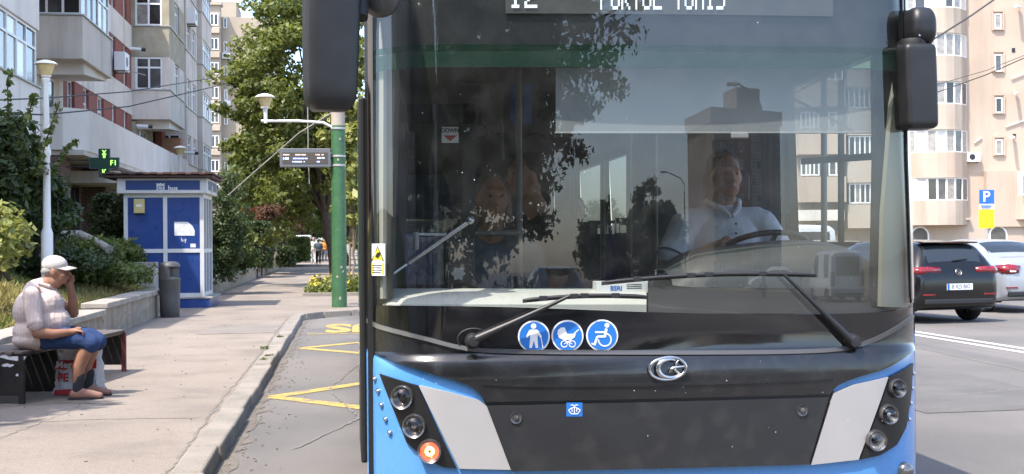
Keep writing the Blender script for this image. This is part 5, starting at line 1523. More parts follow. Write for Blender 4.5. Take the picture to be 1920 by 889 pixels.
for i, (a, b, c, d) in enumerate(lops):  # tinted panes also close the door openings, added to darken the interior
    shear(MB().grid([[(SL + 0.008, a, c), (SL + 0.008, b, c)], [(SL + 0.008, a, d), (SL + 0.008, b, d)]])).build('side_window', 'side_glass', bus)
for i, (a, b, c, d) in enumerate(rops):
    shear(MB().grid([[(SR - 0.008, a, c), (SR - 0.008, b, c)], [(SR - 0.008, a, d), (SR - 0.008, b, d)]])).build('side_window', 'cab_glass' if i == 0 else 'side_glass', bus)
shear(MB().box(SL - 0.005, 9.0, 0.32, SL - 0.001, 14.3, 1.04)).build('side_skirt', 'bus_blue', bus)
shear(MB().box(SR + 0.001, 5.95, 0.32, SR + 0.005, 14.3, 1.04)).build('side_skirt', 'bus_blue', bus)
# roof with rounded edges
prof = [(SL, ZT - 0.12)] + [(SL + 0.16 - 0.16 * math.cos(a), ZT - 0.12 + 0.16 * math.sin(a)) for a in np.linspace(0.15, math.pi / 2, 6)] + \
       [(SR - 0.16 + 0.16 * math.sin(a), ZT - 0.12 + 0.16 * math.cos(a)) for a in np.linspace(0, math.pi / 2 - 0.15, 6)] + [(SR, ZT - 0.12)]
prof = prof + [(SR - 0.05, ZT - 0.13), (SR - 0.2, ZT - 0.10), (SL + 0.2, ZT - 0.10), (SL + 0.05, ZT - 0.13)]
shear(MB().prism(prof, lambda a, b, t: (a, t, b), 5.62, Y1S)).build('roof', 'bus_white', bus, smooth=35)
shear(MB().box(SL + 0.06, Y1S - 0.06, 0.3, SR - 0.06, Y1S, ZT - 0.1)).build('rear_wall', 'bus_blue', bus)
shear(MB().box(SL + 0.06, 5.9, 0.28, SR - 0.06, Y1S - 0.06, 0.35)).build('floor', 'floor_vinyl', bus)
shear(MB().box(SL + 0.06, 6.0, 2.42, SR - 0.06, Y1S - 0.06, 2.46)).build('ceiling', 'interior_grey', bus)
for yy in (8.3, 15.0):
    for xx in (SL + 0.03 + 0.024 * (yy - 5.75), SR - 0.31 + 0.024 * (yy - 5.75)):
        wq = MB().lathe([(0.3, 0), (0.48, 0.02), (0.5, 0.08), (0.5, 0.22), (0.48, 0.27), (0.3, 0.28)], (xx, yy, 0.5), 28, (1, 0, 0)).build('wheel', 'rubber', bus, smooth=40)
        MB().lathe([(0.06, -0.01), (0.29, 0.03), (0.30, 0.25), (0.06, 0.29)], (xx, yy, 0.5), 20, (1, 0, 0)).build('rim', 'bus_silver', wq, smooth=40)
# --- front: base skin, nose, hatch, mask, windscreen
BL, BR = 678, 1740
panel([(BL, 640), (BR, 640), (BR, 1095), (BL, 1095)], 0.022, 'front_bumper', 'bus_blue', thick=0.02)
nose_low = smoothpoly([(BL, 648), (720, 671), (800, 698), (872, 720), (897, 736), (911, 754)]) 
nose_low_r = smoothpoly([(1556, 739), (1573, 722), (1610, 707), (1664, 690), (1716, 657), (BR, 640)])
chl = smoothpoly([(BL, 601), (697, 611), (720, 620), (800, 640), (872, 657), (960, 663), (1240, 665), (1500, 663), (1600, 654), (1668, 628), (1717, 594), (BR, 575)], 5)
nose = panel(chl + nose_low_r[::-1] + nose_low[::-1], 0.0, 'nose_panel', 'bus_black', thick=0.03)
# raised lip and crease of the nose; middle lip's grey paints its highlight
for lo_, hi_, mt_ in ((0, 876, 'steel_bar'), (876, 1602, 'trim_grey'), (1602, 1800, 'trim_grey')):
    seg = [q for q in chl if lo_ - 40 <= q[0] <= hi_ + 40]
    seg = [(min(max(x, lo_), hi_), y) for x, y in seg]
    panel(seg + [(x, y - 8) for x, y in seg[::-1]], -0.008, 'nose_trim_highlight', mt_, nose, thick=0.012)
mid = smoothpoly([(905, 722), (1000, 726), (1240, 724), (1480, 716), (1560, 710)], 4)
panel(mid + [(x, y - 6) for x, y in mid[::-1]], -0.006, 'nose_crease', 'bus_black', nose, thick=0.01)
maskt = smoothpoly([(BL, 572), (760, 573), (960, 576), (1240, 586), (1450, 590), (1640, 586), (1717, 574), (BR, 566)], 5)
mask = panel(maskt + [(x, y - 8) for x, y in chl[::-1]], 0.004, 'screen_mask', 'bus_mask', thick=0.02)
ws = panel([(690, -230), (1696, -230), (1700, 100), (1706, 300), (1716, 573)] + [(x, y - 1) for x, y in maskt[::-1] if x < 1714], 0.004, 'windscreen', 'windscreen_glass', thick=0)
panel([(676, -230), (697, -230), (700, 300), (703, 560), (700, 600), (BL, 600)], -0.006, 'corner_seal', 'bus_mask', thick=0.02)
panel([(1688, -230), (1697, -230), (1701, 100), (1707, 300), (1718, 566), (1710, 568), (1702, 300), (1694, 100)], -0.006, 'corner_seal', 'bus_mask', thick=0.02)
panel([(1694, -230), (1697, -230), (1707, 300), (1715, 560), (1711, 560), (1703, 300)], -0.012, 'seal_strip', 'chrome', thick=0.006)
panel([(700, -230), (1690, -230), (1690, 97), (700, 97)], 0.055, 'header_panel', 'bus_hatch', thick=0.02)
panel([(702, 94), (1690, 94), (1690, 106), (702, 106)], 0.012, 'green_band', 'green_tint', ws, thick=0)
panel([(702, 107), (1690, 107), (1690, 136), (702, 136)], 0.012, 'green_band', 'green_tint_faint', ws, thick=0)
# white inner pillars behind the glass corners
panel([(701, 150), (712, 40), (719, 120), (718, 560), (702, 562)], 0.045, 'inner_pillar', 'pillar_white', thick=0.03)
panel([(1672, 200), (1690, 90), (1700, 300), (1708, 575), (1652, 575), (1656, 400)], 0.05, 'inner_pillar', 'pillar_beige', thick=0.03)
panel([(1640, 60), (1690, 60), (1688, 100), (1668, 220), (1652, 420), (1645, 575), (1636, 575), (1642, 300)], 0.075, 'pillar_trim', 'dash_dark', thick=0.03)
panel([(718, 100), (742, 100), (738, 300), (728, 560), (718, 560)], 0.075, 'pillar_trim', 'dash_dark', thick=0.03)
# lower hatch and its locks
panel([(904, 742), (1564, 732), (1524, 866), (955, 879)], 0.016, 'hatch_frame', 'lamp_black', thick=0.005)
hatch = panel([(914, 761), (1554, 745), (1517, 871), (961, 884)], -0.002, 'front_hatch', 'bus_hatch', thick=0.03)
for (cx, cy) in ((967, 783), (1503, 769)):
    c = P(cx, cy)
    lk = MB().lathe([(0.0, 0.004), (0.020, 0.004), (0.026, 0.008), (0.026, -0.004)], c, 20, (0, -1, 0)).build('hatch_lock', 'trim_grey', hatch, smooth=40)
    MB().lathe([(0.0, 0.016), (0.010, 0.014), (0.012, 0.0)], c, 12, (0, -1, 0)).build('lock_barrel', 'lamp_bowl', hatch, smooth=40)
# headlamp clusters
def cluster(house, silver, lamps, beads, lit=None):
    h = panel(house, 0.006, 'headlamp_housing', 'lamp_black', thick=0.02)
    s = panel(silver, 0.004, 'silver_panel', 'bus_silver', thick=0.02)
    for i, (cx, cy, r) in enumerate(lamps):
        c = P(cx, cy); rr = r * 5.55 / FPX
        n = Vector((0, -1, 0)); e = (c.x - BXC)
        dx = 0.004; n = Vector((-(FS(c.x + dx, c.z) - FS(c.x - dx, c.z)) / (2 * dx), 1, 0)).normalized() * -1
        n = (n + Vector((0, -0.8, 0))).normalized()
        l = MB().lathe([(rr * 0.80, 0.014), (rr * 0.97, 0.020), (rr * 1.04, 0.010), (rr * 1.06, -0.02)], c + n * 0.002, 28, n, caps=False).build('headlamp', 'lamp_bowl', h, smooth=40)
        MB().lathe([(0.0, -0.012), (rr * 0.3, -0.010), (rr * 0.55, -0.002), (rr * 0.84, 0.013)], c + n * 0.002, 24, n, caps=False).build('reflector', 'lamp_lit' if i == lit else ('lamp_bright' if i == 2 else 'lamp_dim'), l, smooth=50)
        if i == lit:
            MB().lathe([(rr * 0.14, 0.006), (rr * 0.20, 0.009), (rr * 0.38, 0.007), (rr * 0.42, 0.001)], c + n * 0.006, 24, n, caps=False).build('bulb_ring', 'lamp_hot', l, smooth=50)
        else:
            MB().lathe([(0.0, 0.012), (rr * 0.22, 0.008), (rr * 0.26, -0.008)], c, 16, n, caps=False).build('bulb_shield', 'chrome' if i == 1 else 'lamp_black', l, smooth=50)
        MB().lathe([(0.0, 0.034), (rr * 0.35, 0.031), (rr * 0.62, 0.024), (rr * 0.82, 0.014)], c + n * 0.002, 24, n, caps=False).build('lens', 'lamp_glass', l, smooth=60)
    for (cx, cy) in beads:
        c = P(cx, cy, 0.018)
        MB().lathe([(0.0, 0.016), (0.006, 0.013), (0.0105, 0.004), (0.012, -0.004)], c, 14, (0, -1, 0)).build('marker_bead', 'chrome', h, smooth=60)
cluster([(711, 701), (735, 709), (782, 723), (857, 879), (830, 876), (795, 858), (762, 830), (742, 780), (722, 730)],
        [(785, 723), (840, 735), (898, 751), (913, 762), (958, 881), (861, 879)],
        [(755, 745, 22), (777, 799, 22), (806, 846, 22)], [(703, 710), (709, 733), (715, 759), (723, 786), (731, 811)], lit=2)
cluster([(1669, 706), (1700, 690), (1713, 681), (1709, 740), (1700, 800), (1682, 834), (1650, 854), (1613, 862)],
        [(1563, 738), (1600, 722), (1666, 707), (1610, 862), (1521, 872)],
        [(1681, 728, 18), (1665, 777, 19), (1642, 826, 20)], [(1712, 700), (1710, 728), (1707, 756), (1704, 786)])
c = P(1699, 884)
fl = MB().lathe([(0.0, 0.02), (0.028, 0.016), (0.038, 0.006), (0.042, -0.02)], c, 20, (0.25, -1, 0)).build('fog_lamp', 'lamp_bowl', bus, smooth=50)
# stickers
def rpoint(c, pts): return [(c[0] + a, c[1] + b) for a, b in pts]
def round_sticker(cx, cy, r, figs):
    d = panel(circ(cx, cy, r, r, 36), -0.001, 'pictogram_sticker', 'sticker_white', mask, thick=0.001, fine=True)
    panel(circ(cx, cy, r * 0.9, r * 0.9, 36), -0.0035, 'blue_field', 'sticker_blue', d, thick=0, fine=True)
    for f in figs: decal(f, -0.0050, 'pictogram', 'sticker_white', d)
cx, cy = 1001, 631
round_sticker(cx, cy, 30, [circ(cx - 0.5, cy - 19.5, 5.2, 5.2, 14),
    rpoint((cx, cy), [(-7, -13), (6, -13), (10, -9), (15, 0), (12, 2.5), (7, -4), (7, 5), (8, 21), (3.5, 22), (0, 8), (-4, 22), (-8.5, 21), (-7, 4), (-7, -4), (-12, 3), (-15, 1), (-10, -10)]),
    pxbar((cx + 13, cy + 1), (cx + 17, cy + 21), 1.6)])
cx, cy = 1064, 630
ringw = [pxbar((cx + ox + 6 * math.cos(a), cy + 15 + 6 * math.sin(a)), (cx + ox + 6 * math.cos(a + 0.53), cy + 15 + 6 * math.sin(a + 0.53)), 1.8) for ox in (-6, 9) for a in np.arange(0, 6.28, 0.523)]
round_sticker(cx, cy, 30, [rpoint((cx, cy), [(-19, -4), (-18, -11), (-12, -16), (-5, -16), (-1, -4), (16, -4), (13, 3), (7, 7), (-9, 7), (-16, 3)]),
    pxbar((cx + 12, cy - 4), (cx + 21, cy - 12), 2.2), pxbar((cx - 7, cy + 7), (cx + 9, cy + 15), 1.6), pxbar((cx + 7, cy + 7), (cx - 6, cy + 15), 1.6)] + ringw)
cx, cy = 1129, 629
arc = [pxbar((cx + 5 + 12 * math.cos(a), cy + 8 + 12 * math.sin(a)), (cx + 5 + 12 * math.cos(a + 0.33), cy + 8 + 12 * math.sin(a + 0.33)), 2.6) for a in np.arange(-1.3, 3.0, 0.32)]
round_sticker(cx, cy, 30, [circ(cx + 9, cy - 19, 4.6, 4.6, 14), pxbar((cx + 8, cy - 13), (cx + 5, cy + 3), 5.0), pxbar((cx - 13, cy - 6), (cx + 7, cy - 6), 3.4),
    pxbar((cx - 9, cy + 2), (cx + 6, cy + 2), 4.2), pxbar((cx - 9, cy + 2), (cx - 14, cy + 17), 4.2), pxbar((cx - 20, cy + 15), (cx - 12, cy + 18), 3.0)] + arc)
# washer sticker on the hatch
cx, cy = 1077, 768
d = panel([(cx - 15, cy - 13), (cx + 15, cy - 13), (cx + 15, cy + 13), (cx - 15, cy + 13)], -0.003, 'washer_sticker', 'sticker_blue', hatch, thick=0.001)
fan = [(cx - 11 + 22 * i / 8, cy + 1 - 5 * math.sin(math.pi * i / 8)) for i in range(9)]
for a, b in zip(fan[:-1], fan[1:]): decal(pxbar(a, b, 1.8), -0.0055, 'pictogram', 'sticker_white', d)
for a, b in (((cx - 11, cy + 1), (cx - 6, cy + 8)), ((cx - 6, cy + 8), (cx + 6, cy + 8)), ((cx + 6, cy + 8), (cx + 11, cy + 1)), ((cx, cy + 8), (cx, cy - 6)), ((cx, cy - 6), (cx - 3, cy - 9)), ((cx - 3, cy - 9), (cx - 7, cy - 8)), ((cx, cy - 6), (cx + 3, cy - 9)), ((cx + 3, cy - 9), (cx + 7, cy - 8)), ((cx - 4, cy + 4), (cx - 5, cy - 2)), ((cx + 4, cy + 4), (cx + 5, cy - 2))):
    decal(pxbar(a, b, 1.7), -0.0058, 'pictogram', 'sticker_white', d)
# oval emblem: ring, open crescent, stroke
def ptube(pts, r, off): return [P(px, py, off) for px, py in pts]
ex, ey = 1252, 691
em = MB()
ring = [(ex + 34 * math.cos(t) , ey + 21 * math.sin(t) - 2 * math.cos(t)) for t in np.linspace(0, 2 * math.pi, 41)]
em.tube(ptube(ring, 0, -0.012), 0.0075, 8, caps=False)
c1 = [(ex + 4 + 25 * math.cos(t) * 0.9, ey + 17 * math.sin(t)) for t in np.linspace(0.6, 5.2, 26)]
em.tube(ptube(c1, 0, -0.012), [0.004 + 0.0085 * math.sin(math.pi * i / 25) for i in range(26)], 8)
em.tube(ptube([(ex + 31, ey - 4), (ex + 14, ey - 2), (ex + 6, ey + 1), (ex + 3, ey + 7)], 0, -0.012), [0.005, 0.007, 0.007, 0.003], 8)
em.tube(ptube([(ex + 12, ey + 0), (ex + 20, ey + 10), (ex + 26, ey + 15)], 0, -0.012), [0.006, 0.006, 0.004], 8)
em.tube(ptube([(ex + 14, ey - 3), (ex + 17, ey - 12), (ex + 22, ey - 17)], 0, -0.012), [0.005, 0.005, 0.003], 8)
em.build('emblem', 'chrome', nose, smooth=60)
# warning sticker on the left pillar
d = panel([(694, 457), (722, 457), (722, 517), (694, 517)], -0.012, 'warning_sticker', 'sticker_white', bus, thick=0.001)
decal([(696, 493), (720, 493), (720, 515), (696, 515)], -0.0145, 'yellow_block', 'sticker_yellow', d)
decal([(708, 461), (720, 489), (696, 489)], -0.0145, 'warning_triangle', 'print_black', d)
decal([(708, 464.5), (717.6, 487.5), (698.4, 487.5)], -0.016, 'triangle_field', 'sticker_yellow', d)
decal([(703, 481), (707, 474), (712, 473), (713, 478), (708, 484)], -0.0175, 'hand_symbol', 'print_black', d)
for k in range(4): decal([(698, 497 + 4.4 * k), (716 - 2 * (k % 2), 497 + 4.4 * k), (716 - 2 * (k % 2), 498.6 + 4.4 * k), (698, 498.6 + 4.4 * k)], -0.016, 'text_line', 'print_black', d)
# wipers
def wiper(pivot, elbow, b0, b1, bow):
    w = MB()
    pv_ = P(*pivot, -0.03); el = P(*elbow, -0.045)
    n = 10
    pts = [pv_.lerp(el, i / n) + Vector((0, -0.012 * math.sin(math.pi * i / n), 0)) for i in range(n + 1)]
    w.tube(pts, [0.020, 0.019, 0.017, 0.015, 0.013, 0.012, 0.011, 0.010, 0.009, 0.008, 0.007], 8)
    wo = w.build('wiper', 'dark_plastic', bus, smooth=50)
    MB().lathe([(0.0, 0.05), (0.022, 0.048), (0.032, 0.03), (0.036, -0.01)], P(*pivot), 20, (0, -1, 0)).build('pivot_cap', 'dark_plastic', wo, smooth=50)
    k = 12
    bl = [(b0[0] + (b1[0] - b0[0]) * i / k, b0[1] + (b1[1] - b0[1]) * i / k - bow * math.sin(math.pi * i / k)) for i in range(k + 1)]
    m1 = MB(); m1.tube([P(x, y, -0.035) for x, y in bl], [0.005] + [0.0085] * (k - 1) + [0.005], 8); b = m1.build('blade_holder', 'dark_plastic', wo, smooth=50)
    m2 = MB(); m2.tube([P(x, y + 3, -0.012) for x, y in bl], 0.0055, 6); m2.build('rubber_blade', 'rubber', wo, smooth=50)
    for t in (0.2, 0.42, 0.58, 0.8):
        x, y = bl[int(t * k)]
        MB().obox(P(x, y, -0.037), (0.018, 0, 0), (0, 0.008, 0), (0, 0, 0.011)).build('blade_clip', 'dark_plastic', wo, bevel=0.003)
    return wo
wiper((886, 639), (1066, 556), (980, 563), (1212, 556), 5)
MB().tube([P(x, y, -0.012) for x, y in circ(888, 637, 30, 21, 22)[9:22]], 0.004, 6).build('pivot_seal', 'rubber', bus)
wiper((1597, 640), (1470, 515), (1128, 530), (1530, 515), 8)
P2 = P(1640, 600)
# side mirrors
def rounded_box_prof(w, d, r, n=5):
    out = []
    for cx_, cy_, a0 in ((w / 2 - r, d / 2 - r, 0), (-w / 2 + r, d / 2 - r, 90), (-w / 2 + r, -d / 2 + r, 180), (w / 2 - r, -d / 2 + r, 270)):
        for i in range(n + 1):
            a = R(a0 + 90 * i / n); out.append((cx_ + r * math.cos(a), cy_ + r * math.sin(a)))
    return out
def mirror(cx_, cy_, w, d, z0, z1, r, lean, mat='mirror_plastic', taper=0.92, nseg=10, rz=0.0, rr=0.09, s0=0.70):
    mb = MB(); rows = []
    H_ = z1 - z0
    for i in range(nseg + 1):
        t = i / nseg
        z = z0 + H_ * t
        edge = min(t * H_, (1 - t) * H_)
        s = 1.0 if edge > rr else s0 + (1 - s0) * math.sqrt(max(0, 1 - (1 - edge / rr) ** 2))
        s *= taper + (1 - taper) * math.sin(min(1, t * 1.4) * math.pi / 2)
        pr = rounded_box_prof(w * s, d * s, r * s)
        ca, sa = math.cos(rz), math.sin(rz)
        rows.append([(cx_ + lean * (t - 0.5) + a * ca - b * sa, cy_ + a * sa + b * ca, z) for a, b in pr])
    n = len(rows[0]); vs = [p for r_ in rows for p in r_]
    fs = [(i * n + j, i * n + (j + 1) % n, (i + 1) * n + (j + 1) % n, (i + 1) * n + j) for i in range(nseg) for j in range(n)]
    fs += [tuple(range(n))[::-1], tuple(range(nseg * n, nseg * n + n))]
    return mb.add(vs, fs)
YM = 5.18
a, b = AY(567, 204, YM), AY(669, 204, YM)
mL = mirror((a.x + b.x) / 2 + 0.006, YM + 0.07, (b - a).length * 1.02, 0.19, a.z, a.z + 0.62, 0.045, 0.012, nseg=24, rz=0.16).build('side_mirror', 'mirror_plastic', bus, smooth=50)
q = AY(620, -14, YM + 0.02)
MB().tube([(q.x - 0.02, YM + 0.1, a.z + 0.40), (q.x + 0.05, YM + 0.09, a.z + 0.60), (q.x + 0.15, YM + 0.2, a.z + 0.70), (q.x + 0.24, YM + 0.42, a.z + 0.72)], 0.045, 12).build('mirror_arm', 'mirror_plastic', mL, smooth=50)
tp = AY(676, 0, 5.33); MB().tube([(tp.x + 0.0, 5.30, tp.z - 0.08), (tp.x + 0.012, 5.40, tp.z + 0.1), (tp.x + 0.03, 5.6, tp.z + 0.3)], 0.03, 10).build('mirror_bracket', 'rubber', mL, smooth=50)
for k in range(5):
    sx, sz = 640 + random.uniform(-6, 12), 108 + 5 * k + random.uniform(-3, 3)
    pass
YR = 5.52
a, b = AY(1700, 240, YR), AY(1757, 240, YR)
mR = mirror((a.x + b.x) / 2, YR + 0.07, (b - a).length * 1.04, 0.18, a.z, a.z + 0.385, 0.022, -0.012, nseg=40, rr=0.03, s0=0.80, taper=0.97).build('side_mirror', 'mirror_plastic', bus, smooth=50)
tz = AY(1720, 84, YR).z
MB().lathe([(0.060, 0.0), (0.062, 0.03), (0.058, 0.045)], ((a.x + b.x) / 2 - 0.006, YR + 0.07, tz - 0.01), 20, (0, 0, 1)).build('mirror_collar', 'rubber', mR, smooth=40)
dq0, dq1 = AY(1699, 84, YR + 0.09), AY(1744, 16, YR + 0.09)
mirror((dq0.x + dq1.x) / 2, YR + 0.10, (dq1.x - dq0.x), 0.20, dq0.z - 0.01, dq1.z, 0.035, -0.004, nseg=30, rr=0.075, s0=0.45, taper=1.0).build('mirror_arm', 'mirror_plastic', mR, smooth=60)
MB().obox(AY(1703, 48, YR + 0.24), (0.018, 0, 0), (0, 0.10, 0), (0, 0, 0.05)).build('mirror_bracket', 'rubber', mR, bevel=0.012)
MB().ball(AY(1724, 67, YR - 0.0), 0.006, 8, 6).build('mirror_screw', 'chrome', mR)
# white scuff on the left mirror shell
for k in range(7):
    px = 641 + 2.0 * k + random.uniform(-2, 2); py = 100 + 6 * k + random.uniform(-3, 3); q = AY(px, py, YM - 0.02)
    h_ = None
# round kerb mirror at the top corner
c = AY(712, -4, 5.36)
MB().lathe([(0.0, 0.03), (0.05, 0.026), (0.078, 0.008), (0.083, -0.008), (0.07, -0.03), (0.02, -0.05), (0.0, -0.052)], c, 28, (-0.25, -1, -0.22)).build('kerb_mirror', 'trim_grey', bus, smooth=60)
MB().tube([c + Vector((-0.03, -0.035, 0.03)), c + Vector((-0.005, -0.05, -0.005)), c + Vector((0.012, -0.045, 0.02))], 0.004, 6).build('mirror_clip', 'chrome', bus)
# --- destination display: dark housing with LED dots
disp = panel([(948, -75), (1562, -72), (1562, 31), (948, 25)], 0.040, 'destination_display', 'interior_dark', bus, thick=0.01)
FONT = {'1': ['00100','01100','00100','00100','00100','00100','01110'], '2': ['01110','10001','00001','00110','01000','10000','11111'],
 'P': ['11110','10001','10001','11110','10000','10000','10000'], 'O': ['01110','10001','10001','10001','10001','10001','01110'],
 'R': ['11110','10001','10001','11110','10100','10010','10001'], 'T': ['11111','00100','00100','00100','00100','00100','00100'],
 'U': ['10001','10001','10001','10001','10001','10001','01110'], 'L': ['10000','10000','10000','10000','10000','10000','11111'],
 'M': ['10001','11011','10101','10101','10001','10001','10001'], 'I': ['01110','00100','00100','00100','00100','00100','01110'],
 'S': ['01111','10000','10000','01110','00001','00001','11110'], ' ': ['00000'] * 7}
def led(textv, x0, x1, ybase, height, parent):
    cols_ = 12 * len(textv); pw = (x1 - x0) / (len(textv) * 6 - 1)
    mb = MB(); ph = height / 7.0
    for ci, ch in enumerate(textv):
        for r_ in range(7):
            for c_ in range(5):
                if FONT[ch][r_][c_] == '1':
                    for sx in range(2):
                        for sy in range(2):
                            px = x0 + (ci * 6 + c_) * pw + (sx + 0.25) * pw / 2; py = ybase - height + r_ * ph + (sy + 0.5) * ph / 2
                            p = P(px, py, 0.034); w_ = pw * 5.5 / FPX * 0.24; h_ = ph * 5.5 / FPX * 0.22
                            mb.add([(p.x - w_, p.y, p.z - h_), (p.x + w_, p.y, p.z - h_), (p.x + w_, p.y, p.z + h_), (p.x - w_, p.y, p.z + h_)], [(0, 1, 2, 3)])
    o = mb.build('led_text', 'led_white', parent, fix=False); o['kind'] = 'stuff'
    return o
led('12', 955, 1008, 15, 44, disp)
led('PORTUL TOMIS', 1126, 1360, 18, 44, disp)

# ------------------------------------------------------------------ inside the bus
# dashboard, cowl, cab
mb = MB(); rows = []
for px in np.linspace(712, 1212, 12):
    row = []
    for (py, Yo, dz) in ((572, 0.06, -0.10), (571, 0.06, 0.0), (560, 0.11, 0.0), (548, 0.30, 0.0), (541, 0.45, 0.0), (543, 0.50, -0.04)):
        q = AY(px, py, FS(min(max(AY(px, py, 5.6).x, SL), SR), 1.2) + Yo); row.append((q.x, q.y, q.z + dz))
    rows.append(row)
mb.grid(rows)
MB_dash = mb.build('dashboard', 'dash_white', bus, smooth=40)
mb = MB(); rows = []
for i, px in enumerate(np.linspace(1215, 1690, 14)):
    row = []
    for (py, Yo) in ((588, 0.06), (575, 0.08), (545, 0.16), (528, 0.34), (520, 0.5)):
        q = AY(px, py, FS(min(max(AY(px, py, 5.6).x, SL), SR), 1.2) + Yo); row.append(q)
    rows.append(row)
mb.grid(rows); mb.build('dashboard_side', 'dash_dark', bus, smooth=40)
def interp_poly(pts, Y): return [AY(px, py, Y) for px, py in pts]
top = smoothpoly([(1240, 505), (1270, 487), (1300, 473), (1370, 462), (1450, 452), (1530, 451), (1585, 466), (1620, 486), (1648, 515), (1655, 540)], 4)
mb = MB(); rows = []
for k, (Y, dz) in enumerate(((5.74, -0.10), (5.80, -0.035), (5.90, -0.008), (6.05, 0.0), (6.18, -0.01), (6.22, -0.08))):
    rows.append([AY(px, py, 5.98) + Vector((0, Y - 5.98, dz)) for px, py in top])
mb.grid(rows)
rows2 = [[Vector(rows[0][i]) for i in range(len(top))], [Vector((rows[0][i].x, 5.70, 1.17)) for i in range(len(top))]]
mb.grid(rows2)
cowl = mb.build('instrument_cowl', 'dash_grey', bus, smooth=50)
# steering wheel
swc = AY(1432, 468, 6.42)
ax = Vector((0, 0.42, 1)).normalized()
mb = MB(); u_ = Vector((1, 0, 0)); v_ = ax.cross(u_)
mb.tube([swc + (u_ * math.cos(t) + v_ * math.sin(t)) * 0.225 for t in np.linspace(0, 2 * math.pi, 37)], 0.015, 10, caps=False)
sw = mb.build('steering_wheel', 'dark_plastic', bus, smooth=60)
mb = MB()
for t in (0.5, 2.64, 4.71): mb.tube([swc - ax * 0.03, swc + (u_ * math.cos(t) + v_ * math.sin(t)) * 0.22], 0.013, 8)
mb.ball(swc - ax * 0.03, (0.07, 0.07, 0.04)); mb.tube([swc - ax * 0.05, swc - ax * 0.5 + Vector((0, -0.15, 0))], 0.035, 10)
mb.build('wheel_spokes', 'dark_plastic', sw, smooth=60)
# roller blind with bottom rail and scissor arms
for nm, pts, matn, yy in (('roller_blind', [(1042, 128), (1656, 128), (1655, 249), (1042, 249)], 'blind_film', 5.70),):
    q = interp_poly(pts, yy); mb = MB(); mb.add(q, [(3, 2, 1, 0)]); rbl = mb.build(nm, matn, bus)
MB().tube([AY(1040, 249, 5.70), AY(1658, 249, 5.70)], 0.0045, 8).build('blind_rail', 'bus_silver', rbl)
MB().obox(AY(1387, 254, 5.695), (0.042, 0, 0), (0, 0.006, 0), (0, 0, 0.014)).build('blind_handle', 'bus_silver', rbl, bevel=0.008)
for pts in ([(1230, 140), (1288, 178), (1175, 247)], [(1555, 140), (1480, 180), (1600, 247)]):
    MB().tube(interp_poly(pts, 5.715), 0.008, 8).build('blind_arm', 'dash_grey', rbl)
for px, py in ((1289, 178), (1487, 180)):
    MB().ball(AY(px, py, 5.708), 0.005, 8, 6).build('arm_pin', 'chrome', rbl)
# driver's window frame, seat, partition behind the driver
mb = MB()
for a, b in (((1577, 150), (1577, 455)), ((1505, 303), (1655, 292))):
    pa = AX(a[0], a[1], SR - 0.06); pb = AX(b[0], b[1], SR - 0.06); mb.bar(pa, pb, 0.022, 0.035)
mb.build('cab_window_frame', 'dash_dark', bus)
st = thing('driver_seat_anchor', (0, 0, 0)); bpy.data.objects.remove(st)
sx = AY(1365, 400, 6.85).x
seat = MB().box(sx - 0.25, 6.80, 0.95, sx + 0.25, 6.93, 1.66).build('driver_seat', 'interior_dark', bus, bevel=0.05, seg=3)
MB().box(sx - 0.26, 6.40, 0.84, sx + 0.26, 6.90, 0.97).build('seat_cushion', 'interior_dark', seat, bevel=0.05, seg=3)
MB().box(sx - 0.13, 6.82, 1.70, sx + 0.13, 6.92, 1.88).build('headrest', 'interior_dark', seat, bevel=0.04, seg=3)
MB().box(sx - 0.15, 6.5, 0.35, sx + 0.15, 6.8, 0.84).build('seat_pedestal', 'dash_dark', seat, bevel=0.02)
MB().box(sx - 0.42, 7.38, 0.35, SR - 0.07, 7.42, 2.42).build('cab_partition', 'interior_dark', bus)
MB().box(SR - 0.35, 6.0, 0.35, SR - 0.06, 7.35, 1.10).build('cab_side_console', 'dash_dark', bus, bevel=0.03)
MB().box(sx - 0.44, 6.1, 0.35, sx - 0.40, 7.4, 1.16).build('cab_door', 'interior_dark', bus)
# grey grab panels behind the driver
for px in (1180, 1228, 1545):
    q0, q1 = AY(px, 150, 7.2), AY(px, 520, 7.2)
    MB().tube([q0, q1], 0.018, 10).build('grab_pole', 'pole_grey', bus, smooth=60)
# inner door leaf with glass, sticker and grab bars
YD = 6.25
def D(px, py, Y=YD): return AY(px, py, Y)
mb = MB()
for a, b, w in (((752, 95), (752, 545), 0.045), ((879, 195), (879, 545), 0.065), ((748, 214), (890, 214), 0.10), ((752, 545), (890, 545), 0.06)):
    mb.bar(D(*a), D(*b), 0.04, w, (0, 0, 1) if a[1] == b[1] else (1, 0, 0))
leaf = mb.build('door_leaf', 'rubber', bus)
q = [D(765, 235), D(865, 235), D(865, 540), D(765, 540)]
MB().add(q, [(3, 2, 1, 0)]).build('door_pane', 'door_glass', leaf)
mb = MB(); mb.obox(D(862, 490, YD - 0.03), (0.078, 0, 0), (0, 0.025, 0), (0, 0, 0.118)); bx_ = mb.build('door_motor_cover', 'dash_dark', leaf, bevel=0.02)
mb = MB()
kc = D(859, 513, YD - 0.06); mb.prism([(kc.x + 0.034 * (1 + 0.16 * math.cos(6 * t)) * math.cos(t) * 0.9, kc.z + 0.03 * (1 + 0.16 * math.cos(6 * t)) * math.sin(t)) for t in np.linspace(0, 2 * math.pi, 36, endpoint=False)], lambda a, b, t: (a, t, b), kc.y, kc.y - 0.012)
mb.build('release_knob', 'bus_silver', bx_)
for px, py in ((884, 458), (884, 516), (860, 451), (860, 487)):
    MB().ball(D(px, py, YD - 0.056), 0.008, 8, 6).build('screw', 'chrome', bx_)
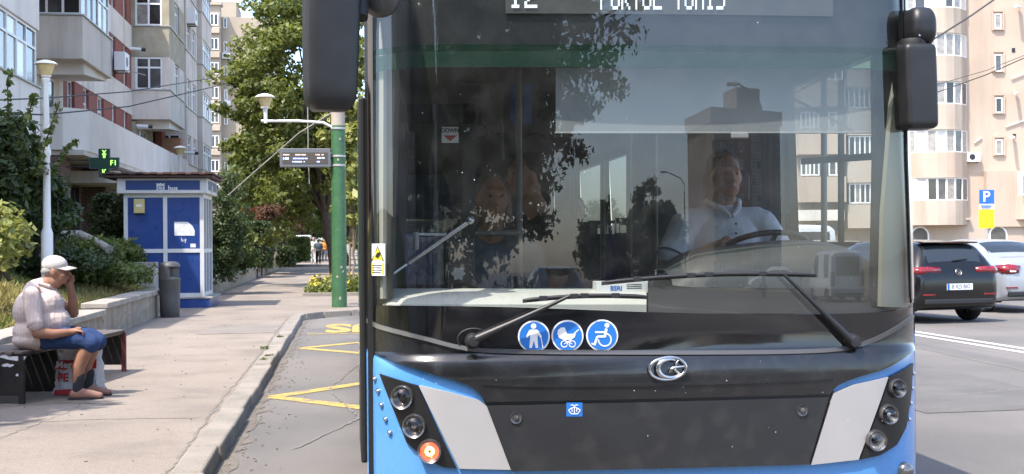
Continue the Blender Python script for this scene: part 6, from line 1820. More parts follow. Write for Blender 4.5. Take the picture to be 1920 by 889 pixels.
d = MB().add([D(828, 238, YD - 0.012), D(860, 238, YD - 0.012), D(860, 268, YD - 0.012), D(828, 268, YD - 0.012)], [(3, 2, 1, 0)]).build('down_sign', 'sticker_white', leaf)
c0 = D(844, 245, YD - 0.0135)
text_mesh('DOWN', 0.029, lambda u, v, t: (c0.x + u, c0.y, c0.z + v), 'lettering', 'print_black', d, bold=0.0009, widthfac=0.9)
MB().add([D(832, 254, YD - 0.014), D(857, 254, YD - 0.014), D(844, 265, YD - 0.014)], [(2, 1, 0)]).build('arrow', 'sticker_red', d)
MB().tube([D(766, 494, 6.02), D(884, 413, 6.02)], 0.012, 10).build('grab_bar', 'steel_bar', leaf, smooth=60)
MB().ball(D(882, 414, 6.02), 0.022, 12, 8).build('bar_socket', 'steel_bar', leaf, smooth=60)
MB().tube([D(722, 524, 5.95), D(762, 496, 6.0)], 0.008, 8).build('grab_bar', 'steel_bar', leaf, smooth=60)
MB().tube([D(775, 440, 6.22), D(836, 440, 6.22)], 0.011, 10).build('grab_bar', 'steel_bar', leaf, smooth=60)
MB().obox(D(781, 452, 6.2), (0.012, 0, 0), (0, 0.01, 0), (0, 0, 0.045)).build('bar_bracket', 'bus_silver', leaf, bevel=0.008)
# stanchions and rails
def rail(pts, r=0.017, Y=None): MB().tube([AY(px, py, yy) for px, py, yy in pts], r, 10).build('grab_pole', 'pole_grey', bus, smooth=60)
rail([(972, 120, 6.6), (975, 545, 6.6)]); rail([(892, 437, 6.6), (972, 437, 6.6)])
rail([(860, 155, 7.2), (920, 158, 7.2), (938, 175, 7.2), (942, 300, 7.2)], 0.012)
rail([(1072, 150, 7.9), (1073, 480, 7.9)]); rail([(945, 100, 7.4), (970, 140, 7.4), (972, 240, 7.4)], 0.012)
rail([(780, 120, 9.5), (1000, 150, 12)], 0.015); rail([(1120, 120, 9.5), (1060, 150, 13)], 0.015)
rail([(1130, 300, 8.6), (1130, 520, 8.6)]); rail([(1035, 330, 11), (1035, 500, 11)])
for px, Y in ((900, 9.0), (930, 10.0), (1100, 9.3), (1085, 10.5)):
    q = AY(px, 190, Y); mb = MB(); mb.tube([q, q - Vector((0, 0, 0.16))], 0.008, 6)
    mb.tube([q + Vector((0.05 * math.cos(t), 0, -0.21 + 0.05 * math.sin(t))) for t in np.linspace(0, 2 * math.pi, 17)], 0.007, 6, caps=False)
    mb.build('strap_handle', 'dash_dark', bus)
q = AY(1003, 272, 7.6); mb = MB(); mb.tube([q + Vector((0.085 * math.cos(t), 0, 0.07 * math.sin(t))) for t in np.linspace(0, 2 * math.pi, 25)], 0.008, 8, caps=False); mb.build('inside_mirror_ring', 'dash_dark', bus)
q = [AY(957, 158, 7.0), AY(998, 158, 7.0), AY(998, 232, 7.0), AY(957, 232, 7.0)]
MB().add(q, [(3, 2, 1, 0)]).build('blue_notice', 'poster_blue', bus, solid=0.004)
MB().obox(AY(1020, 480, 7.5), (0.32, 0, 0), (0, 0.02, 0), (0, 0, 0.20)).build('half_partition', 'interior_dark', bus)
# passenger seats down the aisle
for Y in (8.4, 9.5, 10.6, 12.8, 13.9, 15.0):
    for x in (SL + 0.32, SL + 0.77, SR - 0.77, SR - 0.32):
        x += 0.024 * (Y - 5.75)
        s = MB().box(x - 0.2, Y, 0.95, x + 0.2, Y + 0.08, 1.55).build('passenger_seat', 'seat_blue', bus, bevel=0.03)
        MB().box(x - 0.2, Y - 0.42, 0.82, x + 0.2, Y + 0.02, 0.92).build('seat_pad', 'seat_blue', s, bevel=0.03)
        MB().tube([(x - 0.17, Y + 0.04, 1.54), (x - 0.17, Y + 0.04, 1.64), (x + 0.17, Y + 0.04, 1.64), (x + 0.17, Y + 0.04, 1.54)], 0.012, 8).build('seat_handle', 'steel_bar', s)
# outer leaf of the open front door seen edge-on at the kerb side
mb = MB(); mb.box(SL - 0.032, 5.84, 0.50, SL - 0.002, 6.55, 2.16)
dl = mb.build('front_door', 'rubber', bus, bevel=0.01)
MB().box(SL - 0.034, 5.95, 0.9, SL - 0.0325, 6.45, 2.05).build('door_glazing', 'pane_dark', dl)
shear(MB().box(SL, 5.74, 0.42, SL + 0.07, 6.0, 1.14).box(SL, 5.74, 1.14, SL + 0.07, 6.0, 2.98)).build('door_post', 'rubber', bus)
shear(MB().box(SR - 0.05, 5.78, 1.05, SR, 5.9, 1.15).box(SR - 0.05, 5.78, 1.15, SR, 5.9, 2.98)).build('cab_post', 'rubber', bus)
MB().box(SR - 0.05, 5.78, 0.30, SR, 6.4, 1.05).build('side_skirt', 'bus_blue', bus)
# box of tissues on the dash
tb = thing('tissue_box', AY(1163, 548, 5.86), 'small white box with blue print lying on the bus dashboard', 'box')
c = AY(1163, 538, 5.86)
MB().obox(c, (0.122, 0, 0), (0, 0.05, 0), (0, 0, 0.028)).build('carton', 'sticker_white', tb, bevel=0.003)
text_mesh('BSRI', 0.03, lambda u, v, t: (c.x - 0.03 + u, c.y - 0.0515, c.z - 0.006 + v), 'lettering', 'sticker_blue', tb, bold=0.001)
for k in range(3):
    MB().obox(c + Vector((0.055, -0.0508, 0.012 - 0.009 * k)), (0.035, 0, 0), (0, 0.0006, 0), (0, 0, 0.0015)).build('print_line', 'print_black', tb)
# dried insect marks and dust spots on the front
mb = MB(); r9 = random.Random(9)
for k in range(30):
    px = r9.uniform(730, 1690); py = r9.choice([r9.uniform(20, 560), r9.uniform(670, 740), r9.uniform(765, 865)])
    s_ = r9.uniform(0.5, 1.2); of = -0.010 if py > 600 else 0.0
    q = [P(px + s_ * math.cos(t) * r9.uniform(.7, 1.2), py + s_ * math.sin(t), of) for t in np.linspace(0, 6.28, 7, endpoint=False)]
    mb.add(q, [tuple(range(7))[::-1]])
o = mb.build('insect_marks', 'paper', bus, fix=False); o['kind'] = 'stuff'

# ------------------------------------------------------------------ cars
M('car_black', (0.004, 0.0038, 0.0038), 0.22, coat=0.5, spec=0.35)
M('car_silver', (0.36, 0.38, 0.41), 0.3, metal=0.35, coat=0.7)
M('car_white', (0.74, 0.74, 0.73), 0.3, coat=0.7)
M('car_grey', (0.14, 0.145, 0.15), 0.3, metal=0.3, coat=0.7)
M('car_red', (0.3, 0.02, 0.02), 0.3, coat=0.7)
M('car_glass', (0.02, 0.024, 0.026), 0.04, spec=0.9)
M('tail_red', (0.27, 0.010, 0.014), 0.15, coat=0.6, c2=(0.13, 0.006, 0.009), scale=20)
M('tail_clear', (0.55, 0.45, 0.44), 0.15)
M('head_clear', (0.5, 0.5, 0.5), 0.12, metal=0.5)
M('plate_white', (0.74, 0.75, 0.78), 0.4)
M('trim_black', (0.015, 0.015, 0.016), 0.5)
M('rim_grey', (0.38, 0.38, 0.39), 0.35, metal=0.7)
# stations: y, bottom, belt, top, half-width at belt, half-width at top
HATCH = [(0.00, .40, .70, .74, .70, .66), (0.03, .33, .86, .92, .80, .70), (0.10, .27, .93, 1.02, .85, .69), (0.18, .24, .95, 1.17, .87, .655), (0.30, .24, .955, 1.34, .885, .60),
         (0.40, .22, .96, 1.405, .89, .585), (0.62, .2, .96, 1.435, .895, .585), (1.2, .18, .955, 1.46, .895, .60), (1.9, .18, .95, 1.462, .895, .605), (2.35, .18, .95, 1.43, .895, .61), (2.75, .18, .95, 1.28, .893, .63),
         (3.12, .18, .945, 1.08, .89, .67), (3.3, .18, .93, 1.0, .885, .70), (3.7, .18, .86, .93, .87, .68), (4.0, .2, .77, .84, .83, .64), (4.18, .24, .68, .74, .77, .58), (4.28, .32, .56, .60, .66, .5)]
SEDAN = [(0.00, .42, .74, .80, .66, .60), (0.04, .34, .92, .98, .76, .64), (0.12, .27, .98, 1.06, .81, .65), (0.30, .24, .98, 1.09, .84, .66), (0.60, .22, .97, 1.11, .85, .66), (0.80, .2, .965, 1.17, .853, .64), (1.05, .2, .96, 1.31, .855, .59), (1.30, .18, .955, 1.41, .857, .57),
         (1.6, .18, .95, 1.452, .86, .57), (2.2, .18, .95, 1.462, .86, .585), (2.7, .18, .95, 1.42, .86, .60), (3.1, .18, .95, 1.27, .858, .62), (3.45, .18, .94, 1.08, .855, .66), (3.65, .18, .92, 1.0, .85, .69), (4.0, .18, .86, .93, .83, .66), (4.3, .22, .76, .82, .77, .58), (4.44, .32, .6, .64, .66, .5)]
VAN = [(0.00, .42, 1.0, 1.5, .78, .74), (0.04, .34, 1.05, 1.80, .86, .80), (0.15, .27, 1.05, 1.88, .89, .80), (0.6, .22, 1.05, 1.90, .9, .81), (1.8, .2, 1.05, 1.91, .9, .81), (2.9, .2, 1.05, 1.88, .9, .80), (3.3, .2, 1.05, 1.72, .9, .78), (3.7, .2, 1.05, 1.38, .9, .76), (3.95, .2, 1.02, 1.15, .88, .74), (4.3, .22, .9, .98, .84, .68), (4.45, .3, .7, .75, .74, .6)]
def car(name, loc, rz, kind, paint, label, group=None, plate=None, detail=True):
    S = {'hatch': HATCH, 'sedan': SEDAN, 'van': VAN}[kind]
    t = thing(name, loc, label, 'car' if kind != 'van' else 'van', group, rz)
    L_ = S[-1][0]
    def dense(S):
        out = []
        for a, b in zip(S[:-1], S[1:]):
            n = max(1, int(math.ceil((b[0] - a[0]) / 0.16)))
            for k in range(n): out.append(tuple(a[c] + (b[c] - a[c]) * k / n for c in range(6)))
        return out + [S[-1]]
    D_ = dense(S)
    wy = (0.78, 3.42 if kind != 'van' else 3.5); wr = 0.315
    def sect(y, zb, zs, zt, wb, wt):
        gh = max(0.0, min(1.0, (zt - zs - 0.12) / 0.3))
        cut = 0.0
        for c in wy:
            d = abs(y - c)
            if d < wr + 0.035: cut = max(cut, wr + math.sqrt((wr + 0.035) ** 2 - d * d))
        zlow = max(zb, cut)
        zmid = max(0.58, zlow + 0.02) if zs > 0.66 else zlow + (zs - zlow) * 0.5
        pts = [(wb * 0.90, zlow), (wb * 0.975, zlow + 0.05), (wb, zmid), (wb * 0.992, zs - 0.06), (wb * 0.965, zs), (wb + (wt - wb) * (0.5 if gh else 0.6), zs + (zt - zs) * 0.5), (wt, zs + (zt - zs) * 0.90), (wt * 0.86, zt - 0.012 * gh), (wt * 0.5, zt + 0.006), (0, zt + 0.012)]
        return [(x, y, z) for x, z in pts] + [(-x, y, z) for x, z in pts[-2::-1]]
    rows = [sect(*s) for s in D_]
    mb = MB(); mb.grid(rows)
    n = len(rows[0]); N_ = len(rows)
    mb.f.append(tuple(range(n))); mb.f.append(tuple(range((N_ - 1) * n, N_ * n))[::-1])
    for i in range(N_ - 1): mb.f.append((i * n, (i + 1) * n, (i + 1) * n + n - 1, i * n + n - 1))
    body = mb.build('body', paint, t, smooth=38, world=False)
    def lx(y):     # interpolate station
        for a, b in zip(S[:-1], S[1:]):
            if a[0] <= y <= b[0]:
                k = (y - a[0]) / (b[0] - a[0] + 1e-9); return tuple(a[c] + (b[c] - a[c]) * k for c in range(6))
        return S[-1]
    def sidepane(y0, y1, s, in0=0.0, in1=0.0):
        rows_ = []; m_ = 8
        for i in range(m_ + 1):
            y = y0 + (y1 - y0) * i / m_; _, zb, zs, zt, wb, wt = lx(y)
            h = zt - zs
            p0 = (wb * 0.965 + 0.004, zs + 0.02); p1 = (wt + 0.006, zs + h * 0.86)
            pm = (wb + (wt - wb) * 0.5 + 0.008, zs + h * 0.5)
            rows_.append([(s * p0[0], y, p0[1]), (s * pm[0], y, pm[1]), (s * p1[0], y, p1[1])])
        MB().grid(rows_).build('side_window', 'car_glass', t, smooth=60, world=False)
    def topo(ya, yb, fa, inset, name, mat, lift=0.008):
        rows_ = []; m_ = 8
        for i in range(m_ + 1):
            y = ya + (yb - ya) * i / m_; _, zb, zs, zt, wb, wt = lx(y)
            w = wt * 0.97 - inset
            r_ = []
            for k in range(-4, 5):
                x = w * k / 4
                zz = zt + 0.012 - 0.03 * (abs(k) / 4) ** 3 * (1 if True else 0)
                r_.append((x, y, zz + lift))
            rows_.append(r_)
        return MB().grid(rows_).build(name, mat, t, smooth=60, world=False)
    if kind == 'hatch':
        rw = topo(0.125, 0.33, 0, 0.03, 'rear_window', 'car_glass'); topo(2.42, 3.08, 0, 0.03, 'windscreen', 'car_glass')
        for s in (-1, 1): sidepane(0.62, 1.45, s); sidepane(1.52, 2.45, s)
        sp = MB(); sp.prism([(0.30, 1.40), (0.24, 1.405), (0.22, 1.425), (0.50, 1.447)], lambda a, b, q: (q, a, b), -0.56, 0.56); sp.build('spoiler', paint, t, world=False)
        MB().box(-0.22, 0.235, 1.405, 0.22, 0.245, 1.42).build('brake_light', 'tail_red', t, world=False)
        MB().bar((-0.05, 0.115, 1.10), (0.26, 0.13, 1.13), 0.02, 0.014).build('rear_wiper', 'trim_black', t, world=False)
    elif kind == 'sedan':
        topo(0.84, 1.27, 0, 0.04, 'rear_window', 'car_glass'); topo(2.78, 3.4, 0, 0.03, 'windscreen', 'car_glass')
        for s in (-1, 1): sidepane(1.15, 1.85, s); sidepane(1.92, 2.85, s)
    else:
        topo(3.32, 3.9, 0, 0.03, 'windscreen', 'car_glass')
        for s in (-1, 1): sidepane(2.3, 3.2, s); sidepane(0.5, 1.3, s)
        MB().box(-0.6, -0.02, 1.12, 0.6, 0.035, 1.7).build('rear_window', 'car_glass', t, world=False)
    # wheels
    for y in wy:
        for s in (-1, 1):
            wb = 0.86 if kind != 'sedan' else 0.83
            w = MB().lathe([(0.19, 0.0), (0.29, 0.0), (wr, 0.03), (wr, 0.17), (0.29, 0.2), (0.19, 0.2)], (s * wb - (0.2 if s > 0 else 0), y, wr), 24, (1, 0, 0), caps=False).build('wheel', 'rubber' if 'rubber' in MATS else 'trim_black', t, smooth=40, world=False)
            xx = s * (wb - 0.02)
            MB().lathe([(0.0, 0.03), (0.05, 0.03), (0.19, 0.0), (0.2, -0.02)], (xx, y, wr), 18, (s, 0, 0)).build('rim', 'rim_grey', w, smooth=30, world=False)
            if detail:
                MB().box(s * 0.55, y - 0.33, 0.2, s * 0.70, y + 0.33, 0.60).build('wheel_well', 'trim_black', t, world=False)
    # lamps: wrap strips at the rear, clear pods at the front
    for s in (-1, 1):
        if kind == 'hatch':
            poly = [(s * 0.36, -0.012, 0.90), (s * 0.66, 0.0, 0.885), (s * 0.845, 0.075, 0.875), (s * 0.885, 0.30, 0.905), (s * 0.885, 0.28, 0.965), (s * 0.84, 0.085, 0.995), (s * 0.64, 0.035, 1.0), (s * 0.36, 0.03, 0.985)]
            lo_ = [(0.36, 0.038, 0.89), (0.60, 0.045, 0.875), (0.75, 0.035, 0.868), (0.845, 0.09, 0.868), (0.888, 0.28, 0.90)]; hi_ = [(0.36, 0.055, 0.985), (0.58, 0.06, 0.998), (0.74, 0.06, 1.0), (0.83, 0.11, 0.99), (0.882, 0.28, 0.965)]
        elif kind == 'sedan':
            lo_ = [(0.48, -0.008, 0.80), (0.60, 0.0, 0.78), (0.72, 0.02, 0.78), (0.80, 0.09, 0.79), (0.845, 0.28, 0.86)]; hi_ = [(0.42, 0.02, 0.94), (0.58, 0.035, 0.965), (0.68, 0.04, 0.975), (0.785, 0.10, 0.97), (0.835, 0.26, 0.95)]
        else:
            lo_ = [(0.70, -0.02, 0.75), (0.80, 0.0, 0.75), (0.88, 0.06, 0.75)]; hi_ = [(0.70, -0.02, 1.25), (0.80, 0.0, 1.25), (0.87, 0.06, 1.25)]
        tl = MB().grid([[(s * x, y - 0.014, z) for x, y, z in lo_], [(s * (x + .004), y - 0.022, (z + h[2]) / 2) for (x, y, z), h in zip(lo_, hi_)], [(s * x, y - 0.014, z) for x, y, z in hi_]]).build('tail_lamp', 'tail_red', t, smooth=60, world=False, solid=0.02)
        if kind == 'sedan' and detail:
            MB().grid([[(s * 0.55, -0.032, 0.82), (s * 0.68, -0.018, 0.82)], [(s * 0.54, -0.01, 0.90), (s * 0.67, 0.0, 0.90)]]).build('reversing_lamp', 'tail_clear', tl, world=False)
        MB().ball((s * 0.62, L_ - 0.13, 0.66), (0.16, 0.12, 0.07), 12, 8).build('headlamp', 'head_clear', t, smooth=60, world=False)
        _, zb, zs, zt, wb, wt = lx(L_ * 0.66)
        MB().ball((s * (wb + 0.08), L_ * 0.66, zs + 0.06), (0.10, 0.05, 0.07), 12, 8).build('door_mirror', paint, t, smooth=60, world=False)
    # bumper inset, plate recess
    wl = 0.62 if kind != 'sedan' else 0.6
    MB().box(-0.70, -0.012, 0.33, 0.70, 0.20, 0.44).build('bumper_valance', 'trim_black', t, bevel=0.03, world=False)
    MB().box(-0.55, L_ - 0.16, 0.36, 0.55, L_ + 0.012, 0.52).build('grille', 'trim_black', t, bevel=0.02, world=False)
    if plate is not None:
        pl = MB().box(-0.26, -0.022, 0.59, 0.26, -0.006, 0.70).build('number_plate', 'plate_white', t, world=False)
        MB().box(-0.26, -0.026, 0.59, -0.22, -0.0225, 0.70).build('country_band', 'sign_blue', pl, world=False)
        if plate: 
            M4 = wm(t); text_mesh(plate, 0.105, lambda u, v, q: M4 @ Vector((0.02 + u, -0.024, 0.645 + v)), 'plate_text', 'print_black' if 'print_black' in MATS else 'trim_black', pl, widthfac=0.85)
        MB().box(-0.5, 0.004, 0.45, 0.5, 0.03, 0.565).build('bumper_crease', paint, t, bevel=0.01, world=False)
        e = MB().lathe([(0.052, 0), (0.058, 0.006), (0.064, 0)], (0, 0.018, 0.90), 20, (0, -1, 0.35), caps=False); 
        for a, b in (((-0.03, 0.035), (-0.012, -0.04)), ((-0.012, -0.04), (0, 0.0)), ((0, 0.0), (0.012, -0.04)), ((0.012, -0.04), (0.03, 0.035))):
            e.bar((a[0], 0.012, 0.90 + a[1]), (b[0], 0.012, 0.90 + b[1]), 0.009, 0.006)
        if kind == 'hatch': e.build('badge', 'chrome' if 'chrome' in MATS else 'tin', t, world=False, smooth=40)
        for s in (-1, 1):
            MB().box(s * 0.5, -0.012, 0.50, s * 0.74, 0.03, 0.525).build('reflector', 'tail_red', t, world=False)
    return t
g = G(1800, 600)
car('hatchback', (10.62, 21.2, 0), R(10), 'hatch', 'car_black', 'black hatchback seen from behind, right of the bus', plate='B 425 BIO')
car('sedan', (13.55, 23.7, 0), R(6), 'sedan', 'car_silver', 'silver sedan beside the black hatchback at the right border', plate='')
# antenna fin on the black car
# vehicles glimpsed through the driver's window
q = CAM + ray(1600, 470) * 30
car('hatchback', (q.x + 0.3, q.y + 1, 0), R(12), 'hatch', 'car_grey', 'grey car glimpsed through the bus side window', group='cars seen through the bus', detail=False)
q = CAM + ray(1520, 470) * 36
car('van', (q.x, q.y, 0), R(10), 'van', 'car_white', 'white van glimpsed behind the driver through the side window', group='cars seen through the bus', detail=False)
# ------------------------------------------------------------------ people
M('skin', (0.40, 0.205, 0.135), 0.55, c2=(0.34, 0.165, 0.105), scale=14)
M('skin_tan', (0.33, 0.165, 0.10), 0.55, c2=(0.27, 0.125, 0.075), scale=14)
M('hair_grey', (0.22, 0.21, 0.20), 0.8, c2=(0.32, 0.31, 0.29), scale=60)
M('hair_brown', (0.13, 0.085, 0.055), 0.6)
M('hair_dark', (0.03, 0.022, 0.018), 0.6)
M('denim', (0.014, 0.038, 0.115), 0.85, c2=(0.024, 0.058, 0.16), scale=9, bump=0.4, bscale=45)
M('sock_dark', (0.03, 0.033, 0.04), 0.9)
M('shoe_tan', (0.36, 0.19, 0.135), 0.6, c2=(0.3, 0.155, 0.11), scale=9)
M('cap_white', (0.56, 0.52, 0.48), 0.85, c2=(0.49, 0.455, 0.42), scale=10)
M('cloth_black', (0.012, 0.012, 0.013), 0.9)
M('polo_white', (0.80, 0.80, 0.84), 0.85, c2=(0.58, 0.60, 0.66), scale=8, bump=0.4, bscale=12)
M('shirt_white', (0.62, 0.61, 0.58), 0.85)
M('cloth_teal', (0.06, 0.09, 0.12), 0.9)
M('cloth_orange', (0.6, 0.22, 0.04), 0.9)
M('eye_dark', (0.01, 0.008, 0.008), 0.2)
M('lips', (0.25, 0.09, 0.075), 0.5)
def shirt_stripes():
    m = M('shirt_striped', (0.62, 0.47, 0.42), 0.9)
    nt = m.node_tree; N, L = nt.nodes, nt.links
    g = N.new('ShaderNodeNewGeometry'); w = N.new('ShaderNodeTexWave'); w.wave_type = 'BANDS'; w.bands_direction = 'X'
    w.inputs['Scale'].default_value = 11; w.inputs['Distortion'].default_value = 0.8
    L.new(g.outputs['Position'], w.inputs['Vector'])
    mx = N.new('ShaderNodeMix'); mx.data_type = 'RGBA'; mx.inputs[6].default_value = (0.62, 0.51, 0.455, 1); mx.inputs[7].default_value = (0.57, 0.455, 0.405, 1)
    L.new(w.outputs['Fac'], mx.inputs[0]); L.new(mx.outputs[2], N['Principled BSDF'].inputs['Base Color'])
    n = N.new('ShaderNodeTexNoise'); n.inputs['Scale'].default_value = 11; n.inputs['Detail'].default_value = 3
    L.new(g.outputs['Position'], n.inputs['Vector'])
    b = N.new('ShaderNodeBump'); b.inputs['Strength'].default_value = 0.5; b.inputs['Distance'].default_value = 0.03
    L.new(n.outputs['Fac'], b.inputs['Height']); L.new(b.outputs[0], N['Principled BSDF'].inputs['Normal'])
shirt_stripes()
M('shirt_hem', (0.52, 0.40, 0.36), 0.9)
class Fig:
    """a figure in its own frame: a forward, b to its left, z up"""
    def __init__(s, origin, f, name, label, cat='person', group=None):
        s.o = Vector(origin); s.f = Vector((f[0], f[1], 0)).normalized(); s.l = Vector((-s.f.y, s.f.x, 0))
        s.root = thing(name, origin, label, cat, group)
        s.rot = Matrix((s.f, s.l, Vector((0, 0, 1)))).transposed()
    def w(s, p): return s.o + s.f * p[0] + s.l * p[1] + Vector((0, 0, p[2]))
    def cap(s, mb, pts, rs, n=14):
        P_ = [s.w(p) for p in pts]
        if isinstance(rs, (int, float)): rs = [rs] * len(P_)
        for i in range(len(P_) - 1):
            mb.tube([P_[i], P_[i + 1]], [rs[i], rs[i + 1]], n)
        for p, r in zip(P_, rs): mb.ball(p, r, n, 8)
    def ball(s, mb, c, r, n=18, tilt=0.0):
        rot = s.rot @ Matrix.Rotation(tilt, 3, 'Y') if tilt else s.rot
        mb.ball(s.w(c), r, n, 12, rot)
    def blob(s, name, mat, fn, voxel=0.012, smooth=4, parent=None, decim=None, disp=0.0):
        mb = MB(); fn(mb)
        par = parent or s.root
        o = mb.build(name, mat, par, fix=False)
        md = o.modifiers.new('r', 'REMESH'); md.mode = 'VOXEL'; md.voxel_size = voxel; md.use_smooth_shade = True
        if smooth:
            m2 = o.modifiers.new('s', 'SMOOTH'); m2.factor = 0.5; m2.iterations = smooth
        if disp:
            tx = bpy.data.textures.new('folds', 'CLOUDS'); tx.noise_scale = 0.13; tx.noise_depth = 2
            m3 = o.modifiers.new('d', 'DISPLACE'); m3.texture = tx; m3.strength = disp; m3.mid_level = 0.5; m3.texture_coords = 'LOCAL'
        dg = bpy.context.evaluated_depsgraph_get()
        me = bpy.data.meshes.new_from_object(o.evaluated_get(dg))
        o.modifiers.clear(); old = o.data; o.data = me; bpy.data.meshes.remove(old)
        me.polygons.foreach_set('use_smooth', [True] * len(me.polygons))
        return o
def hand(F, mb, wrist, palm, dirs, thumb, r=0.0088):
    """palm slab plus four unequal bent fingers and a thumb; dirs: list of (p0, p1, p2) chains"""
    F.cap(mb, [wrist, palm], [0.030, 0.034])
    for ch in dirs: F.cap(mb, ch, [r * 1.1, r, r * 0.85][:len(ch)], 8)
    F.cap(mb, thumb, [r * 1.25, r * 1.1, r * 0.95][:len(thumb)], 8)

# ---- seated man on the bench
man = Fig((-2.68, 12.12, 0), (1.0, 0.0), 'person', 'seated man in white cap, pale striped shirt and denim shorts on the bench')
SB = 0.56
def hd(mb, hx=0.045, hz=1.265):
    man.ball(mb, (hx, 0, hz), (0.102, 0.080, 0.118), 22)
    man.ball(mb, (hx + 0.030, 0, hz - 0.065), (0.074, 0.066, 0.066))
    man.ball(mb, (hx + 0.062, 0, hz - 0.095), (0.036, 0.040, 0.030))         # chin
    man.ball(mb, (hx - 0.02, 0, hz - 0.10), (0.075, 0.075, 0.07))
    man.cap(mb, [(hx + 0.098, 0, hz + 0.012), (hx + 0.122, 0, hz - 0.028)], [0.011, 0.017])   # nose
    man.ball(mb, (hx + 0.104, 0, hz - 0.062), (0.014, 0.030, 0.012))         # lips
    man.ball(mb, (hx + 0.090, 0.0, hz + 0.034), (0.018, 0.06, 0.013))        # brow
    for s in (-1, 1):
        man.ball(mb, (hx - 0.006, s * 0.083, hz - 0.012), (0.026, 0.012, 0.036))     # ears
        man.ball(mb, (hx + 0.070, s * 0.045, hz - 0.040), (0.03, 0.022, 0.025))      # cheeks
def body(mb):
    hd(mb)
    man.cap(mb, [(-0.07, 0, 1.08), (0.012, 0, 1.19)], [0.085, 0.070])
    man.ball(mb, (-0.12, 0, 0.70), (0.17, 0.18, 0.14)); man.ball(mb, (-0.10, 0, 0.84), (0.15, 0.17, 0.15)); man.ball(mb, (-0.12, 0, 0.99), (0.14, 0.17, 0.13))
    man.cap(mb, [(-0.12, -0.17, 1.06), (-0.12, 0.17, 1.06)], 0.07)
    for s, kx, ax_ in ((-1, 0.36, 0.28), (1, 0.37, 0.31)):
        man.cap(mb, [(-0.05, s * 0.10, 0.655), (kx, s * 0.14, 0.63)], [0.09, 0.068])
        man.cap(mb, [(kx, s * 0.14, 0.625), (kx - 0.05, s * 0.14, 0.50), (kx - 0.09, s * 0.14, 0.40), (ax_ - 0.02, s * 0.14, 0.21)], [0.066, 0.064, 0.060, 0.042])
    # right arm (towards the viewer) resting on the thigh
    man.cap(mb, [(-0.12, -0.235, 1.04), (-0.05, -0.30, 0.72)], [0.064, 0.052]); man.cap(mb, [(-0.05, -0.30, 0.72), (0.07, -0.27, 0.705), (0.20, -0.21, 0.715)], [0.052, 0.046, 0.032])
    hand(man, mb, (0.20, -0.21, 0.715), (0.255, -0.19, 0.720),
         [[(0.275, -0.225 + 0.021 * k, 0.728), (0.318 + 0.006 * (k % 2), -0.225 + 0.021 * k, 0.716), (0.328, -0.222 + 0.02 * k, 0.682)] for k in range(4)], [(0.235, -0.165, 0.735), (0.262, -0.150, 0.752), (0.298, -0.158, 0.748)])
    # left arm lifted, hand against the mouth
    man.cap(mb, [(-0.10, 0.235, 1.04), (0.155, 0.20, 0.87)], [0.062, 0.052]); man.cap(mb, [(0.155, 0.20, 0.87), (0.165, 0.14, 0.98), (0.158, 0.085, 1.09)], [0.05, 0.044, 0.032])
    hand(man, mb, (0.158, 0.085, 1.09), (0.152, 0.068, 1.145),
         [[(0.128 + 0.020 * k, 0.070, 1.165), (0.136 + 0.018 * k, 0.058, 1.212), (0.126 + 0.014 * k, 0.045, 1.250 - 0.012 * abs(k - 1))] for k in range(4)], [(0.128, 0.06, 1.125), (0.110, 0.055, 1.155), (0.115, 0.05, 1.19)])
mbody = man.blob('body', 'skin_tan', body, 0.0075, 3)
def shirt(mb):
    man.ball(mb, (-0.11, 0, 0.71), (0.225, 0.235, 0.17)); man.ball(mb, (-0.06, 0, 0.795), (0.238, 0.215, 0.18)); man.ball(mb, (-0.09, 0, 0.955), (0.212, 0.215, 0.175))
    man.ball(mb, (-0.16, 0, 0.90), (0.17, 0.21, 0.2))
    man.cap(mb, [(-0.13, -0.18, 1.055), (-0.13, 0.18, 1.055)], 0.078)
    man.cap(mb, [(-0.12, 0, 1.06), (-0.07, 0, 1.115)], [0.13, 0.088])
    for s in (-1, 1):
        e = (-0.068, -0.295, 0.80) if s < 0 else (0.005, 0.225, 0.96)
        man.cap(mb, [(-0.12, s * 0.215, 1.045), e], [0.080, 0.074])
    man.ball(mb, (-0.14, 0, 0.64), (0.2, 0.235, 0.10))
sh_ = man.blob('shirt', 'shirt_striped', shirt, 0.009, 7, disp=0.010)
mb = MB(); 
for s in (-1, 1):
    man.cap(mb, [(0.045, 0, 1.085), (0.0, s * 0.07, 1.125), (-0.08, s * 0.09, 1.15)], [0.014, 0.018, 0.016], 8)
mb.build('collar', 'shirt_striped', sh_, smooth=60)
for e0, e1, r_ in (((-0.085, -0.282, 0.845), (-0.066, -0.297, 0.79), 0.0775), ((-0.01, 0.223, 0.968), (0.01, 0.226, 0.955), 0.0775)):
    MB().tube([man.w(e0).lerp(man.w(e1), 0.72), man.w(e1)], r_, 18, caps=False).build('sleeve_hem', 'shirt_hem', sh_, smooth=60)
def shorts(mb):
    man.ball(mb, (-0.08, 0, 0.665), (0.215, 0.215, 0.115))
    for s, kx in ((-1, 0.36), (1, 0.37)):
        man.cap(mb, [(-0.03, s * 0.105, 0.665), (kx - 0.06, s * 0.14, 0.645), (kx + 0.012, s * 0.14, 0.60)], [0.110, 0.090, 0.086])
man.blob('shorts', 'denim', shorts, 0.010, 4, disp=0.014)
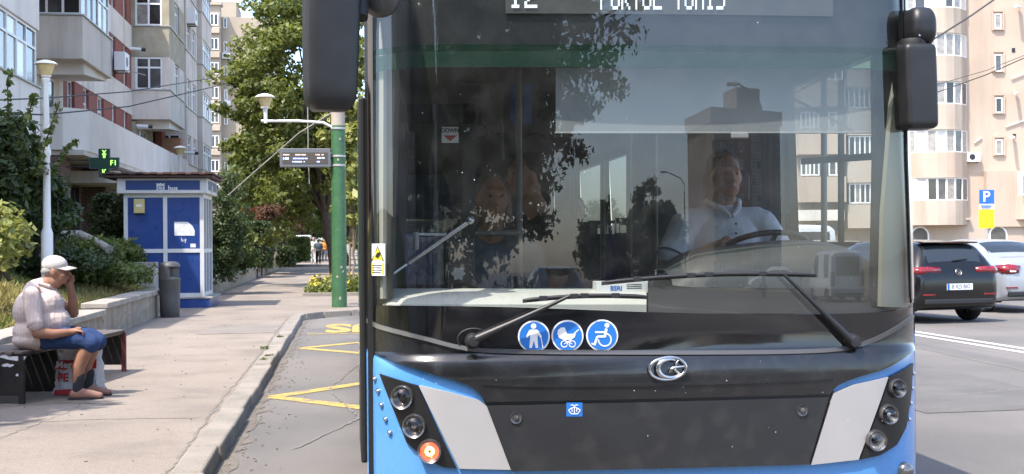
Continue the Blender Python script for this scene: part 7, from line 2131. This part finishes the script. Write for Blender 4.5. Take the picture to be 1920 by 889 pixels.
for s, ax_ in ((-1, 0.26), (1, 0.29)):
    man.blob('sock', 'sock_dark', lambda mb: man.cap(mb, [(ax_ + 0.015, s * 0.14, 0.315), (ax_, s * 0.14, 0.19)], [0.052, 0.047]), 0.010, 2)
    def shoe(mb):
        man.cap(mb, [(ax_ - 0.03, s * 0.14, 0.148), (ax_ + 0.10, s * 0.135, 0.143), (ax_ + 0.19, s * 0.125, 0.132)], [0.046, 0.045, 0.031])
        man.ball(mb, (ax_ + 0.02, s * 0.14, 0.165), (0.07, 0.045, 0.045))
    so_ = man.blob('shoe', 'shoe_tan', shoe, 0.008, 3)
    mb = MB(); mb.prism([(ax_ - 0.078 + 0.0, s * 0.14 - 0.038), (ax_ + 0.1, s * 0.14 - 0.047), (ax_ + 0.21, s * 0.125 - 0.02), (ax_ + 0.222, s * 0.125 + 0.01), (ax_ + 0.15, s * 0.13 + 0.045), (ax_ - 0.06, s * 0.14 + 0.04)], lambda a, b, t: man.w((a, b, t)), PZ + 0.001, PZ + 0.018); mb.build('sole', 'sock_dark', so_)
# cap with brim, grey hair below it
def capm(mb):
    man.ball(mb, (0.036, 0, 1.318), (0.116, 0.094, 0.088), 22, R(5))
capo = man.blob('cap', 'cap_white', capm, 0.009, 3)
rows = []
for i in range(7):
    t = i / 6; rows.append([man.w((0.10 + 0.135 * t * (1 - 0.25 * (k / 4) ** 2) - 0.05 * (abs(k) / 4) ** 2, 0.088 * (k / 4) * (1 - 0.12 * t), 1.318 - 0.030 * t - 0.022 * (k / 4) ** 2)) for k in range(-4, 5)])
MB().grid(rows).build('brim', 'cap_white', capo, smooth=60, solid=0.006)
man.blob('hair', 'hair_grey', lambda mb: (man.ball(mb, (-0.012, 0, 1.262), (0.074, 0.087, 0.05))), 0.009, 2)
for s in (-1, 1):
    MB().ball(man.w((0.128, s * 0.032, 1.272)), 0.010, 10, 8).build('eye', 'eye_dark', mbody, smooth=60)
# ---- shopping bag between his legs
M('bag_white', (0.66, 0.65, 0.64), 0.55, c2=(0.56, 0.55, 0.54), scale=12, bump=0.9, bscale=14)
M('bag_red', (0.42, 0.018, 0.022), 0.55, bump=0.8, bscale=16)
bgc = Vector((AY(150, 700, 12.42).x, 12.42, PZ))
bag = thing('shopping_bag', bgc, 'white and red plastic shopping bag standing at the seated man\'s feet', 'bag')
bu = Vector((0.98, -0.1, 0)).normalized(); bv = Vector((-bu.y, bu.x, 0))
rows = []; nb = 28
for i in range(13):
    t = i / 12; z = PZ + 0.01 + 0.43 * t; row = []
    for j in range(nb + 1):
        a = 2 * math.pi * j / nb; ca, sa = math.cos(a), math.sin(a)
        ex_ = 0.215 * (1 - 0.1 * t) * (abs(ca) ** 0.5) * (1 if ca > 0 else -1); ey_ = 0.11 * (1 - 0.35 * t) * (abs(sa) ** 0.6) * (1 if sa > 0 else -1)
        wv = 0.010 * math.sin(5 * a + 3 * t) + 0.008 * math.sin(9 * a - 11 * t) + 0.006 * math.sin(23 * t + 3 * a)
        row.append(bgc + bu * (ex_ + wv) + bv * (ey_ + wv) + Vector((0, 0, z - PZ + 0.012 * math.sin(3 * a) * t)))
    rows.append(row)
mb = MB(); mb.grid(rows); mb.build('sack', 'bag_white', bag, smooth=60)
def bagp(u, v):
    """front of the bag: u across, v up"""
    t = v / 0.43; a = -math.pi / 2 + u / 0.20 * 0.9
    ca, sa = math.cos(a), math.sin(a)
    ey_ = 0.11 * (1 - 0.35 * t) * (abs(sa) ** 0.6) * (1 if sa > 0 else -1)
    wv = 0.010 * math.sin(5 * a + 3 * t) + 0.008 * math.sin(9 * a - 11 * t) + 0.006 * math.sin(23 * t + 3 * a)
    return bgc + bu * u + bv * (-0.11 * (1 - 0.35 * t) - 0.022) + Vector((0, 0, v))
def bagpatch(poly, name, mat, off=0.0): 
    return MB().prism(poly, lambda a, b, t: bagp(a, b) - bv * t, off, off + 0.001).build(name, mat, bag)
bagpatch([(-0.19, 0.245), (-0.10, 0.24), (0.185, 0.25), (0.185, 0.335), (0.10, 0.325), (-0.15, 0.33), (-0.18, 0.31)], 'red_band', 'bag_red')
bagpatch([(-0.2, 0.01), (0.2, 0.01), (0.195, 0.07), (-0.195, 0.055)], 'red_foot', 'bag_red')
text_mesh('Meg', 0.085, lambda u, v, t: bagp(-0.115 + u, 0.285 + v) - bv * 0.003, 'lettering', 'bag_white', bag, bold=0.003)
text_mesh('PE', 0.10, lambda u, v, t: bagp(-0.12 + u, 0.165 + v) - bv * 0.002, 'lettering', 'bag_red', bag, bold=0.004)
text_mesh('O', 0.10, lambda u, v, t: bagp(0.11 + u, 0.165 + v) - bv * 0.002, 'lettering', 'bag_red', bag, bold=0.004)
for s in (-0.07, 0.07):
    MB().tube([bgc + bu * (s - 0.05) + Vector((0, 0, 0.42)), bgc + bu * (s - 0.03) + Vector((0, 0, 0.47)), bgc + bu * (s + 0.03) + Vector((0, 0, 0.475)), bgc + bu * (s + 0.05) + Vector((0, 0, 0.42))], 0.009, 6).build('handle', 'bag_white', bag, smooth=60)

# ---- driver
dp = AY(1358, 320, 6.72)
drv = Fig((dp.x, 6.72, dp.z - 0.0), (0.06, -1), 'person', 'bus driver in white polo shirt at the steering wheel')
def head_generic(F, mb, c, k=1.0, tilt=0):
    x, y, z = c
    F.ball(mb, (x, y, z), (0.100 * k, 0.078 * k, 0.118 * k), 20); F.ball(mb, (x + 0.03 * k, y, z - 0.065 * k), (0.07 * k, 0.062 * k, 0.062 * k)); F.ball(mb, (x + 0.06 * k, y, z - 0.095 * k), (0.034 * k, 0.038 * k, 0.03 * k))
    F.cap(mb, [(x + 0.095 * k, y, z + 0.012 * k), (x + 0.116 * k, y, z - 0.026 * k)], [0.010 * k, 0.016 * k])
    F.ball(mb, (x + 0.10 * k, y, z - 0.062 * k), (0.013 * k, 0.028 * k, 0.011 * k)); F.ball(mb, (x + 0.088 * k, y, z + 0.034 * k), (0.018 * k, 0.058 * k, 0.012 * k))
    for s in (-1, 1): F.ball(mb, (x - 0.005, y + s * 0.081 * k, z - 0.01 * k), (0.024 * k, 0.012 * k, 0.034 * k))
def eyes(F, body_o, c, k=1.0, lips=True):
    for s in (-1, 1): MB().ball(F.w((c[0] + 0.092 * k, c[1] + s * 0.032 * k, c[2] + 0.008 * k)), 0.0072 * k, 10, 8).build('eye', 'eye_dark', body_o, smooth=60)
    MB().ball(F.w((c[0] + 0.104 * k, c[1], c[2] - 0.062 * k)), (0.012 * k, 0.012 * k, 0.006 * k), 12, 8).build('lips', 'lips', body_o, smooth=60)
wl_ = drv.rot.transposed() @ (swc - drv.o)
def dbody(mb):
    head_generic(drv, mb, (0.02, 0, -0.03))
    drv.cap(mb, [(-0.03, 0, -0.22), (0.0, 0, -0.10)], [0.075, 0.062])
    drv.ball(mb, (-0.03, 0, -0.42), (0.14, 0.19, 0.22)); drv.ball(mb, (-0.03, 0, -0.68), (0.15, 0.18, 0.16))
    drv.cap(mb, [(-0.03, -0.18, -0.27), (-0.03, 0.18, -0.27)], 0.065)
    for s in (-1, 1):
        drv.cap(mb, [(-0.02, s * 0.22, -0.29), (0.05, s * 0.34, -0.52)], [0.062, 0.05])
        wr_ = (wl_.x - 0.03, wl_.y + s * 0.205, wl_.z + 0.03)
        drv.cap(mb, [(0.05, s * 0.34, -0.52), wr_], [0.048, 0.032])
        fx = [[(wr_[0] + 0.05, wr_[1] - s * (0.02 - 0.018 * k), wr_[2] + 0.02 - 0.006 * k), (wr_[0] + 0.085, wr_[1] - s * (0.015 - 0.018 * k), wr_[2] + 0.012), (wr_[0] + 0.085, wr_[1] - s * (0.01 - 0.018 * k), wr_[2] - 0.025)] for k in range(4)]
        hand(drv, mb, wr_, (wr_[0] + 0.04, wr_[1], wr_[2] + 0.012), fx, [(wr_[0] + 0.02, wr_[1] - s * 0.03, wr_[2]), (wr_[0] + 0.05, wr_[1] - s * 0.045, wr_[2] - 0.005), (wr_[0] + 0.08, wr_[1] - s * 0.05, wr_[2] - 0.01)])
    for s in (-1, 1): drv.cap(mb, [(0.0, s * 0.1, -0.78), (0.40, s * 0.14, -0.78), (0.44, s * 0.14, -1.15)], [0.09, 0.07, 0.05])
db = drv.blob('body', 'skin', dbody, 0.009, 3); eyes(drv, db, (0.02, 0, -0.03))
def polo(mb):
    drv.ball(mb, (-0.03, 0, -0.43), (0.165, 0.215, 0.235)); drv.ball(mb, (-0.02, 0, -0.66), (0.18, 0.205, 0.17)); drv.cap(mb, [(-0.03, -0.18, -0.275), (-0.03, 0.18, -0.275)], 0.082); drv.cap(mb, [(-0.04, 0, -0.27), (-0.03, 0, -0.20)], [0.11, 0.085])
    for s in (-1, 1): drv.cap(mb, [(-0.02, s * 0.215, -0.295), (0.035, s * 0.305, -0.45)], [0.086, 0.08])
po_ = drv.blob('polo_shirt', 'polo_white', polo, 0.010, 4, disp=0.02)
mb = MB()
for s in (-1, 1): drv.cap(mb, [(0.10, s * 0.01, -0.245), (0.06, s * 0.055, -0.20), (-0.03, s * 0.09, -0.165), (-0.09, s * 0.05, -0.155)], [0.012, 0.018, 0.018, 0.015], 8)
mb.build('collar', 'polo_white', po_, smooth=60)
for zz in (-0.29, -0.34): MB().ball(drv.w((0.137, 0.012, zz)), 0.007, 8, 6).build('button', 'eye_dark', po_)
for s in (-1, 1): MB().lathe([(0.083, 0), (0.085, 0.012)], drv.w((0.038, s * 0.31, -0.455)), 18, drv.w((0.035, s * 0.305, -0.45)) - drv.w((-0.02, s * 0.215, -0.295)), caps=False).build('cuff_stripe', 'denim', po_)
drv.blob('trousers', 'cloth_black', lambda mb: [drv.cap(mb, [(0.0, s * 0.1, -0.78), (0.40, s * 0.14, -0.78), (0.44, s * 0.14, -1.2)], [0.105, 0.082, 0.065]) for s in (-1, 1)], 0.014, 2)
drv.blob('hair', 'hair_dark', lambda mb: (drv.ball(mb, (-0.022, 0, 0.015), (0.102, 0.092, 0.105))), 0.010, 2)
# ---- passengers behind the windscreen
def passenger(origin, f, label, top, hair, seated=False, k=1.0, hairlong=False, glasses=False, bend=0.0, reach=None):
    F_ = Fig(origin, f, 'person', label, group='passengers inside the bus')
    b = bend
    def bd_(mb):
        head_generic(F_, mb, (0.02 + b, 0, 0))
        F_.cap(mb, [(-0.03 + b * .6, 0, -0.22), (0.0 + b, 0, -0.10)], [0.07, 0.058])
        F_.ball(mb, (-0.03 + b * .4, 0, -0.42), (0.13, 0.18, 0.2)); F_.ball(mb, (-0.03, 0, -0.7), (0.14, 0.17, 0.17))
        for s in (-1, 1):
            F_.cap(mb, [(-0.02 + b * .5, s * 0.2, -0.29), (0.0, s * 0.25, -0.56)], [0.06, 0.046])
            e = (0.16, s * 0.17, -0.72) if not reach or s > 0 else reach
            F_.cap(mb, [(0.0, s * 0.25, -0.56), e], [0.045, 0.03])
            hand(F_, mb, e, (e[0] + 0.05, e[1], e[2]), [[(e[0] + 0.08, e[1] - 0.03 + 0.02 * q, e[2]), (e[0] + 0.11, e[1] - 0.03 + 0.02 * q, e[2] - 0.012), (e[0] + 0.12, e[1] - 0.03 + 0.02 * q, e[2] - 0.04)] for q in range(4)], [(e[0] + 0.04, e[1] - 0.035, e[2]), (e[0] + 0.075, e[1] - 0.05, e[2])])
            if seated: F_.cap(mb, [(0, s * 0.1, -0.82), (0.4, s * 0.12, -0.82), (0.42, s * 0.12, -1.2)], [0.09, 0.065, 0.045])
            else: F_.cap(mb, [(0, s * 0.09, -0.8), (0.0, s * 0.1, -1.2), (0.0, s * 0.1, -1.52)], [0.09, 0.06, 0.045])
    o = F_.blob('body', 'skin', bd_, 0.012, 3); eyes(F_, o, (0.02 + b, 0, 0))
    def tp(mb):
        F_.ball(mb, (-0.03 + b * .4, 0, -0.43), (0.155, 0.205, 0.22)); F_.ball(mb, (-0.03, 0, -0.7), (0.165, 0.195, 0.19)); F_.cap(mb, [(-0.03 + b * .5, -0.17, -0.28), (-0.03 + b * .5, 0.17, -0.28)], 0.08)
        for s in (-1, 1): F_.cap(mb, [(-0.02 + b * .5, s * 0.205, -0.295), (0.0, s * 0.25, -0.5)], [0.08, 0.066])
    F_.blob('top', top, tp, 0.013, 3, disp=0.02)
    def tr(mb):
        for s in (-1, 1):
            if seated: F_.cap(mb, [(0, s * 0.1, -0.82), (0.4, s * 0.12, -0.82), (0.42, s * 0.12, -1.2)], [0.11, 0.08, 0.06])
            else: F_.cap(mb, [(0, s * 0.09, -0.8), (0.0, s * 0.1, -1.2), (0.0, s * 0.1, -1.55)], [0.11, 0.08, 0.06])
    F_.blob('trousers', 'cloth_black', tr, 0.016, 2)
    def hr(mb):
        F_.ball(mb, (-0.024 + b, 0, 0.035), (0.104, 0.094, 0.105))
        if hairlong:
            for s in (-1, 1): F_.cap(mb, [(-0.02 + b, s * 0.075, 0.02), (-0.01 + b, s * 0.085, -0.12)], [0.035, 0.03])
            F_.ball(mb, (-0.06 + b, 0, -0.05), (0.06, 0.085, 0.1))
    F_.blob('hair', hair, hr, 0.011, 2)
    if glasses:
        mb = MB()
        for s in (-1, 1): mb.tube([F_.w((0.125 + b, s * 0.036 + 0.026 * math.cos(t), 0.006 + 0.02 * math.sin(t))) for t in np.linspace(0, 2 * math.pi, 15)], 0.003, 6, caps=False)
        mb.build('glasses', 'eye_dark', o)
    return F_
p = AY(922, 372, 6.72); passenger((p.x, 6.72, p.z), (0.1, -1), 'woman in dark top by the front door inside the bus', 'cloth_teal', 'hair_brown', hairlong=True)
p = AY(1012, 330, 7.0); passenger((p.x, 7.0, p.z), (-0.9, -0.25), 'man in black bending beside the inner partition of the bus', 'cloth_black', 'hair_dark', bend=0.06)
p = AY(1075, 398, 9.6); passenger((p.x, 9.6, p.z), (0.0, -1), 'seated passenger in pale top further back in the bus', 'shirt_white', 'hair_dark', seated=True)
# ---- distant walkers on the pavement
def walker(px, Y, h, f, label, top, legs, hairm='hair_grey', stride=0.16):
    p = G(px, 500, PZ); x = AY(px, 480, Y).x
    F_ = Fig((x, Y, PZ), f, 'person', label, group='people walking along the pavement'); k = h / 1.72
    def bd_(mb):
        head_generic(F_, mb, (0.02, 0, 1.59 * k), k)
        F_.cap(mb, [(0, 0, 1.38 * k), (0.01, 0, 1.5 * k)], [0.07, 0.06]); F_.ball(mb, (0, 0, 1.22 * k), (0.12, 0.17, 0.22)); F_.ball(mb, (0, 0, 0.95 * k), (0.12, 0.16, 0.14))
        for s in (-1, 1):
            F_.cap(mb, [(0, s * 0.2, 1.38 * k), (-0.05 * s, s * 0.25, 1.1 * k), (0.10 * -s, s * 0.24, 0.86 * k)], [0.055, 0.045, 0.035])
            hand(F_, mb, (0.10 * -s, s * 0.24, 0.86 * k), (0.11 * -s, s * 0.24, 0.80 * k), [[(0.11 * -s + 0.015 * (q - 1.5), s * 0.24, 0.77 * k), (0.11 * -s + 0.015 * (q - 1.5), s * 0.235, 0.72 * k)] for q in range(4)], [(0.11 * -s + 0.04, s * 0.24, 0.81 * k), (0.11 * -s + 0.05, s * 0.24, 0.76 * k)], 0.011)
            F_.cap(mb, [(0, s * 0.09, 0.9 * k), (stride * s * 0.6, s * 0.1, 0.5 * k), (stride * s, s * 0.1, 0.07)], [0.085, 0.06, 0.042]); F_.cap(mb, [(stride * s - 0.03, s * 0.1, 0.04), (stride * s + 0.15, s * 0.1, 0.035)], 0.038)
    F_.blob('body', 'skin', bd_, 0.018, 2)
    F_.blob('top', top, lambda mb: (F_.ball(mb, (0, 0, 1.2 * k), (0.15, 0.2, 0.26)), F_.ball(mb, (0, 0, 0.97 * k), (0.145, 0.19, 0.16)), F_.cap(mb, [(0, -0.2, 1.38 * k), (0, 0.2, 1.38 * k)], 0.075), [F_.cap(mb, [(0, s * 0.2, 1.38 * k), (-0.03 * s, s * 0.24, 1.18 * k)], [0.075, 0.065]) for s in (-1, 1)]), 0.02, 2)
    F_.blob('trousers', legs, lambda mb: [F_.cap(mb, [(0, s * 0.08, 0.92 * k), (stride * s * 0.6, s * 0.1, 0.5 * k), (stride * s * 0.95, s * 0.1, 0.14)], [0.115, 0.085, 0.065]) for s in (-1, 1)], 0.02, 2)
    F_.blob('hair', hairm, lambda mb: F_.ball(mb, (-0.015, 0, 1.63 * k), (0.1, 0.09, 0.1)), 0.018, 2)
walker(588, 86, 1.78, (0.1, -1), 'walker in a white shirt, foremost on the far pavement', 'shirt_white', 'shirt_white')
walker(597, 84, 1.62, (0.0, 1), 'walker in grey-blue top and dark trousers beside the white shirt', 'cloth_teal', 'cloth_black', 'hair_dark')
walker(608, 93, 1.70, (0.1, -1), 'walker in an orange top further along the pavement', 'cloth_orange', 'cloth_teal', 'hair_dark')
walker(618, 110, 1.72, (0.0, 1), 'farthest walker in dark clothes under the trees', 'cloth_black', 'cloth_black', 'hair_dark')
# ------------------------------------------------------------------ the street behind the camera (mirrored in the windscreen)
def refl(px, py, s):
    """point s metres along the mirrored sight line off the windscreen"""
    h = P(px, py, 0.004); e = 0.02
    n = Vector((-(FS(h.x + e, h.z) - FS(h.x - e, h.z)) / (2 * e), 1, -(FS(h.x, h.z + e) - FS(h.x, h.z - e)) / (2 * e))).normalized() * -1
    d = (h - CAM).normalized(); r = d - n * (2 * d.dot(n))
    return h + r * s
# trees on the kerb-side strip behind the camera
tree('linden_tree', (-1.6, -9.5, PZ), (0.2, -9.5, 5.6), (4.3, 3.6, 4.6), 'linden behind the camera, mirrored in the left half of the windscreen', nclump=520, n_per=110, leaf=0.10, spread=0.5, seed=121, trunk=0.2, limbs=14, mat='leaf_mid', shell=0.3, fork=0.4, group='street trees along the pavement')
tree('linden_tree', (-2.2, -19, PZ), (-0.6, -19, 5.5), (4.8, 4.2, 5.2), 'second linden behind the camera, mirrored beside the door of the bus', nclump=330, n_per=100, leaf=0.15, spread=0.6, seed=123, trunk=0.2, limbs=12, mat='leaf_dark', shell=0.3, fork=0.35, group='street trees along the pavement')
tree('linden_tree', (-5.5, -4.5, PZ), (-5.5, -4.5, 5.0), (3.6, 3.6, 4.2), 'tree on the bank behind the camera, mirrored at the left windscreen edge', nclump=160, n_per=100, leaf=0.13, spread=0.55, seed=125, trunk=0.2, limbs=10, mat='leaf_mid', shell=0.3, fork=0.35, group='street trees along the pavement')
# tree left of the frame that shades the near pavement
tree('linden_tree', (-6.7, 9.3, 0.9), (-6.6, 9.4, 5.2), (1.75, 1.75, 1.6), 'tree on the bank just left of the picture shading the near pavement', nclump=150, n_per=120, leaf=0.15, spread=0.5, seed=127, trunk=0.16, limbs=10, mat='leaf_mid', fork=0.5, group='street trees along the pavement')
# low row continuing the left side, added to fill bright gaps in the reflection
sr_ = thing('unseen_row', (-9, -30, 0), 'unseen low grey row added behind the camera to darken the left reflection', 'building')
MB().box(-20, -75, 0, -8.2, 3, 7.6).build('wall', 'stucco_grey', sr_); MB().box(-20.2, -75.3, 7.6, -7.9, 3.3, 7.9).build('roof_slab', 'concrete', sr_)
for k in range(11):
    window(sr_, (-8.18, -72 + 6.6 * k, 1.0), Yp, 3.2, 2.4, 3, (0.75, 0.25), Xp, frame='dark_metal', panes=['pane_dark', 'pane_mid']); window(sr_, (-8.18, -72 + 6.6 * k, 4.6), Yp, 2.4, 1.6, 2, (1,), Xp)
# tower block
s_ = 225
a, b = refl(1315, 480, s_), refl(1492, 480, s_)
ctr = (a + b) / 2; wdir = Vector((b.x - a.x, b.y - a.y, 0)); Wd = wdir.length; wdir.normalize()
Wd = (Wd - 8.0) / 0.88
nrm_ = wdir.cross(Vector((0, 0, 1)))
if nrm_.dot(Vector((0, 10, 0)) - ctr) < 0: nrm_ = -nrm_
rq = Matrix.Rotation(R(-28), 3, 'Z'); wdir = rq @ wdir; nrm_ = rq @ nrm_
zt = refl(1400, 232, s_).z
tw = thing('apartment_building', (ctr.x, ctr.y, 0), 'brown tower block mirrored in the windscreen in front of the driver', 'building')
M('stucco_brown', (0.46, 0.39, 0.31), 0.95, c2=(0.38, 0.32, 0.255), scale=0.2, streak=(0.17, 0.14, 0.11), sscale=0.4, samt=0.5)
M('stucco_rust', (0.48, 0.23, 0.11), 0.95, c2=(0.3, 0.15, 0.08), scale=0.3)
def tbox(u0, u1, d0, d1, z0, z1, name, mat, parent=tw):
    c = Vector((ctr.x, ctr.y, (z0 + z1) / 2)) + wdir * ((u0 + u1) / 2) + nrm_ * ((d0 + d1) / 2)
    return MB().obox(c, wdir * ((u1 - u0) / 2), nrm_ * ((d1 - d0) / 2), Vector((0, 0, (z1 - z0) / 2))).build(name, mat, parent)
H2 = Wd / 2
tbox(-H2, H2, -18, 0, 0, zt, 'wall', 'stucco_brown'); tbox(-H2 - 0.6, H2 + 0.6, -18.5, 0.6, zt, zt + 2.6, 'parapet', 'stucco_beige_far')
tbox(-H2 * 0.15, H2 * 0.55, -12, -3, zt + 2.6, zt + 7, 'roof_house', 'stucco_beige_far')
tbox(-H2 * 0.35, H2 * 0.05, 0, 0.4, 0, zt, 'rust_panel', 'stucco_rust'); tbox(H2 * 0.62, H2 * 0.74, 0, 0.5, 0, zt, 'pilaster', 'stucco_cream')
ns = 9; sh2 = zt / ns
for i in range(ns):
    for (u, w) in ((-0.88, 0.18), (-0.62, 0.18), (-0.25, 0.12), (0.1, 0.3), (0.82, 0.12)):
        o = Vector((ctr.x, ctr.y, i * sh2 + 1.0)) + wdir * (u * H2) + nrm_ * 0.42
        window(tw, o, wdir, w * H2, sh2 * 0.55, 2, (1,), nrm_, fr=0.14, depth=0.1)
    tbox(-H2, -H2 * 0.42, 0, 1.3, i * sh2 - 0.2, i * sh2 + 0.9, 'balcony_parapet', 'stucco_beige_far')
    tbox(H2 * 0.08, H2 * 0.44, 0, 1.1, i * sh2 - 0.2, i * sh2 + 0.9, 'balcony_parapet', 'stucco_brown')
# lower block with a tree
a, b = refl(1192, 480, 190), refl(1262, 480, 190); zb_ = refl(1225, 398, 190).z
c_ = (a + b) / 2
lb = thing('apartment_building', (c_.x, c_.y, 0), 'lower block mirrored left of the tower in the windscreen', 'building')
w2 = Vector((b.x - a.x, b.y - a.y, 0)); L2 = w2.length; w2.normalize(); n2 = w2.cross(Vector((0, 0, 1)))
if n2.dot(-c_) < 0: n2 = -n2
MB().obox(Vector((c_.x, c_.y, zb_ / 2)), w2 * (L2 / 2), n2 * 6, Vector((0, 0, zb_ / 2))).build('wall', 'stucco_brown', lb)
MB().obox(Vector((c_.x, c_.y, zb_ + 0.4)), w2 * (L2 / 2 + 0.4), n2 * 6.4, Vector((0, 0, 0.4))).build('parapet', 'stucco_beige_far', lb)
for i in range(4):
    for j in range(5):
        window(lb, Vector((c_.x, c_.y, 1.5 + i * 2.9)) + w2 * (-L2 / 2 + L2 * (j + 0.25) / 5) + n2 * 6.0, w2, L2 / 10, 1.5, 1, (1,), n2, fr=0.12)
for i, (px, s, r_, h, lab) in enumerate(((1165, 120, 5, 4.2, 'dark round tree mirrored left of the lower block'), (1215, 140, 4.5, 6.2, 'dark tree mirrored in front of the lower block'), (1245, 100, 3, 4.0, 'small dark tree mirrored beside the street lamp'), (1130, 90, 3.2, 3.6, 'small dark tree mirrored above the tissue box'))):
    q = refl(px, 480, s)
    tree('plane_tree', (q.x, q.y, PZ), (q.x, q.y, h), (r_, r_, h * 0.85), lab, nclump=80, n_per=70, leaf=0.35, spread=1.1, seed=140 + i, mat='leaf_dark', trunk=0.2, limbs=6, fork=0.4, group='trees across the road behind the camera')
# street lamps on tall steel masts
M('mast_steel', (0.20, 0.20, 0.20), 0.5, metal=0.4)
def street_lamp(px, py, pxh, s, label):
    top = refl(px, py, s); hd_ = refl(pxh, py - 3, s)
    t = thing('street_lamp', (top.x, top.y, 0), label, 'street lamp', 'tall street lamps behind the camera')
    MB().lathe([(0.11, 0), (0.10, 2.5), (0.06, top.z - 0.6)], (top.x, top.y, 0), 12).build('mast', 'mast_steel', t, smooth=50)
    h = Vector((hd_.x, hd_.y, top.z + 0.9))
    MB().tube([(top.x, top.y, top.z - 0.7), (top.x, top.y, top.z), top.lerp(h, 0.2) + Vector((0, 0, 0.25)), h], 0.045, 8).build('arm', 'mast_steel', t, smooth=50)
    d = (h - top); d.z = 0; d.normalize()
    MB().ball(h + d * 0.25, (0.16, 0.16, 0.1), 12, 8).build('lamp_socket', 'mast_steel', t, smooth=50)
    MB().obox(h + d * 0.35, d * 0.38, d.cross(Vector((0, 0, 1))) * 0.15, Vector((0, 0, 0.07))).build('lantern', 'lamp_white', t, bevel=0.05)
street_lamp(1427, 200, 1385, 44, 'near street lamp mirrored above the tower block in the windscreen')
street_lamp(1283, 345, 1250, 88, 'far street lamp mirrored left of the tower block in the windscreen')
# cars parked and driving behind the camera
for i, (px, s, kind, paint, rz, lab) in enumerate(((1500, 62, 'sedan', 'car_white', 100, 'white sedan mirrored low in the windscreen before the driver'), (1590, 34, 'van', 'car_white', 190, 'white van mirrored at the right lower windscreen corner'),
        (1240, 95, 'hatch', 'car_white', 185, 'white hatchback mirrored below the far street lamp'), (1205, 90, 'hatch', 'car_black', 185, 'dark hatchback mirrored beside the white hatchback'), (1300, 80, 'sedan', 'car_grey', 100, 'grey sedan mirrored below the tower block'), (1400, 75, 'hatch', 'car_grey', 100, 'grey hatchback mirrored between the two sedans'),
        (1010, 17, 'hatch', 'car_silver', 180, 'silver car roof mirrored above the white dashboard'))):
    q = refl(px, 510, s)
    if i == 6: q = Vector((3.0, -13.5, 0))
    car('sedan' if kind == 'sedan' else ('van' if kind == 'van' else 'hatchback'), (q.x, q.y, 0), R(rz), kind, paint, lab, 'cars behind the camera', detail=False)
